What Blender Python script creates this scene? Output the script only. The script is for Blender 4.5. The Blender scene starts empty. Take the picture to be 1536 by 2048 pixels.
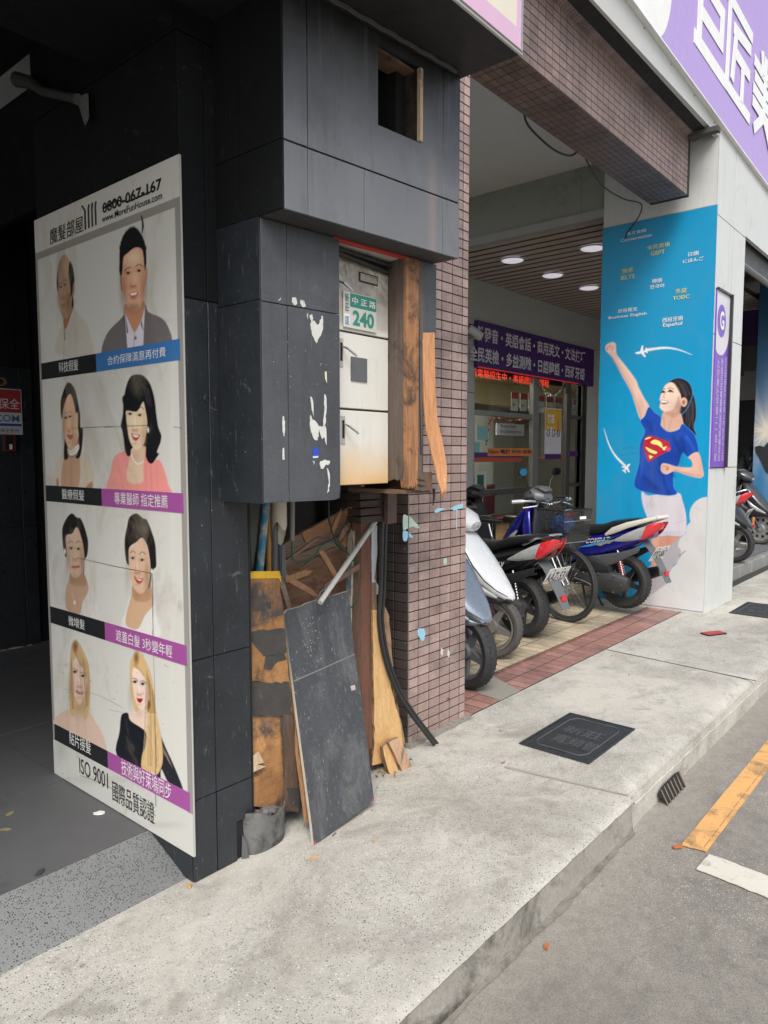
import bpy, math, random
import numpy as np
from mathutils import Vector, Matrix
random.seed(7); rng = np.random.default_rng(7)
SC = bpy.context.scene; COL = SC.collection
PI = math.pi
# ---------------------------------------------------------------- camera, sky, sun, exposure
FPX, PITCH, YAW, EYE = 1450.0, math.radians(4.5), math.radians(40.35), 1.5
_F = Vector((math.cos(YAW)*math.cos(PITCH), math.sin(YAW)*math.cos(PITCH), -math.sin(PITCH)))
_R = Vector((math.sin(YAW), -math.cos(YAW), 0)); _U = _R.cross(_F)
cd = bpy.data.cameras.new('camera'); cam = bpy.data.objects.new('camera', cd); COL.objects.link(cam)
cam.matrix_world = Matrix(((_R.x, _U.x, -_F.x, 0), (_R.y, _U.y, -_F.y, 0), (_R.z, _U.z, -_F.z, EYE), (0, 0, 0, 1)))
cd.sensor_fit = 'VERTICAL'; cd.sensor_height = 36; cd.lens = FPX/2048*36; cd.clip_start = 0.05; cd.clip_end = 500
SC.camera = cam
w = bpy.data.worlds.new('World'); SC.world = w; w.use_nodes = True
nt = w.node_tree; bg = nt.nodes['Background']
sky = nt.nodes.new('ShaderNodeTexSky'); sky.sky_type = 'NISHITA'; sky.sun_disc = False
SUN_EL, SUN_AZ = math.radians(48), math.radians(222)      # azimuth of the sun, seen from the scene, counted from +X to +Y
sky.sun_elevation = SUN_EL; sky.sun_rotation = math.radians(90)-SUN_AZ
sky.dust_density = 2.5; sky.air_density = 1.0; sky.ozone_density = 0.6
bw = nt.nodes.new('ShaderNodeMixRGB'); bw.inputs[0].default_value = .62
rgb = nt.nodes.new('ShaderNodeRGBToBW')
nt.links.new(sky.outputs[0], rgb.inputs[0]); nt.links.new(sky.outputs[0], bw.inputs[1]); nt.links.new(rgb.outputs[0], bw.inputs[2])
nt.links.new(bw.outputs[0], bg.inputs[0]); bg.inputs[1].default_value = 0.14
sd = bpy.data.lights.new('sun', 'SUN'); sd.energy = 1.5; sd.angle = math.radians(25); sd.color = (1, .97, .92)
so = bpy.data.objects.new('sun', sd); COL.objects.link(so)
sdir = Vector((math.cos(SUN_AZ)*math.cos(SUN_EL), math.sin(SUN_AZ)*math.cos(SUN_EL), math.sin(SUN_EL)))
so.rotation_euler = sdir.to_track_quat('Z', 'Y').to_euler(); so.location = (0, -5, 12)
SC.view_settings.view_transform = 'Standard'; SC.view_settings.look = 'None'; SC.view_settings.gamma = 1
SC.view_settings.use_curve_mapping = False; SC.view_settings.exposure = 0.88
SC.render.engine = 'CYCLES'; SC.cycles.max_bounces = 8; SC.cycles.diffuse_bounces = 4; SC.cycles.use_denoising = True
SC.cycles.glossy_bounces = 3; SC.cycles.transmission_bounces = 4; SC.cycles.transparent_max_bounces = 8

# ---------------------------------------------------------------- measuring: a photo pixel met with a real plane
def ray(px, py): return _F + _R*((px-768)/FPX) - _U*((py-1024)/FPX)
CO = Vector((0, 0, EYE))
def hit(px, py, p0, n):
    r = ray(px, py); n = Vector(n); return CO + r*(((Vector(p0)-CO).dot(n))/r.dot(n))
def onx(px, py, x): return hit(px, py, (x, 0, 0), (1, 0, 0))
def ony(px, py, y): return hit(px, py, (0, y, 0), (0, 1, 0))
def onz(px, py, z=0): return hit(px, py, (0, 0, z), (0, 0, 1))

# ---------------------------------------------------------------- materials
def s2l(c): return tuple((v/12.92 if v <= .04045 else ((v+.055)/1.055)**2.4) for v in c)
def hexc(r, g, b): return s2l((r/255, g/255, b/255))
MATS = {}
class NB:
    def __init__(s, name):
        s.m = bpy.data.materials.new(name); s.m.use_nodes = True; s.t = s.m.node_tree
        s.b = s.t.nodes['Principled BSDF']; s.tc = s.t.nodes.new('ShaderNodeTexCoord')
    def n(s, ty, **k):
        x = s.t.nodes.new(ty)
        for a, v in k.items():
            if a.startswith('i_'): x.inputs[a[2:].replace('_', ' ')].default_value = v
            else: setattr(x, a, v)
        return x
    def l(s, a, b): s.t.links.new(a, b)
    def vec(s, sc=(1, 1, 1), rot=(0, 0, 0)):
        mp = s.n('ShaderNodeMapping'); mp.inputs['Scale'].default_value = sc; mp.inputs['Rotation'].default_value = rot
        s.l(s.tc.outputs['Object'], mp.inputs[0]); return mp.outputs[0]
    def noise(s, scale=5, detail=4, rough=.6, vec=None, dist=0):
        x = s.n('ShaderNodeTexNoise'); x.inputs['Scale'].default_value = scale; x.inputs['Detail'].default_value = detail
        x.inputs['Roughness'].default_value = rough; x.inputs['Distortion'].default_value = dist
        s.l(vec or s.tc.outputs['Object'], x.inputs['Vector']); return x.outputs['Fac']
    def ramp(s, f, a, b, va=0., vb=1.):
        x = s.n('ShaderNodeMapRange'); x.inputs[1].default_value = a; x.inputs[2].default_value = b
        x.inputs[3].default_value = va; x.inputs[4].default_value = vb; x.clamp = True; s.l(f, x.inputs[0]); return x.outputs[0]
    def mix(s, f, a, b, mode='MIX'):
        x = s.n('ShaderNodeMixRGB', blend_type=mode)
        for i, v in ((0, f), (1, a), (2, b)):
            if isinstance(v, (int, float)): x.inputs[i].default_value = v if i == 0 else (v, v, v, 1)
            elif isinstance(v, tuple): x.inputs[i].default_value = (*v[:3], 1)
            else: s.l(v, x.inputs[i])
        return x.outputs[0]
    def math(s, op, a, b=0.):
        x = s.n('ShaderNodeMath', operation=op)
        for i, v in ((0, a), (1, b)):
            if isinstance(v, (int, float)): x.inputs[i].default_value = v
            else: s.l(v, x.inputs[i])
        return x.outputs[0]
    def bump(s, h, st=.3, d=.01):
        x = s.n('ShaderNodeBump'); x.inputs['Strength'].default_value = st; x.inputs['Distance'].default_value = d
        s.l(h, x.inputs['Height']); s.l(x.outputs[0], s.b.inputs['Normal'])
    def col(s, c):
        if isinstance(c, tuple): s.b.inputs['Base Color'].default_value = (*c[:3], 1)
        else: s.l(c, s.b.inputs['Base Color'])
    def set(s, rough=.6, metal=0., **k):
        s.b.inputs['Roughness'].default_value = rough; s.b.inputs['Metallic'].default_value = metal
        for a, v in k.items(): s.b.inputs[a.replace('_', ' ')].default_value = v
        return s.m
def M(name, col, rough=.55, metal=0., var=.12, vs=6, dirt=None, dth=.55, ds=3, bump=0., bs=60, rnd=0., coat=0., streak=0., alpha=1., spec=.5, fleck=0., scratch=0., grain=0.):
    """plain procedural paint/metal/plastic: base tone varied by noise, optional dirt, streaks and fine relief"""
    if name in MATS: return MATS[name]
    b = NB(name)
    f = b.noise(vs, 5, .65)
    c = b.mix(f, tuple(v*(1-var) for v in col), tuple(min(1, v*(1+var)) for v in col))
    if rnd:
        oi = b.n('ShaderNodeObjectInfo'); c = b.mix(1.0, c, b.ramp(oi.outputs['Random'], 0, 1, 1-rnd, 1+rnd), 'MULTIPLY')
    if streak:
        g = b.noise(3, 6, .7, b.vec((9, 9, .7))); c = b.mix(b.ramp(g, .5, .75, 0, streak), c, tuple(v*.45 for v in col))
    if dirt:
        g = b.noise(ds, 8, .72, dist=.6); c = b.mix(b.ramp(g, dth, dth+.16), c, dirt)
    if fleck:
        c = b.mix(b.ramp(b.noise(75, 3, .7), .715, .74, 0, fleck), c, (.40, .39, .37)); c = b.mix(b.ramp(b.noise(11, 8, .8, None, 1.5), .60, .68, 0, fleck*.5), c, (.22, .215, .205))
    if scratch:
        c = b.mix(b.ramp(b.noise(16, 6, .8, b.vec((5, 5, .5), (0, .35, 0)), .3), .62, .66, 0, scratch), c, (.26, .255, .24)); c = b.mix(b.ramp(b.noise(1.3, 6, .7), .42, .66, 0, .6), c, tuple(min(1, v*1.9+.003) for v in col))
    if grain: c = b.mix(1., c, b.ramp(b.noise(110, 5, .8), .3, .7, 1-grain, 1+grain), 'MULTIPLY')
    b.col(c)
    if bump: b.bump(b.noise(bs, 4, .6), bump, .004)
    r = b.noise(vs*2.3, 4, .6); b.l(b.ramp(r, .3, .7, max(.04, rough-.08), min(1, rough+.1)), b.b.inputs['Roughness'])
    b.b.inputs['Metallic'].default_value = metal; b.b.inputs['Specular IOR Level'].default_value = spec
    if coat: b.b.inputs['Coat Weight'].default_value = coat; b.b.inputs['Coat Roughness'].default_value = .08
    MATS[name] = b.m; return b.m
def emit(name, col, st):
    if name in MATS: return MATS[name]
    b = NB(name); b.col(col); b.b.inputs['Emission Color'].default_value = (*col, 1); b.b.inputs['Emission Strength'].default_value = st
    f = b.noise(4, 2); b.l(b.ramp(f, .2, .8, .35, .5), b.b.inputs['Roughness']); MATS[name] = b.m; return b.m
def glass(name, tint=(.9, .95, .93), rough=.02):
    b = NB(name); b.col(tint); b.b.inputs['Transmission Weight'].default_value = 1; b.b.inputs['IOR'].default_value = 1.45
    f = b.noise(2, 3); gl_ = b.n('ShaderNodeBsdfGlossy'); b.l(b.ramp(f, .3, .8, rough, rough+.03), gl_.inputs['Roughness'])
    tr_ = b.n('ShaderNodeBsdfTransparent'); tr_.inputs[0].default_value = (*tint, 1); fr_ = b.n('ShaderNodeFresnel'); fr_.inputs[0].default_value = 1.45
    mx = b.n('ShaderNodeMixShader'); geo = b.n('ShaderNodeNewGeometry'); b.l(b.math('MULTIPLY', fr_.outputs[0], b.math('SUBTRACT', 1.0, geo.outputs['Backfacing'])), mx.inputs[0]); b.l(tr_.outputs[0], mx.inputs[1]); b.l(gl_.outputs[0], mx.inputs[2])
    b.l(mx.outputs[0], b.t.nodes['Material Output'].inputs['Surface']); MATS[name] = b.m; return b.m

def wood(name, c1, c2, dark=None, dth=.55, scale=(1, 1, 12), rot=(0, 0, 0), rough=.7, gs=7):
    """grain runs along the axis with the smallest mapping scale"""
    if name in MATS: return MATS[name]
    b = NB(name); v = b.vec(scale, rot)
    g = b.noise(gs, 6, .7, v, .5); h = b.noise(gs*5, 3, .6, v)
    c = b.mix(b.ramp(g, .3, .7), c1, c2); c = b.mix(b.ramp(h, .45, .8, 0, .45), c, tuple(x*.45 for x in c1))
    if dark:
        k = b.noise(5, 8, .75, dist=.8); c = b.mix(b.ramp(k, dth, dth+.12, 0, .92), c, dark)
    b.col(c); b.bump(h, .5, .003); MATS[name] = b.set(rough); return b.m
def terrazzo(name, base, base2, stone, density=170, amt=.2, dark=(.12, .11, .10), dth=.56, small=True, white=0., stains=None, dust=None, grain=0.):
    """washed pebble concrete: cells of stone colour in a pale cement, stained in soft patches"""
    b = NB(name); v = b.n('ShaderNodeTexVoronoi'); v.inputs['Scale'].default_value = density; b.l(b.tc.outputs['Object'], v.inputs['Vector'])
    cs = b.n('ShaderNodeSeparateColor'); b.l(v.outputs['Color'], cs.inputs[0])
    big = b.noise(1.6, 7, .68, dist=.5); big2 = b.noise(5.5, 6, .7)
    thr = b.ramp(big2, .35, .7, amt*.6, amt*1.5)
    sel = b.math('LESS_THAN', cs.outputs[0], thr)
    core = b.ramp(v.outputs['Distance'], .28, .42, 1, 0)
    mask = b.math('MULTIPLY', sel, core)
    base_c = b.mix(b.ramp(big, .35, .65), base, base2)
    st = b.mix(cs.outputs[1], tuple(x*.55 for x in stone), tuple(min(1, x*1.6) for x in stone))
    c = b.mix(mask, base_c, st)
    if white:
        sw = b.math('MULTIPLY', b.math('GREATER_THAN', cs.outputs[2], 1-white), core); c = b.mix(sw, c, (.72, .69, .64))
    if small:
        v2 = b.n('ShaderNodeTexVoronoi'); v2.inputs['Scale'].default_value = density*2.1; b.l(b.tc.outputs['Object'], v2.inputs['Vector'])
        c2 = b.n('ShaderNodeSeparateColor'); b.l(v2.outputs['Color'], c2.inputs[0])
        m2 = b.math('MULTIPLY', b.math('LESS_THAN', c2.outputs[0], .12), b.ramp(v2.outputs['Distance'], .25, .4, 1, 0))
        c = b.mix(m2, c, tuple(x*.8 for x in stone))
    d = b.noise(2.3, 9, .74, b.vec((1, 1.3, 1)), .9); c = b.mix(b.ramp(d, dth, dth+.2, 0, .6), c, dark)
    d2 = b.noise(.9, 9, .78, None, .4); c = b.mix(b.ramp(d2, .52, .75, 0, .35), c, tuple(x*1.7 for x in dark))
    if stains:
        for (sc_, col_, lo_, hi_, am_) in stains: c = b.mix(b.ramp(b.noise(sc_, 8, .72, b.vec((1, 1.25, 1), (0, 0, sc_)), .7), lo_, hi_, 0, am_), c, col_)
    if dust:
        sp_ = b.n('ShaderNodeSeparateXYZ'); b.l(b.tc.outputs['Object'], sp_.inputs[0]); yy = b.math('ADD', sp_.outputs[1], b.math('MULTIPLY', b.noise(3.1, 7, .7), .55)); c = b.mix(b.ramp(yy, 1.05, 1.42, 0, .5), c, dust)
        v3 = b.n('ShaderNodeTexVoronoi'); v3.inputs['Scale'].default_value = 1.7; b.l(b.tc.outputs['Object'], v3.inputs['Vector']); dd = b.math('ADD', v3.outputs['Distance'], b.math('MULTIPLY', b.noise(14, 5, .7), .10)); c = b.mix(b.ramp(dd, .10, .13, .55, 0), c, (.05, .047, .043))
        c = b.mix(b.ramp(b.noise(26, 8, .85), .58, .66, 0, .35), c, (.34, .32, .28))
    if grain: c = b.mix(1., c, b.ramp(b.noise(140, 6, .85), .3, .7, 1-grain, 1+grain), 'MULTIPLY'); c = b.mix(1., c, b.ramp(b.noise(22, 6, .8), .3, .7, 1-grain*.5, 1+grain*.5), 'MULTIPLY')
    b.col(c); hh = b.math('ADD', b.math('MULTIPLY', core, .6), b.math('MULTIPLY', b.noise(30, 4), 1.2)); b.bump(hh, .35, .003)
    MATS[name] = b.set(.82); return b.m

# ---------------------------------------------------------------- mesh building
class MB:
    def __init__(s): s.v = []; s.f = []; s.m = []; s.k = 0
    def mi(s, k): s.k = k; return s
    def face(s, idx): s.f.append(tuple(idx)); s.m.append(s.k)
    def add(s, vs, fs):
        o = len(s.v); s.v += [tuple(v) for v in vs]
        for f in fs: s.face([o+i for i in f])
        return s
    def box(s, a, b, T=None, taper=None):
        x0, y0, z0 = a; x1, y1, z1 = b
        vs = [Vector(p) for p in ((x0, y0, z0), (x1, y0, z0), (x1, y1, z0), (x0, y1, z0), (x0, y0, z1), (x1, y0, z1), (x1, y1, z1), (x0, y1, z1))]
        if T: vs = [T @ v for v in vs]
        return s.add(vs, [(0, 3, 2, 1), (4, 5, 6, 7), (0, 1, 5, 4), (1, 2, 6, 5), (2, 3, 7, 6), (3, 0, 4, 7)])
    def slab(s, pts, d):
        """polygon pts (3-D, planar) extruded by the vector d"""
        d = Vector(d); n = len(pts); P = [Vector(p) for p in pts]
        s.add(P+[p+d for p in P], [tuple(range(n))[::-1], tuple(range(n, 2*n))]+[(i, (i+1) % n, n+(i+1) % n, n+i) for i in range(n)]); return s
    def tube(s, pts, r, n=8, closed=False, cap=True):
        P = [Vector(p) for p in pts]; m = len(P); rr = r if isinstance(r, (list, tuple)) else [r]*m
        o = len(s.v); up = None
        for i, p in enumerate(P):
            t = (P[(i+1) % m]-P[i-1]) if closed else (P[min(i+1, m-1)]-P[max(i-1, 0)])
            if t.length < 1e-9: t = Vector((0, 0, 1))
            t.normalize()
            if up is None: up = t.orthogonal().normalized()
            up = (up-t*up.dot(t));
            if up.length < 1e-6: up = t.orthogonal()
            up.normalize(); sd_ = t.cross(up)
            for k in range(n):
                a = 2*PI*k/n; s.v.append(tuple(p+(up*math.cos(a)+sd_*math.sin(a))*rr[i]))
        for i in range(m if closed else m-1):
            j = (i+1) % m
            for k in range(n): s.face((o+i*n+k, o+i*n+(k+1) % n, o+j*n+(k+1) % n, o+j*n+k))
        if cap and not closed:
            s.face([o+k for k in range(n)][::-1]); s.face([o+(m-1)*n+k for k in range(n)])
        return s
    def lathe(s, prof, c, ax='y', n=28, T=None):
        """prof: list of (radius, offset along axis); closed loops allowed"""
        o = len(s.v); c = Vector(c)
        for (r, h) in prof:
            for k in range(n):
                a = 2*PI*k/n
                p = {'y': Vector((r*math.cos(a), h, r*math.sin(a))), 'z': Vector((r*math.cos(a), r*math.sin(a), h)), 'x': Vector((h, r*math.cos(a), r*math.sin(a)))}[ax]
                p = c+p; s.v.append(tuple(T @ p if T else p))
        for i in range(len(prof)-1):
            for k in range(n): s.face((o+i*n+k, o+i*n+(k+1) % n, o+(i+1)*n+(k+1) % n, o+(i+1)*n+k))
        return s
    def loft(s, secs, n=16, e=2.5, cap=True):
        """secs: (x, y, z, half-width, half-height, pitch) ; section plane is normal to the direction of travel in XZ, pitch in degrees"""
        o = len(s.v)
        for (x, y, z, hw, hh, pt) in secs:
            a = math.radians(pt); up = Vector((-math.sin(a), 0, math.cos(a)))
            for k in range(n):
                t = 2*PI*(k+.5)/n; c, q = math.cos(t), math.sin(t)
                u = math.copysign(abs(c)**(2/e), c)*hw; v = math.copysign(abs(q)**(2/e), q)*hh
                s.v.append(tuple(Vector((x, y+u, z))+up*v))
        for i in range(len(secs)-1):
            for k in range(n): s.face((o+i*n+k, o+i*n+(k+1) % n, o+(i+1)*n+(k+1) % n, o+(i+1)*n+k))
        if cap: s.face([o+k for k in range(n)][::-1]); s.face([o+(len(secs)-1)*n+k for k in range(n)])
        return s
    def build(s, name, mats, parent=None, smooth=False, bevel=0., angle=35, world=None):
        me = bpy.data.meshes.new(name); me.from_pydata([tuple(v) for v in s.v], [], s.f)
        mats = mats if isinstance(mats, (list, tuple)) else [mats]
        for m in mats: me.materials.append(m)
        me.polygons.foreach_set('material_index', s.m); me.update()
        import bmesh as _b
        bm = _b.new(); bm.from_mesh(me); _b.ops.recalc_face_normals(bm, faces=bm.faces)
        if bevel:
            es = [e for e in bm.edges if len(e.link_faces) == 2 and e.calc_face_angle(0) > .6]
            _b.ops.bevel(bm, geom=es, offset=bevel, segments=1, affect='EDGES', clamp_overlap=True)
        bm.to_mesh(me); bm.free()
        if smooth:
            me.shade_smooth(); me.set_sharp_from_angle(angle=math.radians(angle))
        ob = bpy.data.objects.new(name, me); COL.objects.link(ob)
        if parent: ob.parent = parent
        return ob
def empty(name, loc=(0, 0, 0), rz=0.):
    o = bpy.data.objects.new(name, None); COL.objects.link(o); o.location = loc; o.rotation_euler = (0, 0, rz); o.empty_display_size = .1; return o
def tag(o, label=None, cat=None, group=None, kind=None):
    for k, v in (('label', label), ('category', cat), ('group', group), ('kind', kind)):
        if v: o[k] = v
    return o
def thing(name, label, cat, group=None, loc=(0, 0, 0), rz=0.): return tag(empty(name, loc, rz), label, cat, group)
def child(src, parent, loc=None, rot=None):
    c = src.copy(); COL.objects.link(c); c.parent = parent
    if loc is not None: c.location = loc
    if rot is not None: c.rotation_euler = rot
    return c
def B(name, a, b, mat, parent=None, bevel=0., T=None): return MB().box(a, b, T).build(name, mat, parent, bevel=bevel)
def catmull(pts, k=5, closed=True):
    P = [np.array(p, float) for p in pts]; n = len(P); out = []
    for i in range(n if closed else n-1):
        p0, p1, p2, p3 = (P[(i-1) % n], P[i], P[(i+1) % n], P[(i+2) % n]) if closed else (P[max(i-1, 0)], P[i], P[i+1], P[min(i+2, n-1)])
        for j in range(k):
            t = j/k; out.append(.5*((2*p1)+(-p0+p2)*t+(2*p0-5*p1+4*p2-p3)*t*t+(-p0+3*p1-3*p2+p3)*t**3))
    if not closed: out.append(P[-1])
    return out
def text(body, origin, U, V, w, h, mat, parent=None, name='lettering', bold=0., out=.0015, rows=None, shear=0., depth=0.):
    """flat print: body laid into the box w x h whose lower left corner is origin, U to the right, V up"""
    cu = bpy.data.curves.new('lettering_source', 'FONT'); cu.body = body; cu.offset = bold; cu.resolution_u = 3; cu.shear = shear
    cu.space_line = rows or 1.0; cu.extrude = 0
    if depth: cu.extrude = depth
    t = bpy.data.objects.new('lettering_source', cu); COL.objects.link(t)
    me = bpy.data.meshes.new_from_object(t.evaluated_get(bpy.context.evaluated_depsgraph_get()))
    bpy.data.objects.remove(t); bpy.data.curves.remove(cu)
    n = len(me.vertices)
    if n == 0: return None
    co = np.zeros(n*3); me.vertices.foreach_get('co', co); co = co.reshape(-1, 3)
    lo, hi = co.min(0), co.max(0); s = (co-lo)/np.maximum(hi-lo, 1e-6)
    U = np.array(Vector(U).normalized()); V = np.array(Vector(V).normalized()); N = np.cross(U, V)
    o = np.array(origin, float)
    q = o+s[:, :1]*w*U+s[:, 1:2]*h*V+N*(out+(s[:, 2:3]*depth if depth else 0))
    me.vertices.foreach_set('co', q.ravel()); me.materials.clear(); me.materials.append(mat); me.update()
    ob = bpy.data.objects.new(name, me); COL.objects.link(ob)
    if parent: ob.parent = parent
    return ob
# ================================================================ GROUND
road_m = terrazzo('asphalt', (.19, .176, .155), (.25, .232, .205), (.12, .112, .10), 230, .6, (.095, .085, .072), .52, white=.05, dust=(.30, .275, .235), grain=.38)
side_m = terrazzo('washed_concrete', (.35, .333, .292), (.48, .46, .415), (.07, .068, .063), 150, .24, (.19, .17, .14), .50, white=.04, stains=[(.7, (.54, .51, .45), .48, .62, .7), (1.9, (.21, .185, .17), .55, .70, .5), (5.2, (.24, .225, .19), .55, .66, .6), (2.7, (.60, .58, .53), .58, .68, .45), (11, (.16, .15, .13), .62, .70, .5)], grain=.16)
ramp_m = terrazzo('washed_grey_pebble', (.15, .155, .155), (.20, .205, .20), (.03, .032, .034), 150, .55, (.06, .06, .06), .6)
kerb_m = M('kerb_cement', (.29, .27, .235), .85, var=.3, vs=5, dirt=(.07, .065, .055), dth=.50, ds=4.5, bump=1.0, bs=26, streak=.15, fleck=.35, grain=.25)
def grid(name, x0, x1, y0, y1, nx, ny, zf, mat):
    mb = MB(); 
    for j in range(ny+1):
        for i in range(nx+1):
            x = x0+(x1-x0)*i/nx; y = y0+(y1-y0)*j/ny; mb.v.append((x, y, zf(x, y)))
    for j in range(ny):
        for i in range(nx): a = j*(nx+1)+i; mb.face((a, a+1, a+nx+2, a+nx+1))
    return mb.build(name, mat, smooth=True)
def wob(x, y, a=1.): return a*(math.sin(x*3.1+y*1.7)+math.sin(x*1.3-y*4.2+1)+.5*math.sin(x*7.7+y*6.1))/2.5
tag(grid('road', -30, 120, -60, 1.19, 150, 61, lambda x, y: -.15+(wob(x, y, .004) if -2 < x < 14 and y > -2 else 0), road_m), kind='structure')
tag(grid('ground', -60, 160, 1.35, 140, 4, 4, lambda x, y: -.03, M('bare_ground', (.2, .19, .17), .9)), kind='structure')
# sidewalk with its rolled edge
ys = [1.165, 1.172, 1.19, 1.22, 1.28]+[1.28+.1*i for i in range(1, 12)]
mb = MB(); xs = [-8+.5*i for i in range(16)]+[.05*i for i in range(0, 160)]+[8+.5*i for i in range(0, 60)]
def ez(x, y):
    far = x > 3.06
    t = max(0, (y-1.165)/(.085 if far else .035)); rnd = (1-min(1, t))**2*(.05 if far else .016)
    jit = .0008*math.sin(x*21.3)+.001*math.sin(x*47+1)+.001*math.sin(x*93)
    return (-.001-rnd+(jit if t < .5 else 0)*.7 + (wob(x, y, .002) if y < 2.0 else 0))
for y in ys:
    for x in xs: mb.v.append((x, y-(.012 if x < 3.06 else 0)+(.0007*math.sin(x*31)+.001*math.sin(x*77+2) if y < 1.2 else 0), ez(x, y)))
n = len(xs)
for j in range(len(ys)-1):
    for i in range(n-1): a = j*n+i; mb.face((a, a+1, a+n+1, a+n))
tag(mb.build('sidewalk', side_m, smooth=True), kind='structure')
tag(B('sidewalk_base', (-8, 1.2, -.16), (37, 2.36, -.02), kerb_m), kind='structure')
# kerb face, weathered cement, cut at the drain
mb = MB(); xs = [-8+.5*i for i in range(16)]+[.05*i for i in range(0, 160)]+[8+.5*i for i in range(0, 60)]
for k, zz in enumerate((-.165, -.145, -.09, -.05, -.012)):
    for x in xs:
        near = x < 3.06
        base = 1.158 if near else 1.168
        bulge = (.004+.001*math.sin(x*9)+.001*math.sin(x*23)) if k <= 1 and near else .0008*math.sin(x*17+k)
        mb.v.append((x, base-bulge-(0 if k < 4 else -.004), zz))
n = len(xs)
for j in range(4):
    for i in range(n-1):
        a = j*n+i; mb.mi(1 if xs[i] > 3.04 else 0).face((a, a+1, a+n+1, a+n))
tag(mb.build('kerb', [kerb_m, side_m], smooth=True), kind='structure')
# end face of the near kerb section standing a little proud
# gutter dust and cement droppings: thin uneven sheets along the kerb foot
def blob(name, cx, cy, rx, ry, z, mat, n=26, rot=0., jag=.25, th=.003, parent=None):
    pts = []
    for k in range(n):
        a = 2*PI*k/n; r = 1+random.uniform(-jag, jag); x, y = rx*r*math.cos(a), ry*r*math.sin(a)
        pts.append((cx+x*math.cos(rot)-y*math.sin(rot), cy+x*math.sin(rot)+y*math.cos(rot), z))
    return MB().slab(pts, (0, 0, th)).build(name, mat, parent)
dust = M('gutter_dust', (.20, .185, .16), .95, var=.3, vs=14, bump=.6, bs=90, dirt=(.1, .09, .075), dth=.5, ds=9)
mb = MB()
top = [(.6+.03*i, 1.165) for i in range(82)]; bot = [(x, 1.136-.005*math.sin(x*6)-.004*math.sin(x*17)-.007*random.random()) for x, _ in top]
for (x, y), (x2, y2) in zip(top, bot): mb.v += [(x, y, -.139-.004*random.random()), (x2, y2, -.1455)]
for i in range(len(top)-1): mb.face((2*i, 2*i+2, 2*i+3, 2*i+1))
tag(mb.build('gutter_cement', dust, smooth=True), 'thin line of crumbling cement spilled along the foot of the near kerb', 'cement spill', kind='stuff')
# lane paint
def paint(name, pts, mat, label, cat='road marking'):
    o = MB().slab([(x, y, -.1465) for x, y in pts], (0, 0, .0035)).build(name, mat); return tag(o, label, cat, kind='structure')
yel = M('yellow_road_paint', (.66, .36, .13), .8, var=.14, vs=12, dirt=(.26, .17, .09), dth=.50, ds=7, bump=.4, bs=120)
whi = M('white_road_paint', (.58, .55, .48), .8, var=.1, vs=12, dirt=(.27, .25, .21), dth=.56, ds=12, bump=.4, bs=120)
def ragged(a, b, n, j): return [(a[0]+(b[0]-a[0])*i/n+random.uniform(-j, j), a[1]+(b[1]-a[1])*i/n+random.uniform(-j, j)) for i in range(n)]
paint('yellow_line', ragged((3.06, .948), (3.075, .852), 6, .002)+ragged((3.075, .852), (34, .835), 60, .0025)+ragged((34, .835), (34, .93), 2, 0)+ragged((34, .93), (3.06, .948), 60, .0025), yel, 'yellow painted line running along the road beside the kerb')
paint('white_line', ragged((3.061, .837), (2.917, .846), 6, .003)+ragged((2.917, .846), (2.85, .1), 30, .003)+ragged((2.85, .1), (3.02, .1), 3, 0)+ragged((3.02, .1), (3.061, .837), 30, .003), whi, 'white painted bar crossing the road below the yellow line')
mb = MB(); [mb.box((3.1+i*.11, .868, -.1428), (3.1+i*.11+.09, .8705, -.1420)) for i in range(40)]
tag(mb.build('paint_scratch', M('paint_scar', (.22, .14, .08), .9)), kind='structure')
# drain grate in the kerb foot
gr = thing('drain_grate', 'rusty barred drain opening low in the kerb face beside the manhole', 'drain')
MB().slab([(3.38, 1.118, -.1445), (3.64, 1.118, -.1445), (3.66, 1.158, -.088), (3.60, 1.160, -.080), (3.42, 1.160, -.082), (3.36, 1.157, -.095)], (0, -.0015, .0008)).build('opening', M('drain_dark', (.012, .012, .012), .9), gr)
for i in range(7):
    x = 3.385+i*.042; MB().tube([(x-.008, 1.113, -.145), (x+.012, 1.156, -.088)], .0035, 6).build('bar', M('rust_iron', (.16, .12, .09), .8, var=.4, vs=30), gr)
# expansion joint, cracks and stains
tag(MB().slab([(5.19, 1.17, .0005), (5.205, 1.17, .0005), (5.31, 2.25, .0005), (5.30, 2.25, .0005)], (0, 0, .002)).build('sidewalk_joint', M('joint_dark', (.10, .095, .085), .9)), kind='structure')
tag(MB().slab([(3.05, 1.18, .001), (3.062, 1.18, .001), (2.97, 1.75, .001), (2.95, 1.75, .001)], (0, 0, .0012)).build('sidewalk_joint', M('joint_pale', (.33, .31, .27), .9)), kind='structure')
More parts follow.
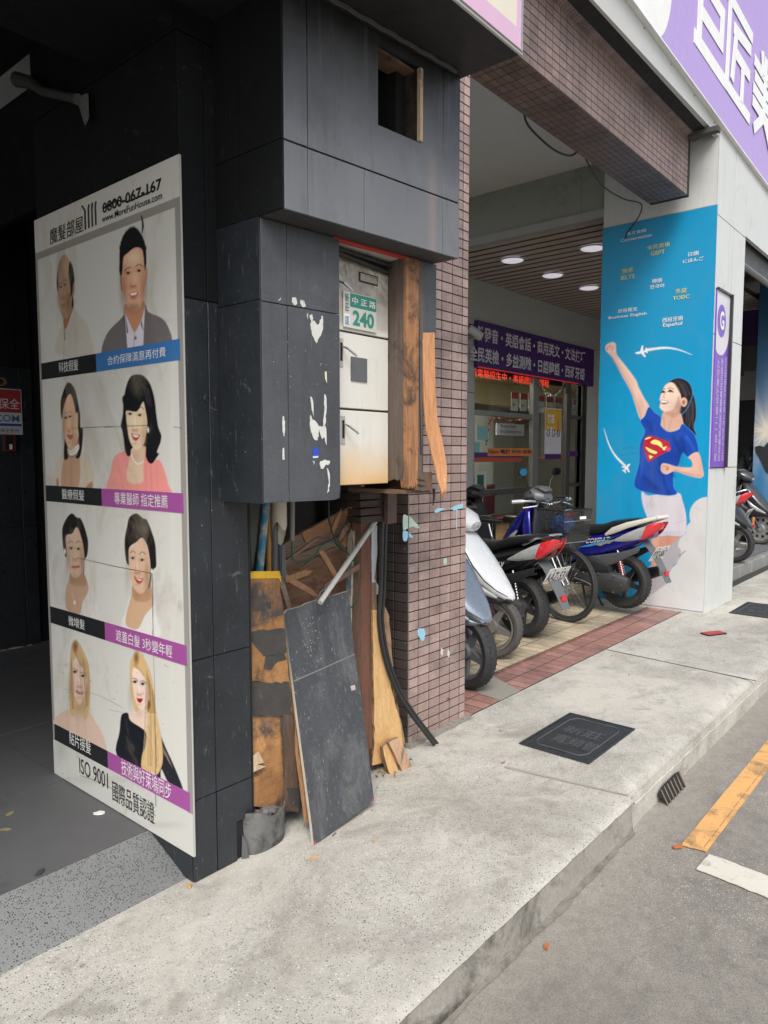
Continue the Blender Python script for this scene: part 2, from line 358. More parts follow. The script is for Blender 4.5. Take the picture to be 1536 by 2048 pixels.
# ---------------- manholes
cast = M('cast_iron', (.045, .048, .052), .5, metal=.35, var=.35, vs=9, dirt=(.16, .155, .145), dth=.62, ds=14, bump=.4, bs=70)
castL = M('worn_relief', (.105, .107, .105), .5, metal=.3, var=.3, vs=30)
def manhole(c, w, d, label, t1, t2):
    r = thing('manhole_cover', label, 'manhole', 'square iron covers in the sidewalk', loc=(c[0], c[1], .001)); h = w/2; k = d/2
    f = MB()
    f.box((-h, -k, 0), (h, -k+.012, .0075)); f.box((-h, k-.012, 0), (h, k, .0075)); f.box((-h, -k+.012, 0), (-h+.012, k-.012, .0075)); f.box((h-.012, -k+.012, 0), (h, k-.012, .0075)); f.build('frame', cast, r)
    B('cover', (-h+.016, -k+.016, -.01), (h-.016, k-.016, .005), cast, r)
    ps = []
    for k2 in range(48):
        a = 2*PI*k2/48; cx = math.copysign(min(1, abs(math.cos(a))*1.25)**.8, math.cos(a)); cy = math.copysign(min(1, abs(math.sin(a))*1.25)**.8, math.sin(a))
        ps.append((cx*(h-.055), cy*(k-.05), .006))
    MB().tube(ps, .0028, 5, closed=True).build('rim_line', castL, r)
    for sx in (-1, 1):
        B('grip_slot', (sx*(h-.042)-.006, -.045, .0052), (sx*(h-.042)+.006, .045, .0062), M('slot_black', (.008, .008, .008), .9), r)
    text(t1, (.0, k*.55, .0052), (0, -1, 0), (1, 0, 0), k*1.15, h*.36, castL, r, bold=.01)
    text(t2, (-h*.55, k*.5, .0052), (0, -1, 0), (1, 0, 0), k*1.3, h*.42, castL, r, bold=.01)
    return r
manhole((3.54, 1.645), .585, .385, 'dark square iron manhole cover with raised characters nearest the brick column', '新莊', '寬頻管')
manhole((7.63, 1.70), .66, .40, 'farther dark square manhole cover at the foot of the white pillar', '新莊', '寬頻管')

# ================================================================ LEFT ARCADE
char = M('charcoal_panel', (.014, .017, .0205), .34, var=.25, vs=3.5, dirt=(.06, .06, .06), dth=.64, ds=7, bump=.12, bs=25, streak=.35, fleck=.9, scratch=.55, grain=.15)
charF = M('charcoal_panel_faded', (.085, .089, .096), .42, var=.2, vs=2.5, dirt=(.035, .035, .036), dth=.62, ds=2.2, bump=.12, bs=25, streak=.45)
soot = M('sooty_panel', (.006, .0068, .0078), .75, var=.35, vs=3, dirt=(.04, .038, .035), dth=.72, ds=6, bump=.2, spec=.22, fleck=.3)
jointm = M('joint_black', (.008, .008, .009), .8)
slab_m = M('dark_slate_floor', (.10, .102, .105), .55, var=.16, vs=2.2, dirt=(.05, .05, .05), dth=.58, ds=1.6, bump=.2, bs=35)
sl = tag(empty('arcade_floor'), kind='structure')
for i, (x0, x1) in enumerate(((-5, -1.2), (-1.2, .13), (.13, 1.42), (1.42, 3))):
    for j, (y0, y1) in enumerate(((2.365, 3.02), (3.02, 3.75), (3.75, 4.5), (4.5, 5.3))):
        B('floor_slab', (x0+.002, y0+.002, .0), (x1-.002, y1-.002, .1+.0015*((i+j) % 2)), slab_m, sl)
B('floor_bed', (-5, 2.366, -.02), (3, 9, .097), M('seam_grey', (.13, .13, .125), .8), sl)
mb = MB(); mb.add([(-8, 2.125, -.004), (1.43, 2.125, -.004), (1.43, 2.365, .098), (-8, 2.365, .098)], [(0, 1, 2, 3)])
tag(mb.build('pebble_ramp', ramp_m), kind='structure')
spl = M('dried_spill', (.26, .2, .1), .8); leafm = M('dry_leaf', (.42, .13, .04), .8, var=.3, vs=60)
# black clad column
colm = thing('clad_column', 'black panel clad column beside the hair poster with scraped lower panels', 'column')
B('core', (1.432, 2.092, 0), (1.70, 3.098, 3.4), jointm, colm)
zs = [0, .296, .793, 2.02, 2.86]
for k in range(4):
    z0, z1 = zs[k]+.0015, zs[k+1]-.0015
    B('panel', (1.426, 2.083, z0), (1.5235, 2.0915, z1), char if k < 2 else (soot if k > 2 else char), colm, bevel=.0015)
    if k == 0:
        MB().slab([(1.5265, 2.083, z0), (1.612, 2.083, z0), (1.612, 2.083, .15), (1.684, 2.083, .15), (1.684, 2.083, z1), (1.5265, 2.083, z1)], (0, .0085, 0)).build('panel', char, colm)
    else: B('panel', (1.5265, 2.083, z0), (1.684, 2.0915, z1), char if k < 3 else soot, colm, bevel=.0015)
    B('side_panel', (1.684, 2.0925, max(z0, .15)), (1.702, 2.35, z1), char, colm)
    B('side_panel', (1.4245, 2.0925, z0), (1.4315, 3.1, z1), char if k < 2 else soot, colm)
B('top_trim', (1.42, 2.08, 2.862), (1.575, 3.1, 3.4), soot, colm)
# beam, ceiling, back wall on the left
bm_ = thing('clad_beam', 'sooty black beam spanning the arcade opening left of the column', 'beam')
B('beam', (-6, 2.088, 2.872), (1.418, 2.52, 3.6), soot, bm_)
ce = thing('arcade_ceiling', 'blackened arcade ceiling left of the poster with a broken edge', 'ceiling')
B('ceiling_board', (-6, 2.522, 3.3), (2.9, 7, 3.4), M('light_ceiling', (.46, .47, .48), .8, var=.08), ce)
mb = MB(); pts = [(-6, 2.53, 3.13), (1.42, 2.53, 3.13), (1.42, 3.42, 3.13)]+[(1.42-.09*i, 3.42+.05*math.sin(i*2.1)+.03*math.sin(i*5), 3.13) for i in range(1, 70)]+[(-6, 3.4, 3.13)]
mb.slab(pts, (0, 0, .05)).build('sooty_board', soot, ce)
B('side_drop', (1.704, 3.1, 2.72), (1.74, 5.35, 3.3), soot, ce)
bw_ = thing('back_wall', 'black panelled wall at the back of the left arcade', 'wall')
for (a, b) in ((-4, 1.0), (1.004, 1.7), (1.704, 2.30), (2.304, 2.401)):
    for (z0, z1) in ((.1, .34), (.342, .98), (.982, 2.12), (2.122, 3.3)): B('wall_panel', (a, 5.4+.001*(z0 > 1), z0), (b-.002, 5.45, z1), char if z1 < 3 else soot, bw_, bevel=.001)
B('wall_core', (-4, 5.452, .1), (2.9, 5.6, 3.4), jointm, bw_)
B('return_panel', (2.402, 5.44, .1), (2.9, 5.452, 3.3), soot, bw_)
mb = MB()
for i in range(60): 
    x = -1+random.random()*3.3; mb.box((x, 5.375+random.random()*.02, .101), (x+.02+random.random()*.03, 5.398, .103+random.random()*.006))
tag(mb.build('wall_foot_debris', M('plaster_crumb', (.34, .29, .22), .9)), 'pale crumbs of plaster along the foot of the black back wall', 'debris', kind='stuff')
# side wall behind the column (keeps the arcade dark)
B('side_wall', (2.46, 3.001, .1), (2.50, 5.4, 3.3), soot, bw_)
# stickers on the wall
st = thing('security_sticker', 'red and white security sticker on the black back wall', 'sticker')
B('backing', (2.05, 5.394, 1.645), (2.322, 5.399, 1.968), M('sticker_white', (.55, .57, .58), .5), st)
B('red_field', (2.055, 5.3925, 1.80), (2.316, 5.3938, 1.962), M('sticker_red', (.36, .03, .04), .5), st)
B('blue_bar', (2.055, 5.3925, 1.705), (2.316, 5.3938, 1.722), M('sticker_blue', (.02, .05, .3), .5), st)
wl = M('print_white', (.72, .72, .70), .5); bk = M('print_black', (.012, .012, .012), .5)
text('中興保全', (2.02, 5.3915, 1.825), (1, 0, 0), (0, 0, 1), .285, .075, wl, st)
text('SECOM', (2.06, 5.3922, 1.735), (1, 0, 0), (0, 0, 1), .24, .05, M('sticker_logo', (.06, .2, .35), .5), st, bold=.02)
text('中興保全股份', (2.10, 5.3922, 1.66), (1, 0, 0), (0, 0, 1), .2, .028, bk, st)
rd = thing('card_reader', 'small black card reader with a red frame under the sticker', 'card reader')
B('housing', (2.175, 5.37, 1.52), (2.26, 5.399, 1.645), bk, rd, bevel=.004)
mb = MB()
for a in (((2.185, 5.366, 1.527), (2.255, 5.3695, 1.532)), ((2.185, 5.366, 1.634), (2.255, 5.3695, 1.639)), ((2.185, 5.366, 1.532), (2.189, 5.3695, 1.634)), ((2.251, 5.366, 1.532), (2.255, 5.3695, 1.634))): mb.box(*a)
mb.build('red_frame', M('reader_red', (.35, .02, .03), .5), rd)
B('label', (2.215, 5.3665, 1.54), (2.235, 5.3695, 1.575), wl, rd)
gold = M('gold_leaf', (.5, .33, .12), .35, metal=.7)
o = text('240', (1.95, 5.399, 1.985), (1, 0, 0), (0, 0, 1), .275, .06, gold, None, 'house_number', depth=.004); tag(o, 'small gold house number on the black back wall above the sticker', 'number')
# pipe stub under the beam
pb = thing('pipe_bracket', 'grey bent pipe with an end plate under the dark beam', 'pipe')
pp = [onx(50, 165, 1.40), onx(80, 172, 1.41), onx(100, 188, 1.41), onx(150, 200, 1.41), onx(172, 205, 1.41)]
MB().tube([(p.x-.03, p.y, p.z) for p in pp], [.03, .024, .018, .017, .02], 10).build('pipe', M('grey_pipe', (.075, .078, .075), .5, metal=.3), pb, smooth=True)
q = pp[-1]; MB().slab([(1.39, q.y+.03, q.z+.02), (1.39, q.y-.045, q.z+.012), (1.39, q.y-.045, q.z-.07), (1.39, q.y-.02, q.z-.09)], (.006, 0, 0)).build('end_plate', M('zinc', (.35, .36, .36), .4, metal=.8), pb)
# litter
def litter(name, x, y, z, r, mat, label, cat='litter', th=.004):
    o = blob(name, x, y, r, r*.5, z, mat, 9, random.random()*3, .35, th); return tag(o, label, cat)
p = onz(200, 1628, .1); litter('cigarette_butt', p.x, p.y, .102, .022, wl, 'white paper scrap on the dark slate floor', th=.006)
p = onz(78, 1747, .1); litter('dead_leaf', p.x, p.y, .102, .02, M('dark_leaf', (.04, .04, .04), .8), 'dark flattened leaf near the edge of the slate floor')
for i, (a, b) in enumerate(((20, 1628), (12, 1660))):
    p = onz(a, b, .1); litter('dried_stain', p.x, p.y, .1018, .022, spl, ('yellow dried stain on the slate floor, the farther of two', 'yellow dried stain on the slate floor, the nearer of two')[i], th=.0008)
p = onz(375, 1772, 0); litter('dead_leaf', p.x, p.y-.012, .003, .012, M('tan_leaf', (.5, .3, .1), .8), 'curled tan leaf at the foot of the black column', th=.008)
for (a, b, r, l) in ((1355, 1697, .02, 'orange dead leaf at the near end of the yellow line'), (1093, 1898, .014, 'orange dead leaf lying on the road near the kerb')):
    p = onz(a, b, -.15); litter('dead_leaf', p.x, p.y, -.145, r, leafm, l, th=.008)
mb = MB()
for i in range(170):
    x = random.uniform(-.2, 7); y = random.uniform(-.2, 1.1) if i % 3 else random.uniform(1.2, 2.2); z = -.1455 if y < 1.13 else .001
    r = random.uniform(.002, .006); mb.box((x, y, z), (x+r*2, y+r, z+r*.8), Matrix.Translation((0, 0, 0)))
tag(mb.build('grit', M('grit_grey', (.22, .21, .19), .9, rnd=.3)), 'fine grit and specks scattered over road and sidewalk', 'grit', kind='stuff')
p = onz(1427, 1268); rp = thing('red_folder', 'small red and black booklet lying on the sidewalk', 'booklet', loc=(p.x, p.y, .001), rz=-.5)
B('cover', (-.1, -.045, .008), (.1, .045, .012), M('booklet_red', (.35, .03, .035), .5), rp, bevel=.002); B('pages', (-.102, -.047, .0), (.098, .043, .0075), bk, rp)
# ================================================================ PRINTED PORTRAITS (flat print: colours per vertex of a fine sheet)
class Print:
    """a fine flat sheet on the plane x = X whose vertices carry the printed colours"""
    def __init__(s, X, y0, y1, z0, z1, ny, nz):
        s.X, s.ny, s.nz = X, ny, nz
        yy = np.linspace(y0, y1, ny+1); zz = np.linspace(z0, z1, nz+1); Y, Z = np.meshgrid(yy, zz)
        s.co = np.stack([np.full(Y.size, X), Y.ravel(), Z.ravel()], 1)
        d = s.co-np.array(CO); k = d @ np.array(_F)
        s.px = 768+FPX*(d @ np.array(_R))/k; s.py = 1024-FPX*(d @ np.array(_U))/k
        s.rgb = np.zeros((Y.size, 3)); s.fr(1, 0, 0, 1)
    def fr(s, sc, ox, oy, gain=1.): s.sc, s.ox, s.oy, s.gain = sc, ox, oy, gain; return s
    def mix(s, idx, a, col, var=0.):
        c = np.array(hexc(*col))*s.gain
        if var: c = c*(1+var*(rng.random(len(idx))[:, None]-.5))
        s.rgb[idx] = s.rgb[idx]*(1-a[:, None])+np.minimum(c, .85)*a[:, None]
    def dist(s, P, x, y):
        P = np.array(P); A = P; Bq = np.roll(P, -1, 0); best = np.full(x.shape, 1e9); ins = np.zeros(x.shape, bool)
        for (ax, ay), (bx, by) in zip(A, Bq):
            ex, ey = bx-ax, by-ay; L = ex*ex+ey*ey+1e-9
            t = np.clip(((x-ax)*ex+(y-ay)*ey)/L, 0, 1); best = np.minimum(best, (x-ax-t*ex)**2+(y-ay-t*ey)**2)
            c = (ay > y) != (by > y); ins ^= c & (x < (bx-ax)*(y-ay)/(by-ay+1e-12)+ax)
        return np.where(ins, -np.sqrt(best), np.sqrt(best))
    def sel(s, x0, x1, y0, y1): return np.nonzero((s.px > x0) & (s.px < x1) & (s.py > y0) & (s.py < y1))[0]
    def poly(s, pts, col, soft=.9, smooth=True, a=1., var=.07, grow=0.):
        P = np.array(pts, float)/s.sc+np.array([s.ox, s.oy]); P = np.array(catmull(P, 4)) if smooth else P
        m = soft*2+2+grow; i = s.sel(P[:, 0].min()-m, P[:, 0].max()+m, P[:, 1].min()-m, P[:, 1].max()+m)
        if len(i) == 0: return
        d = s.dist(P, s.px[i], s.py[i])-grow; s.mix(i, np.clip(.5-d/(2*soft), 0, 1)*a, col, var)
    def ell(s, cx, cy, rx, ry, col, soft=.8, a=1., rot=0.):
        cx, cy, rx, ry = cx/s.sc+s.ox, cy/s.sc+s.oy, rx/s.sc, ry/s.sc; m = max(rx, ry)+soft*3+1; i = s.sel(cx-m, cx+m, cy-m, cy+m)
        if len(i) == 0: return
        x, y = s.px[i]-cx, s.py[i]-cy; c, q = math.cos(rot), math.sin(rot); x, y = x*c+y*q, -x*q+y*c
        d = (np.sqrt((x/rx)**2+(y/ry)**2)-1)*min(rx, ry); s.mix(i, np.clip(.5-d/(2*soft), 0, 1)*a, col)
    def mul(s, cx, cy, rx, ry, f, soft=3., rot=0.):
        cx, cy, rx, ry = cx/s.sc+s.ox, cy/s.sc+s.oy, rx/s.sc, ry/s.sc; m = max(rx, ry)+soft*3+1; i = s.sel(cx-m, cx+m, cy-m, cy+m)
        if len(i) == 0: return
        x, y = s.px[i]-cx, s.py[i]-cy; c, q = math.cos(rot), math.sin(rot); x, y = x*c+y*q, -x*q+y*c
        g = np.exp(-((x/rx)**2+(y/ry)**2)*1.4)[:, None]; s.rgb[i] *= 1+(np.array(f)-1)*g
    def line(s, pts, wd, col, soft=.6, a=1.):
        P = np.array(pts, float)/s.sc+np.array([s.ox, s.oy]); P = np.array(catmull(P, 4, closed=False))
        ws = np.interp(np.arange(len(P)), np.linspace(0, len(P)-1, len(np.atleast_1d(wd))), np.atleast_1d(wd))/s.sc/2
        m = ws.max()+soft*2+1; i = s.sel(P[:, 0].min()-m, P[:, 0].max()+m, P[:, 1].min()-m, P[:, 1].max()+m)
        if len(i) == 0: return
        x, y = s.px[i], s.py[i]; al = np.zeros(len(i))
        for k in range(len(P)-1):
            (ax, ay), (bx, by) = P[k], P[k+1]; ex, ey = bx-ax, by-ay; L = ex*ex+ey*ey+1e-9
            t = np.clip(((x-ax)*ex+(y-ay)*ey)/L, 0, 1); d = np.sqrt((x-ax-t*ex)**2+(y-ay-t*ey)**2)-ws[k]
            al = np.maximum(al, np.clip(.5-d/(2*soft), 0, 1))
        s.mix(i, al*a, col)
    def build(s, name, mat, parent, face_neg=True):
        n = s.ny+1; I = (np.arange(s.nz)[:, None]*n+np.arange(s.ny)[None, :]).ravel()
        F = np.stack([I, I+1, I+n+1, I+n], 1)
        me = bpy.data.meshes.new(name); me.vertices.add(len(s.co)); me.vertices.foreach_set('co', s.co.ravel())
        me.loops.add(F.size); me.loops.foreach_set('vertex_index', F.ravel().astype(np.int32)); me.polygons.add(len(F))
        me.polygons.foreach_set('loop_start', (np.arange(len(F))*4).astype(np.int32)); me.update(calc_edges=True)
        ca = me.color_attributes.new('print', 'FLOAT_COLOR', 'POINT'); ca.data.foreach_set('color', np.concatenate([s.rgb, np.ones((len(s.rgb), 1))], 1).ravel())
        me.materials.append(mat); ob = bpy.data.objects.new(name, me); COL.objects.link(ob); ob.parent = parent; return ob
def print_mat(name, rough, dirt, amt, ds=3.):
    b = NB(name); a = b.n('ShaderNodeVertexColor'); a.layer_name = 'print'
    g = b.noise(ds, 9, .75, b.vec((1, 1, .6)), .8); c = b.mix(b.ramp(g, .5, .72, 0, amt), a.outputs[0], dirt)
    g2 = b.noise(55, 5, .8, b.vec((1, 1, .35))); c = b.mix(b.ramp(g2, .66, .74, 0, amt*.9), c, tuple(x*.35 for x in dirt))
    b.col(c); b.bump(b.noise(4, 3), .15, .01); b.l(b.ramp(g, .3, .7, rough-.07, rough+.1), b.b.inputs['Roughness']); MATS[name] = b.m; return b.m
def hairs(P, pts_from, pts_to, n, col, wd, a=.6, soft=.5):
    for k in range(n):
        t = random.random(); A = np.array(pts_from[0])*(1-t)+np.array(pts_from[1])*t; Bq = np.array(pts_to[0])*(1-t)+np.array(pts_to[1])*t
        mid = (A+Bq)/2+np.array([random.uniform(-12, 12), random.uniform(-12, 12)]); P.line([A, mid, Bq], wd, col, soft, a)
def face_marks(P, e1, e2, er, br1, br2, nose, col_n, brow=(45, 32, 28)):
    mx, my = (e1[0]+e2[0])/2, (e1[1]+e2[1])/2; D = math.hypot(e2[0]-e1[0], e2[1]-e1[1]); nx, ny = nose[-1][0]*.4+nose[1][0]*.6, nose[1][1]; H = ny-my
    P.mul(mx-D*.2, my-H*1.1, D*.9, H*.7, (1.10, 1.10, 1.09)); P.mul(mx+(nx-mx)*.5, (my+ny)/2, D*.13, H*.6, (1.13, 1.13, 1.12), 1.5)
    P.mul(e1[0]-D*.55, ny+H*.2, D*.35, H*1.5, (.80, .76, .74)); P.mul(e2[0]+D*.55, ny+H*.2, D*.35, H*1.5, (.78, .73, .70)); P.mul(nx, ny+H*1.75, D*.6, H*.45, (.84, .80, .78))
    for (x, y) in (e1, e2): P.mul(x, y-er*.2, er*1.9, er*1.3, (.80, .75, .73), 1.5); P.mul(x, ny, D*.28, H*.35, (1.06, .93, .90), 2); P.mul(x+(nx-x)*.45, ny+H*.25, er*.5, H*.4, (.90, .86, .84), 1)
    P.mul(nx, ny+H*.08, D*.35, H*.16, (.72, .62, .58), 1); P.mul(nx, ny+H*.95, D*.4, H*.12, (.80, .74, .72), 1)
    for (x, y) in (e1, e2):
        P.ell(x, y, er*1.05, er*.45, (205, 192, 182), .6, .5); P.ell(x, y, er*.68, er*.62, (24, 15, 14), .6, 1.); P.line([(x-er*1.15, y+er*.1), (x-er*.2, y-er*.6), (x+er*1.1, y-er*.1)], er*.3, (40, 26, 24), .6, .85)
    P.line(br1, er*.46, brow, .8, .8); P.line(br2, er*.46, brow, .8, .8); P.ell(nx-D*.12, ny+H*.02, D*.05, D*.035, (60, 34, 28), .6, .7); P.ell(nx+D*.14, ny+H*.02, D*.05, D*.035, (60, 34, 28), .6, .7)
    P.line(nose, er*.35, col_n, 1., .5)

poster = thing('hair_poster', 'tall white wig poster with eight portraits on the side of the black column', 'poster')
PX_ = 1.4235
B('board', (1.4165, 2.07, .105), (PX_, 3.105, 2.467), M('poster_edge', (.42, .41, .38), .5), poster)
XP = 1.4155
P = Print(XP, 3.105, 2.07, .105, 2.467, 235, 900)
P.rgb[:] = np.array([.64, .63, .585])
# header strip and inner frame line
zt = lambda px, py: onx(px, py, XP).z
yt = lambda px, py: onx(px, py, XP).y
grey = (120, 116, 110)
Yv, Zv = P.co[:, 1], P.co[:, 2]
zh = zt(360, 402); m = (np.abs(Zv-zh) < .014); P.rgb[m] = hexc(150, 146, 140)
zb4 = zt(375, 1623); m = ((Yv < 2.10) | (Yv > 3.085)) & (Zv < zh) & (Zv > zb4-.01); P.rgb[m] = hexc(150, 146, 142)
m = Zv < zb4; P.rgb[m] = np.array([.58, .58, .54])
# --- row 1 left
P.fr(6.827, 95, 440, 2.1); sk = (128, 106, 86)
P.poly([(130, 1830), (150, 1560), (215, 1430), (345, 1190), (430, 1300), (540, 1420), (590, 1600), (600, 1860)], (140, 134, 124), 2., a=.7)
P.poly([(350, 1060), (355, 1180), (320, 1300), (250, 1490), (215, 1400), (230, 1310), (300, 1200)], (122, 80, 58))
P.line([(225, 1420), (238, 1640)], [4, 12], (40, 36, 34)); P.line([(250, 1500), (320, 1620)], 5, (90, 86, 80), a=.6)
P.poly([(350, 860), (369, 880), (365, 1000), (345, 1065), (322, 1060), (335, 950)], (120, 88, 66))
P.poly([(225, 470), (290, 540), (330, 640), (345, 800), (345, 1000), (335, 1150), (300, 1290), (240, 1350), (190, 1290), (160, 1180), (145, 1050), (135, 850), (140, 680), (165, 570)], sk)
P.ell(180, 640, 50, 190, (95, 76, 60), 5, .5); P.ell(290, 1150, 50, 120, (100, 74, 56), 4, .6); P.ell(255, 620, 40, 110, (150, 128, 105), 5, .6)
P.poly([(300, 570), (340, 620), (362, 740), (369, 850), (350, 870), (338, 1000), (305, 1060), (315, 950), (295, 800), (288, 700)], (18, 18, 18))
P.poly([(340, 1040), (352, 1080), (355, 1180), (330, 1180)], (18, 18, 18)); P.poly([(148, 640), (130, 760), (125, 860), (135, 980), (147, 900), (142, 760)], (25, 22, 20))
face_marks(P, (180, 915), (240, 885), 21, [(150, 880), (175, 860), (205, 862)], [(218, 822), (240, 815), (264, 830)], [(212, 960), (203, 1055), (224, 1072)], (90, 62, 48))
P.line([(192, 1170), (210, 1160), (232, 1172)], 22, (110, 55, 48), .7)
# --- row 1 right
P.fr(6.606, 200, 430, 1.75); sk = (178, 138, 112)
P.poly([(45, 1880), (85, 1580), (300, 1340), (330, 1230), (585, 1180), (640, 1280), (865, 1410), (940, 1760), (500, 1850)], (88, 83, 84), var=.06)
P.line([(310, 1340), (335, 1560), (365, 1760)], 8, (45, 42, 44)); P.line([(590, 1330), (575, 1560), (570, 1720)], 8, (45, 42, 44))
P.poly([(325, 1270), (345, 1560), (365, 1800), (570, 1760), (580, 1500), (596, 1210), (455, 1560)], (172, 168, 178), .8, False)
P.poly([(335, 1170), (330, 1290), (380, 1400), (455, 1545), (530, 1420), (572, 1300), (575, 1130)], (158, 112, 84))
P.poly([(330, 1290), (370, 1520), (370, 1560), (355, 1560)], (60, 58, 62), .8, False); P.poly([(545, 1380), (575, 1530), (560, 1500), (535, 1440)], (60, 58, 62), .8, False)
P.line([(455, 1560), (447, 1740)], 6, (90, 86, 95)); P.ell(470, 1625, 13, 22, (30, 30, 40))
P.poly([(262, 790), (285, 800), (297, 1000), (275, 960)], (140, 95, 70)); P.poly([(596, 700), (624, 710), (620, 850), (588, 940)], (165, 118, 90))
P.poly([(300, 540), (290, 800), (302, 960), (330, 1120), (370, 1220), (440, 1272), (510, 1250), (560, 1150), (590, 950), (600, 750), (580, 480), (520, 390), (400, 410), (320, 470)], sk)
P.ell(320, 980, 35, 220, (130, 92, 68), 5, .6); P.ell(570, 1000, 25, 180, (140, 100, 75), 4, .5); P.ell(440, 1220, 90, 45, (110, 88, 74), 4, .55); P.ell(450, 560, 90, 90, (205, 170, 140), 8, .6); P.ell(480, 850, 20, 90, (205, 168, 138), 4, .6)
P.poly([(255, 760), (255, 600), (262, 430), (300, 290), (350, 215), (400, 180), (450, 160), (500, 190), (560, 280), (600, 400), (614, 600), (603, 700), (590, 730), (575, 560), (555, 460), (500, 428), (440, 442), (370, 500), (312, 560), (300, 700), (285, 800)], (16, 17, 19))
for k in range(26):
    t = k/25; x = 270+330*t; y = 430-255*math.sin(PI*min(1, t*1.05))**.8; dx = (t-.5)*26
    P.poly([(x-14, y+30), (x+dx+random.uniform(-6, 6), y-24-random.random()*22), (x+14, y+30)], (16, 17, 19), .5, False)
face_marks(P, (372, 768), (515, 737), 27, [(322, 745), (350, 708), (402, 692)], [(472, 682), (515, 652), (562, 684)], [(396, 900), (404, 932), (440, 944), (482, 925)], (118, 78, 60))
P.poly([(386, 1045), (430, 1025), (505, 1012), (486, 1080), (440, 1115), (405, 1085)], (165, 88, 78)); P.poly([(398, 1045), (450, 1025), (492, 1022), (470, 1055), (425, 1062)], (232, 226, 215), .5)
# --- row 2 left
P.fr(7.877, 100, 740, 1.55)
P.poly([(98, 1820), (95, 1500), (140, 1370), (220, 1300), (310, 1280), (480, 1270), (600, 1350), (655, 1450), (668, 1860)], (176, 164, 148), var=.08)
P.poly([(105, 1700), (135, 1740), (135, 1830), (100, 1830)], (150, 110, 85)); P.poly([(570, 1850), (620, 1780), (665, 1760), (668, 1860)], (150, 110, 85))
P.poly([(215, 1400), (185, 1830), (440, 1860), (470, 1400), (400, 1320), (300, 1320)], (165, 132, 106)); P.line([(325, 1380), (340, 1820)], 30, (140, 104, 80), 3, .4)
P.poly([(262, 212), (340, 222), (400, 330), (440, 500), (475, 700), (480, 900), (522, 930), (505, 1210), (470, 1370), (410, 1390), (395, 1250), (430, 1150), (300, 900), (215, 740), (182, 770), (165, 600), (180, 430)], (20, 20, 23))
P.poly([(232, 1080), (275, 1180), (302, 1330), (270, 1405), (218, 1385)], (20, 20, 22))
P.poly([(290, 1150), (285, 1350), (420, 1350), (445, 1100)], (140, 104, 82))
P.poly([(268, 430), (330, 385), (385, 560), (405, 680), (438, 680), (440, 900), (450, 1050), (400, 1190), (335, 1252), (290, 1220), (240, 1100), (210, 950), (195, 760), (215, 600)], (188, 154, 126))
P.ell(225, 800, 22, 260, (130, 100, 80), 4, .6); P.ell(400, 1120, 40, 90, (145, 112, 90), 4, .5)
P.poly([(285, 1240), (335, 1262), (440, 1170), (457, 1240), (390, 1335), (308, 1340)], (205, 198, 184), var=.1); P.line([(295, 1275), (350, 1300), (445, 1210)], 5, (140, 130, 118))
face_marks(P, (248, 754), (315, 733), 25, [(213, 682), (240, 668), (265, 690)], [(285, 668), (310, 650), (340, 668)], [(285, 900), (282, 948), (318, 946)], (130, 88, 70), (110, 85, 65))
P.poly([(262, 1022), (310, 1020), (368, 1028), (330, 1098), (290, 1072)], (150, 70, 70))
# --- row 2 right
P.fr(7.877, 210, 740, 1.45)
P.poly([(80, 1930), (95, 1600), (150, 1370), (330, 1270), (700, 1250), (770, 1400), (870, 1430), (940, 1600), (992, 1800), (992, 1990)], (222, 128, 122), var=.05)
for q in (([(200, 1500), (300, 1880)]), ([(640, 1500), (650, 1900)]), ([(720, 1500), (735, 1900)]), ([(820, 1500), (830, 1900)])): P.line(q, 10, (180, 92, 90), 1.5, .5)
P.poly([(390, 1400), (345, 1600), (358, 1745), (480, 1790), (605, 1745), (600, 1550), (625, 1200), (420, 1200)], (192, 166, 140)); P.line([(360, 1750), (480, 1800), (605, 1750)], 10, (235, 150, 135), .6)
P.poly([(440, 80), (560, 72), (640, 120), (720, 240), (780, 450), (810, 700), (840, 900), (888, 1030), (870, 1150), (820, 1290), (852, 1320), (800, 1400), (740, 1475), (680, 1450), (640, 1350), (630, 1200), (430, 1230), (400, 1345), (350, 1352), (310, 1250), (295, 1100), (270, 950), (248, 870), (280, 700), (290, 500), (330, 270), (380, 140)], (15, 16, 19))
hairs(P, ((600, 250), (700, 300)), ((640, 500), (740, 600)), 8, (62, 58, 70), 7, .5); P.line([(420, 120), (380, 260)], 22, (45, 24, 26), 3, .6); P.line([(885, 1030), (870, 1140), (850, 1180)], 6, (15, 16, 19))
P.poly([(340, 640), (480, 650), (560, 570), (596, 480), (640, 650), (665, 850), (640, 1050), (600, 1180), (490, 1262), (430, 1200), (380, 1080), (350, 900), (335, 750)], (210, 182, 154))
P.ell(600, 1050, 40, 130, (170, 138, 112), 4, .5); P.ell(420, 820, 40, 80, (222, 190, 165), 5, .5)
P.poly([(290, 400), (602, 440), (560, 560), (505, 652), (430, 652), (335, 632), (300, 600)], (15, 16, 19))
face_marks(P, (395, 692), (548, 712), 30, [(345, 640), (390, 630), (440, 650)], [(530, 610), (575, 585), (612, 620)], [(440, 880), (450, 938), (500, 944)], (150, 112, 90), (60, 45, 38))
P.poly([(416, 998), (480, 1018), (554, 1022), (520, 1092), (482, 1117), (440, 1085)], (160, 58, 60)); P.poly([(432, 1012), (480, 1028), (538, 1034), (500, 1062), (455, 1048)], (235, 228, 220), .5)
P.line([(420, 1340), (450, 1420), (520, 1482), (600, 1445)], 15, (226, 216, 202)); P.ell(680, 945, 14, 40, (215, 208, 198)); P.line([(0, 903), (350, 882), (670, 872)], [7, 11, 5], (12, 12, 12), .5); P.line([(1075, 895), (1200, 912)], 9, (20, 20, 20), .5)
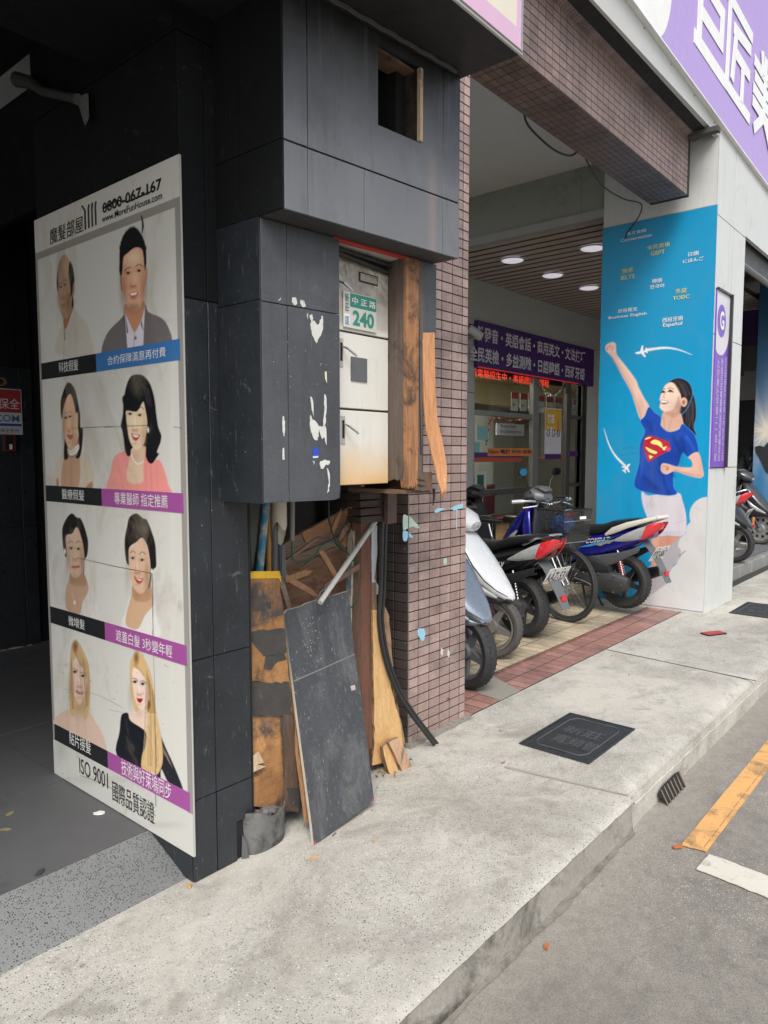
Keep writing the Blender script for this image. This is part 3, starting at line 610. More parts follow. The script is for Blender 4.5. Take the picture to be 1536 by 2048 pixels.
P.fr(7.877, 100, 740, 1.); P.line([(330, 915), (650, 905), (1000, 890)], [5, 10, 8], (12, 12, 12), .5); P.line([(262, 80), (270, 900)], 4, (110, 104, 92), .6, .5)
# --- row 3
P.fr(5.585, 100, 1010, 1.0)
P.poly([(165, 1080), (185, 900), (240, 800), (380, 780), (470, 950), (520, 1100), (548, 1260), (330, 1220), (190, 1170)], (216, 212, 208), 1.4)
P.poly([(168, 1070), (185, 900), (240, 820), (380, 790), (432, 940), (370, 1070), (325, 1225), (200, 1180)], (190, 155, 126)); P.poly([(235, 740), (228, 880), (400, 900), (365, 740)], (172, 132, 102))
P.poly([(245, 93), (300, 140), (340, 148), (380, 230), (410, 330), (427, 420), (417, 560), (385, 620), (378, 760), (365, 700), (372, 500), (350, 380), (300, 250), (250, 320), (182, 345), (185, 480), (187, 575), (160, 552), (138, 380), (140, 250), (190, 140)], (28, 25, 25))
P.poly([(182, 345), (245, 328), (300, 248), (345, 350), (372, 480), (383, 600), (362, 740), (300, 812), (250, 800), (210, 700), (190, 600), (182, 450)], (206, 176, 152))
P.ell(350, 640, 25, 130, (165, 130, 105), 4, .5); P.ell(205, 620, 15, 110, (175, 140, 116), 3, .5)
face_marks(P, (235, 483), (318, 491), 19, [(205, 425), (228, 404), (252, 420)], [(290, 425), (315, 402), (342, 418)], [(262, 560), (262, 604), (300, 606)], (150, 108, 88), (80, 55, 45))
P.line([(250, 690), (285, 692), (322, 686)], 26, (168, 88, 88), .6); P.ell(275, 1090, 10, 20, (235, 230, 225)); P.line([(240, 950), (270, 1080)], 4, (210, 200, 180)); P.ell(165, 520, 10, 30, (235, 230, 225))
P.poly([(800, 1360), (850, 1180), (920, 990), (1110, 980), (1165, 1110), (1200, 1280), (1230, 1470), (980, 1420)], (226, 224, 218), 1.4)
P.poly([(848, 1250), (895, 1060), (935, 990), (1110, 960), (1152, 1110), (1060, 1235), (980, 1385), (860, 1350)], (208, 172, 138)); P.poly([(930, 880), (940, 1060), (1120, 1060), (1110, 860)], (190, 146, 112))
P.poly([(965, 93), (1040, 150), (1080, 165), (1130, 280), (1175, 430), (1187, 600), (1185, 690), (1140, 740), (1128, 860), (1098, 930), (1105, 700), (1100, 520), (1040, 370), (960, 420), (890, 470), (882, 560), (880, 670), (850, 625), (833, 480), (838, 350), (860, 250), (885, 140)], (30, 26, 26))
hairs(P, ((900, 180), (1100, 260)), ((860, 330), (1130, 420)), 26, (78, 66, 62), 5, .5)
P.poly([(890, 482), (960, 430), (1020, 368), (1080, 440), (1108, 560), (1122, 700), (1108, 860), (1060, 960), (1000, 992), (940, 930), (900, 820), (886, 700), (882, 580)], (218, 184, 158))
P.ell(1080, 820, 30, 130, (178, 138, 110), 4, .5)
face_marks(P, (925, 594), (1028, 615), 21, [(898, 535), (925, 512), (950, 535)], [(1000, 550), (1030, 522), (1066, 550)], [(952, 700), (950, 750), (1005, 758)], (160, 115, 92), (90, 62, 50))
P.poly([(938, 798), (990, 822), (1042, 822), (1012, 876), (968, 866)], (186, 62, 66)); P.poly([(952, 812), (990, 830), (1028, 830), (1000, 846)], (240, 230, 225), .5); P.ell(1135, 740, 9, 28, (235, 230, 225))
P.line([(300, 588), (700, 680), (1138, 766)], [6, 8, 6], (20, 18, 16), .5); P.line([(1142, 770), (1146, 1000), (1152, 1480)], [6, 11, 4], (70, 66, 62), .5, .9); P.ell(1455, 1130, 25, 60, (170, 168, 156), 3, .6)
# --- row 4
P.fr(5.389, 100, 1260, 1.0)
P.poly([(40, 1010), (100, 910), (220, 850), (420, 880), (500, 1010), (570, 1130), (595, 1310), (300, 1160)], (212, 184, 166)); P.ell(330, 880, 90, 80, (190, 156, 136), 8, .6)
P.poly([(250, 128), (300, 122), (360, 230), (410, 350), (427, 480), (432, 700), (418, 880), (380, 970), (330, 900), (290, 880), (262, 930), (215, 880), (205, 600), (213, 350), (225, 200)], (196, 166, 122))
P.poly([(252, 330), (290, 290), (340, 380), (380, 480), (402, 560), (375, 700), (320, 802), (290, 770), (245, 650), (225, 500), (235, 400)], (220, 190, 172)); P.ell(240, 560, 16, 110, (180, 145, 122), 3, .5)
hairs(P, ((300, 200), (380, 350)), ((350, 900), (415, 800)), 12, (150, 118, 76), 5, .5); hairs(P, ((240, 250), (225, 400)), ((230, 850), (260, 850)), 8, (150, 118, 76), 5, .5)
P.ell(272, 175, 26, 55, (112, 74, 46), 3, .9); P.line([(270, 200), (290, 290), (340, 390)], 16, (132, 98, 64), 1.5, .7)
face_marks(P, (268, 452), (355, 496), 22, [(248, 408), (275, 425), (300, 440)], [(325, 465), (360, 455), (385, 480)], [(305, 560), (300, 605), (340, 614)], (160, 120, 100), (130, 100, 75))
P.line([(288, 662), (320, 685), (352, 680)], 26, (170, 98, 92), .6)
P.poly([(835, 905), (940, 860), (1060, 830), (1110, 1000), (1035, 1115), (900, 1030)], (230, 206, 188))
P.poly([(1130, 950), (1200, 1150), (1262, 1300), (1345, 1480), (1440, 1740), (1360, 1720), (1270, 1640), (1200, 1500), (1190, 1620), (1150, 1600), (1120, 1300)], (34, 34, 40), var=.6)
hairs(P, ((1180, 1200), (1260, 1350)), ((1230, 1330), (1330, 1500)), 10, (140, 128, 112), 7, .5)
P.poly([(785, 900), (842, 897), (872, 980), (1042, 1110), (1020, 1300), (990, 1490), (720, 1350), (748, 1100), (762, 950)], (22, 24, 32), var=.3)
P.poly([(930, 240), (980, 248), (1040, 350), (1090, 480), (1120, 650), (1140, 850), (1170, 1000), (1205, 1200), (1215, 1400), (1190, 1500), (1150, 1560), (1100, 1530), (1050, 1560), (985, 1480), (1000, 1320), (1042, 1250), (1050, 1000), (1060, 860), (960, 860), (930, 885), (900, 830), (870, 650), (858, 430), (880, 300)], (214, 180, 128))
P.poly([(900, 410), (980, 450), (1020, 520), (1060, 640), (1062, 760), (1000, 862), (950, 832), (905, 700), (885, 540)], (236, 212, 198))
P.poly([(1060, 760), (1085, 800), (1060, 880), (1050, 850)], (90, 55, 35), 1.2)
hairs(P, ((1040, 420), (1120, 700)), ((1000, 1450), (1190, 1480)), 34, (150, 118, 72), 5, .45); hairs(P, ((1050, 900), (1140, 900)), ((1000, 1450), (1190, 1480)), 20, (235, 206, 160), 5, .5)
P.ell(930, 300, 24, 68, (118, 80, 48), 3, .9); P.line([(905, 380), (960, 420), (1010, 490)], 18, (180, 142, 92), 1.5, .7)
face_marks(P, (916, 560), (1000, 582), 22, [(892, 520), (920, 525), (940, 545)], [(975, 560), (1005, 545), (1030, 570)], [(950, 640), (946, 690), (982, 694)], (188, 145, 125), (120, 88, 62))
P.poly([(936, 735), (965, 738), (1002, 742), (978, 784), (950, 776)], (172, 12, 30))
P.line([(160, 635), (300, 660), (480, 690), (640, 760), (790, 845)], [2, 4, 5, 8, 3], (120, 100, 80), 1., .6); P.line([(640, 860), (780, 890)], 5, (90, 80, 70), .8, .5); P.line([(1105, 0), (1130, 800), (1140, 1900)], [4, 6, 9], (60, 56, 52), .6, .85)
P.line([(1230, 370), (1275, 400)], 6, (80, 75, 70), .6, .6)
P.line([(330, 1570), (620, 1680), (900, 1880), (1140, 2000)], [5, 7, 6], (70, 64, 58), .7, .8)
for k in range(26):
    x, y = random.uniform(60, 1450), random.uniform(250, 1700); P.ell(x, y, random.uniform(4, 12), random.uniform(3, 9), (120, 110, 96), 1., .5)
P.fr(1, 0, 0, 1.)
P.line([(128, 460), (128, 760)], 1.2, (110, 106, 96), .8, .5); P.line([(283, 432), (286, 450), (284, 466)], [3, 4, 1], (25, 24, 24), .6)
for (sc_, ox_, oy_, A_, B_, col_, n_) in ((6.606, 200, 430, ((300, 250), (560, 300)), ((290, 480), (600, 560)), (44, 44, 50), 26), (7.877, 210, 740, ((400, 150), (700, 260)), ((290, 800), (810, 1200)), (42, 42, 50), 40), (7.877, 100, 740, ((230, 300), (380, 330)), ((180, 700), (470, 1200)), (48, 44, 44), 22), (5.585, 100, 1010, ((200, 150), (350, 200)), ((160, 450), (400, 520)), (58, 52, 50), 24), (5.389, 100, 1260, ((240, 180), (370, 260)), ((230, 850), (410, 880)), (226, 200, 156), 22)):
    pass
P.fr(1, 0, 0, 1)
for (x, y, r1, r2, f_) in ((150, 620, 6, 160, .93), (128, 900, 5, 200, .92), (300, 560, 14, 70, .95), (345, 900, 5, 500, 1.05), (330, 640, 40, 5, .94), (240, 1150, 60, 8, .96), (150, 1330, 50, 6, .90), (200, 1560, 90, 10, .86), (330, 1650, 40, 8, .85), (120, 1500, 12, 30, .82), (285, 470, 8, 20, .85)): P.mul(x, y, r1, r2, (f_, f_, f_*.98), 1)  # shading of upright and level folds painted into the print colours
P.build('portrait_print', print_mat('poster_print', .40, (.33, .28, .20), .5), poster)
blackb = M('banner_black', (.015, .016, .018), .4); blueb = M('banner_blue', (.045, .17, .42), .4, var=.06); purp = M('banner_purple', (.34, .08, .30), .4, var=.06)
def pbox(px0, py0, px1, py1, mat, name='banner', t=.0016, lay=0.):
    a, b = onx(px0, py0, XP), onx(px1, py1, XP); return B(name, (XP-t-lay, min(a.y, b.y), min(a.z, b.z)), (XP-.0006-lay, max(a.y, b.y), max(a.z, b.z)), mat, poster)
rows4 = [((89, 724.6, 757), (360.3, 679, 722), 192, blueb), ((96, 970, 1002), (366, 987.3, 1026.8), 203.5, purp), ((103, 1211, 1245), (369, 1292, 1331), 210, purp), ((109.5, 1444.6, 1478), (375, 1587, 1623), 216, purp)]
for (lx, lt, lb), (rx, rt, rb), spx, cm in rows4:
    zt_ = (zt(lx, lt)+zt(rx, rt))/2; zb_ = (zt(lx, lb)+zt(rx, rb))/2; ysp = yt(spx, (lt+rt)/2)
    B('banner', (XP-.0016, ysp+.0005, zb_), (XP-.0006, 3.085, zt_), blackb, poster); B('banner', (XP-.0016, 2.085, zb_), (XP-.0006, ysp-.0005, zt_), cm, poster)
def ptext(body, a, b, mat, bold=0., out=.0022):
    """a: lower left pixel, b: upper right pixel on the poster plane"""
    A, Bq = onx(*a, XP), onx(*b, XP); return text(body, (XP, A.y, A.z), (0, -1, 0), (0, 0, 1), A.y-Bq.y, Bq.z-A.z, mat, poster, bold=bold, out=out)
ptext('科技假髮', (119, 746), (157, 718), wl); ptext('合約保障滿意再付費', (216, 731), (332, 693), wl, .0)
ptext('醫療假髮', (125, 998), (169, 980), wl); ptext('專業醫師 指定推薦', (230, 1008), (336, 990), wl, .0)
ptext('微增髮', (138, 1250), (170, 1240), wl); ptext('遮蓋白髮 3秒變年輕', (233, 1281), (345, 1291), wl, .0)
ptext('貼片接髮', (140, 1487), (182, 1483), wl); ptext('技術與好萊塢同步', (244, 1548), (343, 1567), wl, .0)
ptext('魔髮部屋', (101, 490), (167, 430), bk, .0); ptext('0800-067-167', (206, 428), (324, 355), bk, .022); ptext('www.MoreFunHouse.com', (205, 446), (325, 383), bk, .008)
ptext('ISO 9001', (160, 1545), (216, 1546), bk); ptext('國際品質認證', (226, 1600), (309, 1606), bk, .0)
mb = MB()
for k in range(4):
    x = 171+k*7; a = onx(x, 459-k*3, XP-.002); b = onx(x+1, 420-k*3.5, XP-.002); c = onx(x-4 if k < 1 else x+2, 411-k*3, XP-.002)
    mb.tube([a, (a.x, a.y, b.z), (a.x, a.y+(.02 if k < 1 else -.006), c.z)], .0035, 6)
mb.build('house_logo', bk, poster)
A, Bq = onx(206, 417, XP-.0024), onx(300, 384, XP-.0024); MB().tube([A, A.lerp(Bq, .3)+Vector((0, 0, .012)), A.lerp(Bq, .55)-Vector((0, 0, .006)), Bq], .003, 5).build('marker_scrawl', bk, poster)
# ================================================================ METER BOX (upper hood, lower casing, steel cabinet)
SK = -0.1                                             # the fronts are skewed: y drops 0.1 m per metre of x
SKM = Matrix(((1, 0, 0, 0), (SK, 1, 0, -SK*1.575), (0, 0, 1, 0), (0, 0, 0, 1)))   # shear in plan about x = 1.575
hood = thing('meter_hood', 'charcoal panelled upper box with an open square hole under the sign', 'box')
def frontpanel(par, x0, x1, z0, z1, y, mat, hole=None, th=.012):
    if not hole: return B('panel', (x0+.0015, y, z0+.0015), (x1-.0015, y+th, z1-.0015), mat, par, T=SKM, bevel=.001)
    hx0, hx1, hz0, hz1 = hole; m = MB()
    m.box((x0+.0015, y, z0+.0015), (hx0, y+th, z1-.0015), SKM); m.box((hx1, y, z0+.0015), (x1-.0015, y+th, z1-.0015), SKM)
    m.box((hx0, y, z0+.0015), (hx1, y+th, hz0), SKM); m.box((hx0, y, hz1), (hx1, y+th, z1-.0015), SKM)
    return m.build('panel', mat, par)
YH = 1.745
xs_ = [1.575, 1.668, 2.314, 2.405]
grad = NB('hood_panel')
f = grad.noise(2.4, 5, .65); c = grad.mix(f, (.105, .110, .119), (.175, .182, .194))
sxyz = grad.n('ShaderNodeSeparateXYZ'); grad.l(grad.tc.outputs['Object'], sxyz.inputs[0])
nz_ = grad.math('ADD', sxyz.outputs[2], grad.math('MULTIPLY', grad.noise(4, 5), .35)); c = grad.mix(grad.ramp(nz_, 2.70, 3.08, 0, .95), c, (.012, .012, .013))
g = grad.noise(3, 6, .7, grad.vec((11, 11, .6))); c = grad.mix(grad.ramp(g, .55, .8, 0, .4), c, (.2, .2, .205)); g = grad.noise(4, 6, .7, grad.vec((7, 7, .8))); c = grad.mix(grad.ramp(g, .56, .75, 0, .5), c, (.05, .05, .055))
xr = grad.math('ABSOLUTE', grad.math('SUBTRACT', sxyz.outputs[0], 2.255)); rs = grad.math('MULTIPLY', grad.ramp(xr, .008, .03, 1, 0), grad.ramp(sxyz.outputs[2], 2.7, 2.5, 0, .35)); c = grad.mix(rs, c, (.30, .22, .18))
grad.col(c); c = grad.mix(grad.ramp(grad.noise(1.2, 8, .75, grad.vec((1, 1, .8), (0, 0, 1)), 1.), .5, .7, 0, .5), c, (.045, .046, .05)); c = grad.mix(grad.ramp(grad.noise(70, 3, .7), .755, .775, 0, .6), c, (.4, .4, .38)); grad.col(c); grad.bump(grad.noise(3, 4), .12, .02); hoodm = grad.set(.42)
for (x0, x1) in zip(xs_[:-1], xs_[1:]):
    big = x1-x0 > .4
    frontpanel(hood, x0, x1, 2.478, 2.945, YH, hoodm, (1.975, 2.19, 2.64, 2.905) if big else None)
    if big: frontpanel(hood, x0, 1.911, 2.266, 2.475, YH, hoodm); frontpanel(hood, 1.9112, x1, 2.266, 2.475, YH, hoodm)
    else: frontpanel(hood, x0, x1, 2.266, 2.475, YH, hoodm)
for (y0, y1) in ((YH+.001, 1.952), (1.955, 2.081)):
    B('side_panel', (1.567, y0, 2.268), (1.574, y1, 2.476), soot, hood); B('side_panel', (1.567, y0, 2.479), (1.574, y1, 2.945), soot, hood)
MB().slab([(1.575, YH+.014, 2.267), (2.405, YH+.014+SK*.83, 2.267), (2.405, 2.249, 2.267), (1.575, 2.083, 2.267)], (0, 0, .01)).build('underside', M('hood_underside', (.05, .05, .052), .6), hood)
B('right_side', (2.406, 1.664, 2.268), (2.412, 2.245, 2.945), hoodm, hood)
# recess behind the hole: dark pocket with a burnt timber frame
burnt = wood('burnt_timber', (.16, .09, .05), (.30, .2, .13), (.03, .02, .016), .5, (8, 8, 1)); oldw = wood('old_timber', (.25, .12, .05), (.42, .24, .12), (.05, .03, .02), .58, (9, 9, 1))
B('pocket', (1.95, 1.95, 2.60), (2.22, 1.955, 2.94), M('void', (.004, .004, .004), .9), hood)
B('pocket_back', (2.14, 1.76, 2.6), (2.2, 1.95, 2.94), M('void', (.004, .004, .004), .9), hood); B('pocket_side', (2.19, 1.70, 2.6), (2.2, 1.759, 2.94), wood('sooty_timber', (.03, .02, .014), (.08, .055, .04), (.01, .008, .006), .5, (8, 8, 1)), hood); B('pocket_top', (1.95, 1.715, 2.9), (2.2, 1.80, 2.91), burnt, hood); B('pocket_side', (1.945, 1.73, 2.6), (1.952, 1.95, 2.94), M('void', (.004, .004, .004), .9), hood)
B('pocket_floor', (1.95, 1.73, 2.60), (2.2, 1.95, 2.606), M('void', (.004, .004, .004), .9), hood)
MB().box((2.176, 1.676, 2.645), (2.193, 1.69, 2.90)).build('splintered_edge', wood('raw_edge', (.42, .3, .19), (.6, .47, .32), (.1, .06, .04), .6, (8, 8, 1)), hood)
# lower casing
case = thing('meter_casing', 'charcoal casing with torn white sticker remains beside the steel cabinet', 'box')
YC = 1.86
casem = M('casing_panel', (.046, .049, .055), .45, var=.25, vs=2.2, dirt=(.028, .028, .03), dth=.54, ds=3.2, bump=.12, bs=25, streak=.7, fleck=.6, scratch=.4, grain=.15)
for (x0, x1) in ((1.575, 1.676), (1.6785, 1.905)):
    for (z0, z1) in ((1.34, 1.998), (2.001, 2.264)):
        if x0 > 1.6 and z0 < 1.5:
            m = MB(); ps = [(x0, YC, z0), (x1-.03, YC, z0-.002), (x1-.004, YC, z0+.004), (x1, YC, z0+.03), (x1, YC, z1), (x0, YC, z1)]
            m.slab([SKM @ Vector(p) for p in ps], (0, .012, 0)).build('panel', casem, case)
        else: B('panel', (x0, YC, z0), (x1, YC+.012, z1), casem, case, T=SKM, bevel=.001)
for (z0, z1) in ((1.338, 2.003), (2.006, 2.266)): B('side_panel', (1.567, 1.8615, z0), (1.574, 2.081, z1), char, case)
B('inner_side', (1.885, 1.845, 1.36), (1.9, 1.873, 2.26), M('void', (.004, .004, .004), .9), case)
B('bottom_board', (1.576, 1.88, 1.342), (1.9, 2.08, 1.352), burnt, case)
paper = M('torn_paper', (.56, .55, .52), .85, var=.15, vs=20, dirt=(.3, .28, .25), dth=.58, ds=30); paperb = M('torn_paper_cream', (.6, .56, .42), .8)
def scrap(pts, mat, sc=3.339, ox=480, oy=440, name='sticker_scrap'):
    ps = []
    if len(pts) > 4 and name == 'sticker_scrap': pts = [(q[0]+random.uniform(-3.5, 3.5), q[1]+random.uniform(-5, 5)) for q in catmull(pts, 4)]
    for (x, y) in pts:
        p = hit(x/sc+ox, y/sc+oy, SKM @ Vector((1.575, YC-.0006, 0)), (.1, 1, 0)); ps.append(p)
    MB().slab(ps, (0, -.0009, 0)).build(name, mat, case)
scrap([(548, 640), (552, 700), (545, 760), (520, 800), (510, 820), (490, 790), (478, 740), (470, 710), (480, 670), (500, 680), (515, 700), (530, 680)], paper)
scrap([(346, 545), (355, 515), (372, 525), (380, 555), (365, 570)], paper); scrap([(404, 540), (418, 533), (432, 550), (438, 578), (410, 572)], paper)
scrap([(445, 630), (455, 622), (452, 665)], paper); scrap([(462, 640), (480, 628), (488, 660), (476, 680)], paper); scrap([(252, 540), (275, 518), (268, 535)], paperb)
scrap([(470, 1180), (485, 1200), (488, 1310), (478, 1260), (472, 1210)], paper); scrap([(560, 1180), (572, 1175), (575, 1290), (568, 1360), (555, 1390), (562, 1280)], paper)
scrap([(470, 1300), (480, 1330), (500, 1340), (535, 1380), (570, 1380), (578, 1500), (560, 1450), (545, 1465), (530, 1400), (522, 1450), (505, 1470), (480, 1430), (466, 1360)], paper)
scrap([(285, 1320), (292, 1315), (298, 1350), (296, 1440), (282, 1400)], paper); scrap([(284, 1525), (294, 1520), (297, 1600), (283, 1600)], paper)
scrap([(535, 1615), (560, 1605), (600, 1607), (597, 1630), (575, 1635), (550, 1665), (538, 1650)], paper); scrap([(582, 1660), (600, 1720), (592, 1810), (583, 1815), (590, 1760)], paper); scrap([(565, 1012), (578, 1012), (580, 1090), (568, 1060)], paperb)
scrap([(487, 1525), (522, 1518), (523, 1575), (485, 1578)], M('blue_tag', (.02, .06, .45), .5)); scrap([(485, 1578), (523, 1575), (520, 1588), (488, 1590)], paper); scrap([(484, 1608), (500, 1612), (495, 1635)], M('pale_blue_tag', (.3, .38, .6), .5))
for k in range(26):
    x, y = random.choice([(random.gauss(320, 12), random.uniform(700, 1500)), (random.uniform(450, 600), random.uniform(900, 1100)), (random.uniform(180, 640), random.uniform(600, 1800))]); r = random.uniform(1.2, 4); scrap([(x, y), (x+r, y+r*.5), (x+r*.7, y+r*1.8)], paper)
# steel cabinet
cab = thing('meter_cabinet', 'rust stained white steel meter cabinet of three doors inside the broken casing', 'cabinet')
CY = 1.875
rust = NB('cabinet_steel'); f = rust.noise(3, 5, .6); c = rust.mix(f, (.60, .58, .52), (.72, .70, .64))
sx = rust.n('ShaderNodeSeparateXYZ'); rust.l(rust.tc.outputs['Object'], sx.inputs[0])
zz = rust.math('ADD', sx.outputs[2], rust.math('MULTIPLY', rust.noise(9, 5, .6, rust.vec((1, 1, .5))), .16))
c = rust.mix(rust.ramp(zz, 1.64, 1.46, 0, .9), c, (.62, .36, .11))
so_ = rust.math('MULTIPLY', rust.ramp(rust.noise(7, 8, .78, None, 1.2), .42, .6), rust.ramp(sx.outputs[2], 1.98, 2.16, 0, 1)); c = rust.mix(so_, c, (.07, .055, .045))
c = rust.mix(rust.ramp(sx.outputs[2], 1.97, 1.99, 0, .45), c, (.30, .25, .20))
s4 = rust.math('MULTIPLY', rust.ramp(rust.noise(4, 6, .7, rust.vec((10, 10, .7))), .52, .78), rust.ramp(rust.noise(1.7, 3), .4, .6, .1, .4)); c = rust.mix(s4, c, (.42, .33, .24)); c = rust.mix(rust.ramp(rust.noise(5, 7, .8, None, .8), .54, .68, 0, .35), c, (.36, .30, .26))
c = rust.mix(rust.ramp(rust.noise(30, 6, .75), .66, .74, 0, .6), c, (.12, .08, .05)); rust.col(c); rustm = rust.set(.42)
for (z0, z1) in ((1.960, 2.222), (1.675, 1.952), (1.387, 1.667)):
    B('door', (1.86, CY, z0), (2.233, CY+.02, z1), rustm, cab, bevel=.002)
B('carcass', (1.86, CY+.012, 1.388), (2.236, CY+.19, 2.25), M('cabinet_dark', (.05, .045, .04), .7), cab)
B('meter_window', (2.014, CY-.004, 1.777), (2.103, CY+.001, 1.867), M('grey_window', (.10, .10, .105), .2, var=.2), cab)
hs = M('handle_steel', (.45, .44, .42), .3, metal=.9, dirt=(.12, .1, .08), dth=.6, ds=20)
for (px, py) in ((686, 860), (682, 705), (674, 575)):
    p = ony(px, py, CY-.002); x, z = p.x, p.z
    B('handle_plate', (x-.011, CY-.003, z-.052), (x+.011, CY-.0005, z+.052), M('plate_worn', (.38, .36, .32), .5), cab)
    B('keyway', (x-.005, CY-.0045, z-.03), (x+.006, CY-.0032, z+.036), M('slot_black', (.008, .008, .008), .9), cab)
    MB().tube([(x+.002, CY-.008, z+.022), (x+.006, CY-.032, z+.012), (x+.03, CY-.045, z-.008), (x+.038, CY-.046, z-.014)], [.004, .0045, .005, .003], 6).build('handle', hs, cab, smooth=True)
B('name_slot', (2.06, CY-.004, 2.150), (2.165, CY-.001, 2.186), M('slot_frame', (.03, .028, .025), .7), cab); B('name_card', (2.065, CY-.0052, 2.155), (2.160, CY-.0042, 2.181), M('faded_card', (.32, .30, .24), .7, dirt=(.1, .08, .06), dth=.5, ds=30), cab)
tr = M('faded_white', (.55, .52, .46), .6, dirt=(.1, .08, .06), dth=.55, ds=14)
for k, (a, b, z) in enumerate(((1.86, 2.25, 2.252), (1.86, 2.22, 2.235))): MB().tube([(a, CY-.012-.012*k, z-.01), (b, CY-.012, z-.015-.012*k)], .009, 6).build('conduit', M('black_hose', (.02, .02, .02), .6), cab, smooth=True)
MB().slab([(1.88, 1.85, 2.262), (2.25, 1.80, 2.262), (2.25, CY, 2.255), (1.88, CY, 2.255)], (0, 0, .003)).build('top_lining', tr, cab)
MB().slab([(1.88, 1.829, 2.2655), (2.31, 1.786, 2.2655), (2.31, 1.80, 2.2600), (1.88, 1.845, 2.2600)], (0, -.0006, -.006)).build('red_edge', M('red_paint', (.42, .04, .035), .5), cab)
# address plate
pl = thing('address_plate', 'green and white enamel street number plate 240 on the upper cabinet door', 'number plate')
p0, p1 = ony(684, 656, CY), ony(750, 580, CY); x0, x1, z0, z1 = 2.045-.006, 2.236-.006, 1.987, 2.128
x0, x1 = p0.x, ony(750, 620, CY).x
z0, z1 = ony(750, 667, CY).z, ony(683, 581, CY).z
B('plate', (x0, CY-.009, z0), (x1, CY-.005, z1), M('enamel_white', (.55, .55, .50), .35, dirt=(.3, .26, .2), dth=.6, ds=14), pl, bevel=.0015)
grn = M('enamel_green', (.02, .22, .15), .35, var=.08); xs1 = x0+(x1-x0)*.19
B('green_band', (xs1, CY-.0102, z0+(z1-z0)*.60), (x1-.004, CY-.0092, z1-.004), grn, pl)
B('lower_label', (x0+.003, CY-.0102, z0+.004), (xs1-.003, CY-.0092, z0+(z1-z0)*.38), wl, pl)
text('中 正 路', (xs1+.008, CY-.0105, z0+(z1-z0)*.68), (1, 0, 0), (0, 0, 1), (x1-xs1)*.88, (z1-z0)*.2, wl, pl, bold=.01)
text('240', (xs1+.012, CY-.0095, z0+(z1-z0)*.1), (1, 0, 0), (0, 0, 1), (x1-xs1)*.8, (z1-z0)*.42, grn, pl, bold=.03)
text('新\n莊', (x0+.006, CY-.0095, z0+(z1-z0)*.45), (1, 0, 0), (0, 0, 1), (xs1-x0)*.62, (z1-z0)*.48, M('green_ink', (.03, .12, .09), .5), pl)
text('區', (x0+.006, CY-.0105, z0+(z1-z0)*.08), (1, 0, 0), (0, 0, 1), (xs1-x0)*.62, (z1-z0)*.22, M('blue_ink', (.02, .1, .3), .5), pl)
# timber jamb, frame and torn veneer on the right of the opening
jb = thing('timber_jamb', 'weathered brown timber jamb right of the steel cabinet with frayed lower edges', 'timber frame')
jm = wood('grey_jamb', (.075, .052, .04), (.14, .105, .085), (.03, .022, .018), .55, (16, 16, .7)); 
def ragslab(name, x0, x1, z0, z1, y, th, mat, par, rag=.035, n=13, T=None, ragtop=False):
    """board with a splintered lower edge"""
    pts = [(x0, y, z1), (x1, y, z1)] if not ragtop else [(x0+(x1-x0)*k/n, y, z1-random.random()*rag) for k in range(n+1)]
    pts += [(x1-(x1-x0)*k/n, y, z0+random.random()*rag*(1 if k % 2 else .3)) for k in range(n+1)]
    pts = [Vector(p) for p in pts]; 
    if T: pts = [T @ p for p in pts]
    d = Vector((0, th, 0)); d = (T.to_3x3() @ d) if T else d
    return MB().slab(pts, d).build(name, mat, par)
mj = MB(); pts = [(2.2365, 1.80, 2.262), (2.2365, CY+.012, 2.262)]+[(2.2365, CY+.012-.087*k/6, 1.385+.02*random.random()) for k in range(7)]
mj.slab(pts, (.012, 0, 0)).build('inner_jamb', jm, jb)
Tm = SKM
ragslab('front_board', 2.2366, 2.305, 1.365, 2.262, 1.852, .03, wood('warm_board', (.22, .09, .035), (.42, .21, .095), (.05, .03, .02), .50, (12, 12, .8)), jb, T=Tm)
ragslab('edge_board', 2.3065, 2.335, 1.36, 2.262, 1.856, .05, jm, jb, T=Tm)
MB().tube([(2.309, 1.79, 2.25), (2.312, 1.783, 2.0), (2.316, 1.783, 1.75), (2.325, 1.78, 1.5)], .003, 5).build('cable', bk, jb)
for k in range(3):
    z = 1.36+k*.022; x = 2.29+random.random()*.03; MB().slab([(x, 1.775, z), (x+.05, 1.775, z-.006), (x+.045, 1.775, z+.006), (x+.01, 1.775, z+.013)], (0, .02, 0)).build('splinter', jm, jb)
MB().box((2.335, 1.78, 1.355), (2.40, 1.95, 1.43)).build('corner_block', wood('dark_block', (.10, .06, .04), (.18, .1, .06), None, .5, (8, 1, 8)), jb)
B('base_board', (2.24, 1.80, 1.345), (2.42, 2.1, 1.362), wood('dark_block', (.1, .06, .04), (.18, .1, .06)), jb)
fp = thing('facing_panel', 'short charcoal facing panel hanging above the torn veneer strip', 'panel')
B('panel', (2.337, YC, 1.988), (2.417, YC+.03, 2.264), casem, fp, T=SKM, bevel=.001)
B('backing', (2.34, 1.83, 1.36), (2.405, 2.1, 2.262), M('dark_backing', (.03, .025, .022), .8), fp)
vn = thing('veneer_strip', 'long orange brown veneer strip peeling away at its lower end', 'timber strip')
m = MB(); N_ = 16
vl = [(845, 665), (846, 740), (848, 800), (853, 860), (866, 915), (876, 960), (884, 985)]; vr = [(869, 665), (870, 720), (871, 780), (875, 840), (885, 880), (894, 935), (893, 978)]
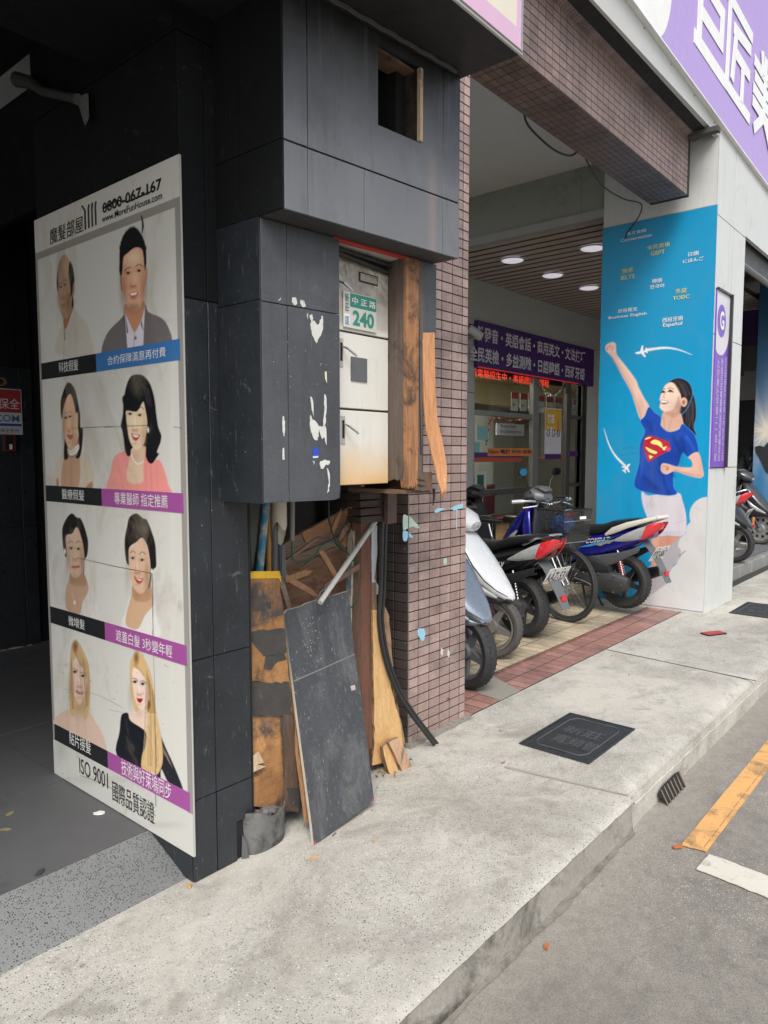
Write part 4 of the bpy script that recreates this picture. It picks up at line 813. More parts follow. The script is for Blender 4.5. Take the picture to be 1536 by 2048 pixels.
for k in range(7):
    t = k/6; y = 1.78-.05*t**2.2
    for (px, py) in (vl[k], vr[k]):
        p = hit(px, py, (2.337, y+.0, 0), (.1, 1, 0)); m.v.append(tuple(p))
    for (px, py) in (vl[k], vr[k]):
        p = hit(px, py, (2.337, y+.0, 0), (.1, 1, 0)); m.v.append((p.x, p.y+.005, p.z))
for k in range(6):
    a = 4*k; m.face((a, a+1, a+5, a+4)); m.face((a+2, a+6, a+7, a+3)); m.face((a, a+4, a+6, a+2)); m.face((a+1, a+3, a+7, a+5))
m.build('strip', wood('veneer_orange', (.40, .16, .06), (.62, .33, .16), (.2, .09, .04), .62, (10, 10, 1)), vn, smooth=True)
m = MB()
for k in range(8):
    t = k/8; A = Vector(m.v[0]) if m.v else None; p = hit(882+11*t, 985-4*t, (2.337, 1.73, 0), (.1, 1, 0)); q = hit(884+10*t+random.uniform(-2, 3), 990-2*t+random.uniform(0, 8), (2.337, 1.73, 0), (.1, 1, 0)); r_ = hit(882+11*(t+.12), 985-4*t, (2.337, 1.73, 0), (.1, 1, 0)); m.slab([p, q, r_], (0, .003, 0))
m.build('frayed_end', MATS['veneer_orange'], vn)
# ================================================================ SIGN BOX above
sg = thing('light_box_sign', 'cream and pink light box sign projecting over the meter hood', 'sign')
B('soffit', (-4, 1.402, 2.945), (2.413, 2.3, 2.965), M('sign_soffit', (.016, .016, .017), .5, var=.3, vs=8), sg)
MB().tube([(-4, 1.40, 2.945), (2.415, 1.40, 2.945)], .007, 6).build('lower_rail', M('pale_rail', (.42, .42, .4), .4, metal=.3), sg)
fr_ = M('sign_alu', (.5, .5, .48), .3, metal=.7); B('end_rail', (2.405, 1.394, 2.953), (2.417, 1.43, 4.2), fr_, sg)
B('end_cap', (2.4, 1.431, 2.953), (2.414, 2.0, 4.2), M('dark_cap', (.05, .05, .05), .6), sg)
B('face', (-4, 1.396, 2.955), (2.404, 1.40, 4.2), M('sign_cream', (.66, .62, .50), .35, var=.05), sg)
B('pink_border', (-4, 1.394, 2.956), (2.372, 1.3955, 3.02), M('sign_pink', (.62, .40, .55), .35, var=.04), sg); B('pink_border', (2.3725, 1.394, 2.956), (2.403, 1.3955, 4.2), M('sign_pink', (.62, .40, .55), .35), sg)
MB().tube([(1.4+.05*i, 1.72-.5*SK*0-.085*i*.05, 2.942-.004*(i % 2)) for i in range(20)], .008, 6).build('seal_line', M('seal_dark', (.06, .06, .06), .8, var=.5, vs=40), sg)

# ================================================================ TILED COLUMN AND BEAM
def tile_mat(name, a, b_, joint=False):
    b = NB(name); oi = b.n('ShaderNodeObjectInfo'); a = tuple(x*.86 for x in a); b_ = tuple(x*1.12 for x in b_); v = b.n('ShaderNodeTexVoronoi'); v.inputs['Scale'].default_value = 420; b.l(b.tc.outputs['Object'], v.inputs[0])
    cs = b.n('ShaderNodeSeparateColor'); b.l(v.outputs['Color'], cs.inputs[0]); geo = b.n('ShaderNodeNewGeometry')
    c = b.mix(oi.outputs['Random'], a, b_); c = b.mix(b.ramp(cs.outputs[0], .3, 1, 0, .5), c, tuple(min(1, x*1.7) for x in b_)); c = b.mix(b.ramp(cs.outputs[1], .75, 1, 0, .5), c, tuple(x*.35 for x in a))
    nn = b.n('ShaderNodeTexNoise'); nn.inputs['Scale'].default_value = 2.2; nn.inputs['Detail'].default_value = 8; nn.inputs['Roughness'].default_value = .75; b.l(geo.outputs['Position'], nn.inputs['Vector'])
    c = b.mix(b.ramp(nn.outputs['Fac'], .46, .70, 0, .75), c, (.06, .05, .047)); n2 = b.n('ShaderNodeTexNoise'); n2.inputs['Scale'].default_value = 60; n2.inputs['Detail'].default_value = 3; b.l(geo.outputs['Position'], n2.inputs['Vector'])
    c = b.mix(b.ramp(n2.outputs['Fac'], .74, .78, 0, .7), c, (.6, .58, .52)); b.col(c); b.l(b.ramp(nn.outputs['Fac'], .3, .7, .28, .55), b.b.inputs['Roughness']); MATS[name] = b.m; return b.m
tm = tile_mat('brown_tile', (.26, .178, .155), (.36, .255, .225)); tm2 = tile_mat('beam_tile', (.15, .10, .088), (.21, .145, .125)); mortar = M('mortar_dark', (.018, .017, .017), .9)
def tile_mesh(w_, h_, t_, bev=.0012):
    m = MB().box((-w_/2, -t_, -h_/2), (w_/2, 0, h_/2)); o = m.build('tile_source', tm, bevel=bev); me = o.data; bpy.data.objects.remove(o); me.name = 'tile'; return me
def lay(par, spots, me, mat, rest_name='tiles', limit=296, name='tile'):
    """spots: (position, rotation z, rotation x) sorted nearest first; the first `limit` are single parts, the rest one part"""
    me = me.copy(); me.materials.clear(); me.materials.append(mat); rest = []
    for k, (p, rz, rx) in enumerate(spots):
        Mx = Matrix.Translation(p) @ Matrix.Rotation(rz, 4, 'Z') @ Matrix.Rotation(rx, 4, 'X')
        if k < limit: o = bpy.data.objects.new(name, me); COL.objects.link(o); o.parent = par; o.matrix_local = Mx
        else: rest.append(Mx)
    if rest:
        mb = MB(); mv = [v.co for v in me.vertices]; mf = [tuple(p.vertices) for p in me.polygons]
        for Mx in rest: mb.add([Mx @ v for v in mv], mf)
        o = mb.build(rest_name, mat, par); o['kind'] = 'stuff'
def near(s): return (Vector(s[0])-CO).length
tc = thing('tiled_column', 'brown mosaic tiled column between the junk niche and the scooters', 'column')
B('core', (2.846, 2.262, -.01), (3.366, 2.86, 3.80), mortar, tc)
me = tile_mesh(.0890, .0445, .0035); sp = []; sps = []
for r in range(76):
    z = .025+r*.05
    for c_ in range(6):
        x = 2.887+c_*.0945
        if x+.045 > 3.372: continue
        sp.append((Vector((x, 2.262, z)), 0, 0))
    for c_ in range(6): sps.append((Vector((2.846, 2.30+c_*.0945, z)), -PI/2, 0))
sp.sort(key=near); lay(tc, sp, me, tm, limit=250); sps.sort(key=lambda s: abs(s[0].z-.9)); lay(tc, sps, me, tile_mat('shaded_side_tile', (.045, .036, .034), (.075, .058, .052)), name='side_tile', rest_name='side_tiles', limit=240)  # side face tiles get a darker colour that stands in for the niche shade
half = tile_mesh(.050, .0445, .0035)
lay(tc, [(Vector((3.341+.0, 2.262, .025+r*.05)), 0, 0) for r in range(76)], half, tm, limit=76, name='edge_tile')
MB().box((2.8445, 2.2555, 1.30), (2.8505, 2.2615, 0.0)).build('corner_bead', M('bead_grey', (.2, .21, .21), .5, metal=.5), tc)
# paint splashes and nail on the column
def splash(pts, col, sc=7.877, ox=760, oy=980, parent=None):
    pts = [(q[0]+random.uniform(-1, 1)*7/sc, q[1]+random.uniform(-1, 1)*7/sc) for q in catmull(pts, 4)] if len(pts) > 4 else pts; m = MB().slab([ony(x/sc+ox, y/sc+oy, 2.2575) for x, y in pts], (0, -.0006, 0)); return m.build('paint_splash', col, tc)
pb1 = M('splash_blue', (.30, .55, .68), .5, var=.1); pg1 = M('splash_mint', (.40, .53, .44), .5, var=.15, vs=20)
splash([(1300, 210), (1302, 280), (1240, 300), (1215, 330), (1212, 600), (1200, 600), (1200, 335), (1160, 330), (1140, 300), (1100, 300), (1180, 250), (1230, 235)], pb1); splash([(860, 330), (900, 290), (980, 285), (1030, 300), (960, 330), (900, 355), (865, 352)], pb1)
splash([(365, 400), (440, 410), (500, 440), (545, 500), (590, 540), (618, 600), (560, 595), (520, 575), (470, 590), (410, 620), (365, 640)], pg1); splash([(365, 640), (440, 660), (490, 700), (520, 750), (440, 745), (420, 800), (365, 790)], pb1)
splash([(1010, 1080), (1050, 1080), (1045, 1180), (1000, 1160), (1000, 1110)], pg1)
splash([(1040, 770), (1075, 768), (1078, 810), (1065, 835), (1050, 820), (1040, 800)], pb1, 2.767, 460, 980)
for k in range(70):
    x = random.uniform(380, 1290); y = random.uniform(80, 3300); r = random.uniform(3, 9); splash([(x, y), (x+r, y+r), (x+r*.5, y+r*2.8)], M('fleck_white', (.55, .54, .5), .6))
for (x, y) in ((1165, 1830), (1205, 880), (1168, 870)): splash([(x, y), (x+12, y+15), (x+8, y+50), (x-3, y+35)], M('fleck_white', (.55, .54, .5), .6), 2.767, 460, 980)
p = ony(897, 1397, 2.25); MB().tube([(p.x, 2.256, p.z), (p.x-.004, 2.235, p.z+.003)], .004, 6).build('bolt', M('rusty_bolt', (.12, .07, .05), .7), tc)
m = MB()
for i in range(14):
    x = 2.83+i*.041; m.box((x, 2.235-.012*random.random(), -.002), (x+.038, 2.262, .012+.012*random.random()))
tag(m.build('mortar_lump', M('lump_grey', (.24, .22, .19), .9, bump=.6, bs=60)), 'rough mortar crumbling along the foot of the tiled column', 'mortar', kind='stuff')
# beam
bt = thing('tiled_beam', 'brown tiled beam crossing above the parked scooters', 'beam')
B('core', (2.0, 2.262, 3.812), (6.895, 2.60, 4.6), mortar, bt)
sp = []
for r in range(11):
    z = 3.837+r*.05
    for c_ in range(44):
        x = 2.72+c_*.0945
        if x > 6.86: continue
        sp.append((Vector((x, 2.262, z)), 0, 0))
for r in range(7):
    for c_ in range(44):
        x = 2.72+c_*.0945
        if x > 6.86 or (x < 3.40): continue
        sp.append((Vector((x, 2.285+r*.0488, 3.812)), 0, PI/2))
sp.sort(key=near); lay(bt, sp, me, tm2)
# ledge of tiles under the fascia
lg = thing('tiled_ledge', 'strip of brown tiles on the underside of the ledge above the beam', 'ledge')
MB().slab([(2.0, 2.262, 4.302), (6.95, 2.262, 4.302), (6.95, 2.12, 4.342), (2.0, 2.12, 4.342)], (0, 0, .06)).build('backing', mortar, lg)
sp = []
for c_ in range(92):
    x = 4.0+c_*.0320
    for r in range(1): sp.append((Vector((x, 2.258, 4.302)), 0, -PI/2-.294))
lm = MB().box((-.0142, -.006, -.138), (.0142, 0, 0)).build('tile_source', tm2); lme = lm.data; bpy.data.objects.remove(lm)
lay(lg, sp, lme, tm2, limit=100)
# ================================================================ JUNK NICHE between the clad column and the tiled column
nw = thing('niche_wall', 'dark sooty wall at the back of the junk niche', 'wall')
B('wall', (1.705, 2.95, -.02), (3.36, 3.0, 3.3), M('niche_black', (.035, .033, .03), .85, var=.4, vs=12, dirt=(.25, .24, .22), dth=.70, ds=22), nw)
B('side', (1.706, 2.352, -.02), (1.716, 2.949, 2.26), M('niche_grey', (.09, .09, .085), .8, var=.2, dirt=(.03, .03, .03)), nw)
B('floor_patch', (1.705, 2.362, -.015), (2.845, 2.949, .003), kerb_m, nw)
def pts_on(y, L, sc=1., ox=0, oy=0, ytop=None):
    """pixel outline met with the vertical plane y, leaning back to ytop at 1 m height"""
    out = []
    for (x, q) in L:
        if ytop is None: out.append(ony(x/sc+ox, q/sc+oy, y))
        else: out.append(hit(x/sc+ox, q/sc+oy, (0, y, 0), (0, 1, -(ytop-y))))
    return out
def board(name, label, cat, L, y, ytop, th, mat, sc=1., ox=0, oy=0, edge=None, jag=0., group=None):
    P0 = pts_on(y, L, sc, ox, oy, ytop)
    if jag:
        Q = []
        for a, b in zip(P0, P0[1:]+P0[:1]):
            n = max(1, int((b-a).length/.03)); Q += [a.lerp(b, k/n)+Vector((random.uniform(-jag, jag), 0, random.uniform(-jag, jag))) for k in range(n)]
        P0 = Q
    m = MB().slab(P0, (0, th, 0)); m.m = [0, 0]+[1]*(len(m.m)-2); t = tag(m.build(name, [mat, edge or mat]), label, cat, group); return t
D4 = dict(sc=2.767, ox=460, oy=980)
# painted black board leaning in front
bbm = NB('slate_black_paint'); f = bbm.noise(4, 6, .7); c = bbm.mix(f, (.026, .029, .034), (.070, .074, .081)); g = bbm.noise(5, 9, .8, bbm.vec((1.2, 1, .6)), .6); c = bbm.mix(bbm.ramp(g, .50, .66, 0, .55), c, (.17, .17, .165))
h = bbm.noise(70, 5, .8, bbm.vec((1.4, 1, .5))); c = bbm.mix(bbm.ramp(h, .60, .68, 0, .8), c, (.36, .345, .31)); c = bbm.mix(bbm.ramp(bbm.noise(24, 8, .85, bbm.vec((1.5, 1, .6))), .56, .66, 0, .5), c, (.15, .148, .14)); g2 = bbm.noise(6, 5, .7, bbm.vec((1, 1, 2))); c = bbm.mix(bbm.ramp(g2, .6, .75, 0, .6), c, (.025, .026, .028)); bbm.col(c); bbm.bump(h, .2, .002); bbm = bbm.set(.5)
edge_w = M('chipped_edge', (.42, .38, .31), .8, var=.3, vs=30)
LB = [(300, 690), (318, 665), (400, 643), (420, 630), (500, 605), (655, 560), (690, 910), (735, 1200), (797, 1715), (465, 1972), (452, 1850), (390, 1380), (348, 1060)]
t = board('black_board', 'large charcoal painted board leaning on the sidewalk before the junk', 'board', LB, 1.945, 2.235, .014, bbm, edge=edge_w, **D4)
def onboard(L, name, mat, par, y=1.945, yt=2.235, out=.0008, **k):
    P0 = [p+Vector((0, -out, 0)) for p in pts_on(y, L, k.get('sc', 1), k.get('ox', 0), k.get('oy', 0), yt)]; return MB().slab(P0, (0, -.0006, 0)).build(name, mat, par)
onboard([(350, 1055), (690, 905), (692, 911), (352, 1062)], 'score_line', M('score_grey', (.16, .155, .15), .8), t, **D4)
onboard([(665, 1085), (690, 1078), (694, 1105), (672, 1110)], 'chip', edge_w, t, **D4)
for k in range(60):
    x, y = random.gauss(440, 35), random.uniform(690, 960); r = random.uniform(1.5, 5)
    onboard([(x, y), (x+r, y+r*.4), (x+r*.6, y+r*1.6)], 'chip', M('fleck_white', (.55, .54, .5), .6), t, **D4) if k < 40 else None
onboard([(462, 1950), (475, 1940), (470, 1968), (460, 1972)], 'paint_mark', M('red_mark', (.4, .05, .09), .6), t, **D4); onboard([(785, 1712), (797, 1706), (796, 1722), (786, 1724)], 'paint_mark', M('red_mark', (.4, .05, .09), .6), t, **D4)
# edge stick along the left of the black board
board('board_batten', 'thin brown batten standing against the left edge of the leaning charcoal board', 'batten', [(318, 840), (330, 850), (352, 1065), (392, 1390), (446, 1842), (430, 1845), (372, 1400), (332, 1080)], 2.00, 2.25, .02, oldw, **D4)
# blotched sheathing panel
bl = NB('blotched_ply'); f = bl.noise(2.5, 6, .7, bl.vec((2, 2, 1)), .3); c = bl.mix(bl.ramp(f, .3, .7), (.16, .065, .022), (.52, .27, .10))
ck = bl.n('ShaderNodeTexBrick'); ck.inputs['Scale'].default_value = 7; ck.inputs['Mortar Size'].default_value = .012; ck.inputs['Color1'].default_value = (1, 1, 1, 1); ck.inputs['Color2'].default_value = (.82, .82, .82, 1); ck.inputs['Mortar'].default_value = (.45, .4, .35, 1); bl.l(bl.vec((1, .01, 1), (PI/2, 0, 0)), ck.inputs['Vector']); c = bl.mix(.35, c, ck.outputs[0], 'MULTIPLY')
s = bl.n('ShaderNodeSeparateXYZ'); bl.l(bl.tc.outputs['Object'], s.inputs[0]); wv = bl.math('SINE', bl.math('MULTIPLY', bl.math('ADD', s.outputs[2], bl.math('MULTIPLY', bl.noise(9, 5), .10)), 14.3))
g = bl.noise(5, 8, .7, None, .5); m1 = bl.math('MULTIPLY', bl.ramp(wv, .25, .5), bl.ramp(g, .36, .5)); c = bl.mix(bl.math('MULTIPLY', m1, .96), c, (.05, .046, .042)); c = bl.mix(bl.ramp(bl.noise(6, 9, .75, None, .8), .54, .66, 0, .8), c, (.05, .03, .02)); bl.col(c); bl.bump(bl.math('ADD', bl.noise(40, 5), m1), .5, .004); bl = bl.set(.8)
t = board('sheathing_panel', 'blotched orange plywood panel with black mastic patches beside the column foot', 'board', [(98, 455), (268, 455), (292, 660), (305, 770), (330, 1060), (352, 1260), (383, 1720), (378, 1785), (300, 1775), (250, 1760), (120, 1752), (112, 1250), (98, 700)], 2.10, 2.13, .016, bl, edge=oldw, jag=.003, **D4)
onboard([(98, 450), (275, 448), (282, 512), (268, 488), (98, 490)], 'yellow_edge', M('yellow_flake', (.62, .36, .02), .7, dirt=(.1, .06, .02), dth=.5, ds=20), t, 2.10, 2.13, .002, **D4)
mast = M('black_mastic', (.045, .042, .038), .8, var=.5, vs=16, dirt=(.26, .15, .07), dth=.60, ds=13, bump=.8, bs=30)
def jagL(L, j=6, st=22):
    out = []
    for a, b in zip(L, L[1:]+L[:1]):
        n_ = max(1, int(math.hypot(b[0]-a[0], b[1]-a[1])/st)); out += [(a[0]+(b[0]-a[0])*k/n_+random.uniform(-j, j), a[1]+(b[1]-a[1])*k/n_+random.uniform(-j, j)) for k in range(n_)]
    return out
for L in ([(108, 780), (180, 770), (300, 768), (305, 905), (180, 915), (112, 835)], [(112, 1062), (320, 1062), (336, 1245), (116, 1248)], [(185, 915), (300, 905), (310, 935), (240, 960), (215, 1000), (180, 985)], [(120, 640), (215, 620), (215, 660), (130, 665)], [(270, 1255), (345, 1250), (380, 1760), (330, 1740), (290, 1600)]): onboard(jagL(L), 'mastic_patch', mast, t, 2.10, 2.13, .0078, **D4)
t2 = onboard([(98, 600), (222, 595), (238, 755), (300, 765), (318, 1062), (250, 1075), (108, 1050)], 'loose_ply', bl, t, 2.10, 2.13, .006, **D4)
board('splinter', 'small pale wood splinter lodged low against the blotched plywood panel', 'splinter', [(120, 1480), (160, 1450), (188, 1508), (150, 1520), (200, 1530), (120, 1565)], 2.085, 2.115, .006, wood('raw_edge', (.42, .3, .19), (.6, .47, .32), (.1, .06, .04), .6, (8, 8, 1)), **D4)
board('charred_board', 'charred panel strip standing behind the blotched plywood', 'board', [(290, 1240), (352, 1250), (385, 1735), (383, 1785), (300, 1770), (300, 1500)], 2.092, 2.12, .006, wood('charred', (.05, .035, .03), (.14, .08, .05), (.3, .24, .2), .66, (8, 8, 1)), jag=.004, **D4)
# crushed duct bucket
bk_ = thing('crushed_bucket', 'crushed grey sheet metal bucket of rubble under the plywood panel', 'bucket', loc=(1.755, 2.14, 0)); bk_.scale = (.92, .92, .78)
m = MB(); rings = [(.118, 0), (.124, .02), (.126, .09), (.128, .15), (.130, .19), (.122, .189), (.118, .12), (.112, .02), (0, .02)]
for (r, h) in rings:
    for k in range(28):
        a = 2*PI*k/28; rr = r*(1+.05*math.sin(2*a+1)+.03*math.sin(5*a)) if r else 0; hh = h*(1+.12*math.sin(a*2+.6)+.05*math.sin(a*5)) if h > .1 else h; m.v.append((rr*math.cos(a), rr*math.sin(a)*.85, hh))
for i in range(len(rings)-1):
    for k in range(28): m.face((i*28+k, i*28+(k+1) % 28, (i+1)*28+(k+1) % 28, (i+1)*28+k))
m.build('shell', M('grey_sheet', (.155, .155, .15), .6, metal=.2, var=.4, vs=9, dirt=(.05, .047, .043), dth=.46, ds=8, bump=.3, bs=20), bk_, smooth=True)
m = MB()
for k in range(60):
    x, y = random.uniform(-.09, .09), random.uniform(-.07, .07); s_ = random.uniform(.015, .04); m.box((-s_/2, -s_/2, 0), (s_/2, s_/2, s_*.7), Matrix.Translation((x, y, .12+random.random()*.05)) @ Matrix.Rotation(random.random()*3, 4, 'Z') @ Matrix.Rotation(random.random(), 4, 'X'))
o = m.build('rubble', M('rubble_grey', (.13, .125, .12), .9, var=.4, vs=20), bk_); o['kind'] = 'stuff'
g_ = thing('folded_gutter', 'dark bent metal offcut standing between column and bucket', 'offcut'); MB().slab([(1.630, 2.08, 0), (1.652, 2.065, 0), (1.648, 2.07, .06), (1.634, 2.08, .09)], (.004, .006, 0)).build('sheet', M('dull_steel', (.12, .125, .13), .5, metal=.5), g_)
# plywood sheet and planks across the back
bigw = wood('stained_ply', (.17, .075, .04), (.34, .19, .115), (.07, .035, .025), .55, (1.3, 1, 9), (0, .12, 0), gs=4)
D5 = dict(sc=4.955, ox=490, oy=990)
board('ply_sheet', 'red brown stained plywood sheet lying slanted behind the charcoal board', 'board', [(360, 720), (700, 600), (1000, 520), (1040, 700), (1050, 1900), (400, 1900), (350, 1150)], 2.36, 2.44, .012, bigw, **D5)
plk = wood('grey_plank', (.17, .12, .085), (.34, .25, .18), (.08, .05, .035), .58, (1.2, 1, 14), (0, .45, 0)); plo = wood('orange_plank', (.33, .15, .065), (.46, .26, .14), (.12, .06, .035), .6, (1.2, 1, 12), (0, .45, 0))
board('slanted_plank', 'grey weathered plank sloping up across the niche, lowest of the slanted planks', 'plank', [(380, 700), (410, 640), (880, 440), (1020, 360), (1060, 450), (1000, 520), (700, 600), (400, 720)], 2.335, 2.40, .02, plk, **D5)
board('slanted_plank', 'broad grey brown plank sloping up behind the hanging cable', 'plank', [(370, 500), (500, 410), (830, 250), (1040, 185), (1060, 250), (980, 400), (400, 660)], 2.36, 2.42, .02, plk, **D5)
board('slanted_plank', 'orange plank sloping up to a broken end, topmost of the slanted planks', 'plank', [(560, 380), (760, 275), (1095, 95), (1105, 130), (1070, 195), (900, 330), (640, 480), (600, 470)], 2.35, 2.41, .018, plo, jag=.002, **D5)
board('broken_stub', 'splintered orange timber stub beside the blue and white post', 'splinter', [(1030, 280), (1055, 200), (1075, 270), (1110, 300), (1060, 340), (1025, 360)], 2.33, 2.36, .03, plo, **D5)
board('short_brace', 'short brown brace leaning between plank ends and post', 'plank', [(960, 480), (1020, 370), (1062, 380), (1000, 530)], 2.325, 2.36, .02, plo, **D5)
# posts and pipes
def pipe(name, label, cat, px, y, r, mat, sc=1., ox=0, oy=0, ytop=None, n=10, parts=None, straight=True):
    P_ = pts_on(y, px, sc, ox, oy, ytop); P_ = P_ if straight else [Vector(p) for p in catmull(P_, 5, closed=False)]
    return tag(MB().tube(P_, r, n).build(name, mat, smooth=True), label, cat)
bluep = M('blue_flaking', (.04, .20, .32), .6, var=.2, vs=6, dirt=(.42, .38, .3), dth=.50, ds=11); 
def on(px, y, **k): return pts_on(y, px, **k)
pipe('round_pipe', 'blue flaking paint pipe leaning behind the yellow topped panel', 'pipe', [(215, 40), (180, 380), (110, 1100)], 2.22, .016, bluep, **D5)
pipe('round_pipe', 'yellow brown pipe standing beside the blue pipe', 'pipe', [(238, 60), (232, 1100)], 2.26, .0115, M('ochre_paint', (.34, .17, .035), .6, dirt=(.06, .04, .02), dth=.55, ds=12), **D5)
pipe('round_pipe', 'dark grey pipe standing right of the yellow pipe', 'pipe', [(290, 60), (300, 1100)], 2.25, .015, M('grey_pvc', (.09, .09, .092), .5), **D5)
pipe('round_pipe', 'short grey conduit ending in mid air with a thin cable inside', 'pipe', [(470, 0), (468, 455)], 2.24, .011, M('conduit_grey', (.19, .18, .16), .6, dirt=(.08, .07, .06)), **D5)
pipe('round_pipe', 'thin grey tube behind the torn white tube', 'pipe', [(345, 60), (345, 800)], 2.27, .011, M('grey_pvc', (.09, .09, .092), .5), **D5)
board('metal_blade', 'narrow dark folded metal blade hanging beside the pipes', 'offcut', [(370, 490), (395, 490), (412, 780), (402, 852), (362, 770), (368, 600)], 2.22, 2.22, .004, M('dull_steel', (.12, .125, .13), .5, metal=.5), **D5)
board('backing_panel', 'narrow grey green panel standing left of the blue pipe', 'panel', [(52, 60), (150, 60), (110, 500), (70, 760), (55, 500)], 2.29, 2.29, .01, M('sage', (.13, .135, .11), .7, dirt=(.05, .05, .04)), **D5)
# torn white tube
m = MB(); R0 = .032; c0 = ony(490+335/4.955, 990+60/4.955, 2.23)
K = 24; low = [ -.02, .0, .01, .03, .06, .09, .115, .12, .118, .10, .08, .05]
zlow = lambda a: c0.z-.10-.075*(.5+.5*math.cos(a-1.2))**1.5-.02*math.sin(3*a)
for ring in (0, 1, 2, 3):
    for k in range(K):
        a = 2*PI*k/K; z = (c0.z+.12)*(1-ring/3)+zlow(a)*ring/3; m.v.append((c0.x+R0*math.cos(a), c0.y+R0*math.sin(a), z))
for r_ in range(3):
    for k in range(K): m.face((r_*K+k, r_*K+(k+1) % K, (r_+1)*K+(k+1) % K, (r_+1)*K+k))
tag(m.build('torn_tube', M('cream_plastic', (.50, .46, .36), .5, var=.08, dirt=(.10, .26, .25), dth=.62, ds=9), smooth=True), 'cream plastic tube torn to a point hanging under the casing', 'tube')
# blue and white post
t = board('painted_post', 'flat post with flaking white and blue paint standing in the niche', 'post', [(1065, 420), (1100, 330), (1130, 320), (1140, 900), (1150, 1240), (1140, 2000), (1060, 2000), (1045, 900)], 2.30, 2.32, .03, M('post_white', (.52, .49, .40), .7, var=.12, dirt=(.04, .20, .30), dth=.50, ds=8), **D5)
onboard([(1110, 560), (1136, 520), (1142, 900), (1155, 1240), (1150, 1240), (1130, 1050), (1120, 1000), (1135, 900), (1120, 700), (1100, 620)], 'blue_paint', bluep, t, 2.30, 2.32, .001, **D5)
# brown timber post
brn = wood('brown_post', (.11, .045, .028), (.19, .085, .055), (.05, .025, .018), .6, (10, 10, 1)); brn2 = wood('brown_post_side', (.16, .09, .06), (.26, .16, .11), (.07, .04, .03), .6, (10, 10, 1))
po = thing('timber_post', 'square reddish brown timber post standing in the middle of the niche', 'post')
A = [ony(x, y, 2.20) for x, y in ((722, 1505), (741, 1508), (733, 1098), (718, 1085))]
x0 = ony(724, 1490, 2.2).x; x1 = ony(742, 1490, 2.2).x; xt0 = ony(722, 1040, 2.3).x; xt1 = xt0+(x1-x0)
m = MB(); m.add([(x0, 2.20, .05), (x1, 2.20, .05), (xt1, 2.30, 1.36), (xt0, 2.30, 1.36)], [(0, 1, 2, 3)]); m.mi(1).add([(x0, 2.20, .05), (xt0, 2.30, 1.36), (xt0, 2.36, 1.36), (x0, 2.26, .05)], [(0, 1, 2, 3)])
m.mi(1).add([(x1, 2.20, .05), (xt1, 2.30, 1.36), (xt1, 2.36, 1.36), (x1, 2.26, .05)], [(0, 3, 2, 1)]); m.add([(x0, 2.26, .05), (x1, 2.26, .05), (xt1, 2.36, 1.36), (xt0, 2.36, 1.36)], [(0, 1, 2, 3)]); m.add([(x0, 2.20, .05), (x1, 2.20, .05), (x1, 2.26, .05), (x0, 2.26, .05)], [(0, 1, 2, 3)])
m.build('post', [brn, brn2], po)
board('face_strip', 'thin lighter strip nailed along the right of the timber post', 'batten', [(742, 1050), (752, 1050), (754, 1300), (752, 1500), (741, 1498), (744, 1300)], 2.19, 2.28, .02, brn2)
# pale board and broken end
pale = wood('pale_board', (.52, .30, .11), (.66, .43, .20), (.25, .12, .05), .64, (5, 5, 1)); paled = wood('pale_dark', (.20, .11, .06), (.4, .25, .13), (.05, .03, .02), .5, (9, 9, 1))
board('pale_board', 'pale orange board with a splintered foot leaning beside the cables', 'board', [(788, 665), (850, 665), (870, 900), (900, 1130), (950, 1330), (968, 1480), (930, 1560), (850, 1510), (790, 1520), (800, 1400), (796, 1000)], 2.17, 2.26, .012, pale, edge=paled, jag=.0045, **D4)
board('dark_edge_board', 'dark layered board edge standing behind the pale orange board', 'board', [(792, 640), (858, 645), (880, 700), (893, 880), (910, 1080), (940, 1250), (972, 1400), (962, 1420), (925, 1250), (870, 950), (850, 700), (792, 680)], 2.19, 2.28, .025, paled, jag=.004, **D4)
board('splintered_chunk', 'splintered pale wood chunk resting at the foot of the pale board', 'splinter', [(845, 1425), (885, 1385), (935, 1370), (960, 1430), (1012, 1540), (950, 1562), (915, 1510), (935, 1575), (890, 1588), (860, 1500)], 2.12, 2.22, .02, pale, edge=paled, jag=.003, **D4)
board('splintered_chunk', 'darker broken wood end beneath the splintered pale chunk', 'splinter', [(878, 1395), (930, 1372), (1010, 1535), (955, 1560)], 2.10, 2.18, .018, wood('pink_wood', (.42, .25, .15), (.58, .38, .26), (.12, .07, .05), .55, (6, 6, 1)), edge=paled, jag=.002, **D4)
m = MB()
for k in range(75):
    if k < 40: x, y = random.uniform(2.35, 2.75), random.uniform(2.12, 2.3)
    elif k < 68: x, y = random.uniform(1.72, 2.4), random.uniform(2.12, 2.3)
    else: x, y = random.uniform(1.7, 3.0), random.uniform(1.75, 2.2)
    L_ = random.uniform(.008, .05); m.mi(k % 3).box((-L_/2, -.003, 0), (L_/2, .003, random.uniform(.002, .008)), Matrix.Translation((x, y, .001)) @ Matrix.Rotation(random.random()*3.1, 4, 'Z'))
tag(m.build('wood_chips', [pale, oldw, M('rubble_grey', (.13, .125, .12), .9, var=.4, vs=20)]), 'scattered wood chips and crumbs on the ground before the junk niche', 'debris', kind='stuff')
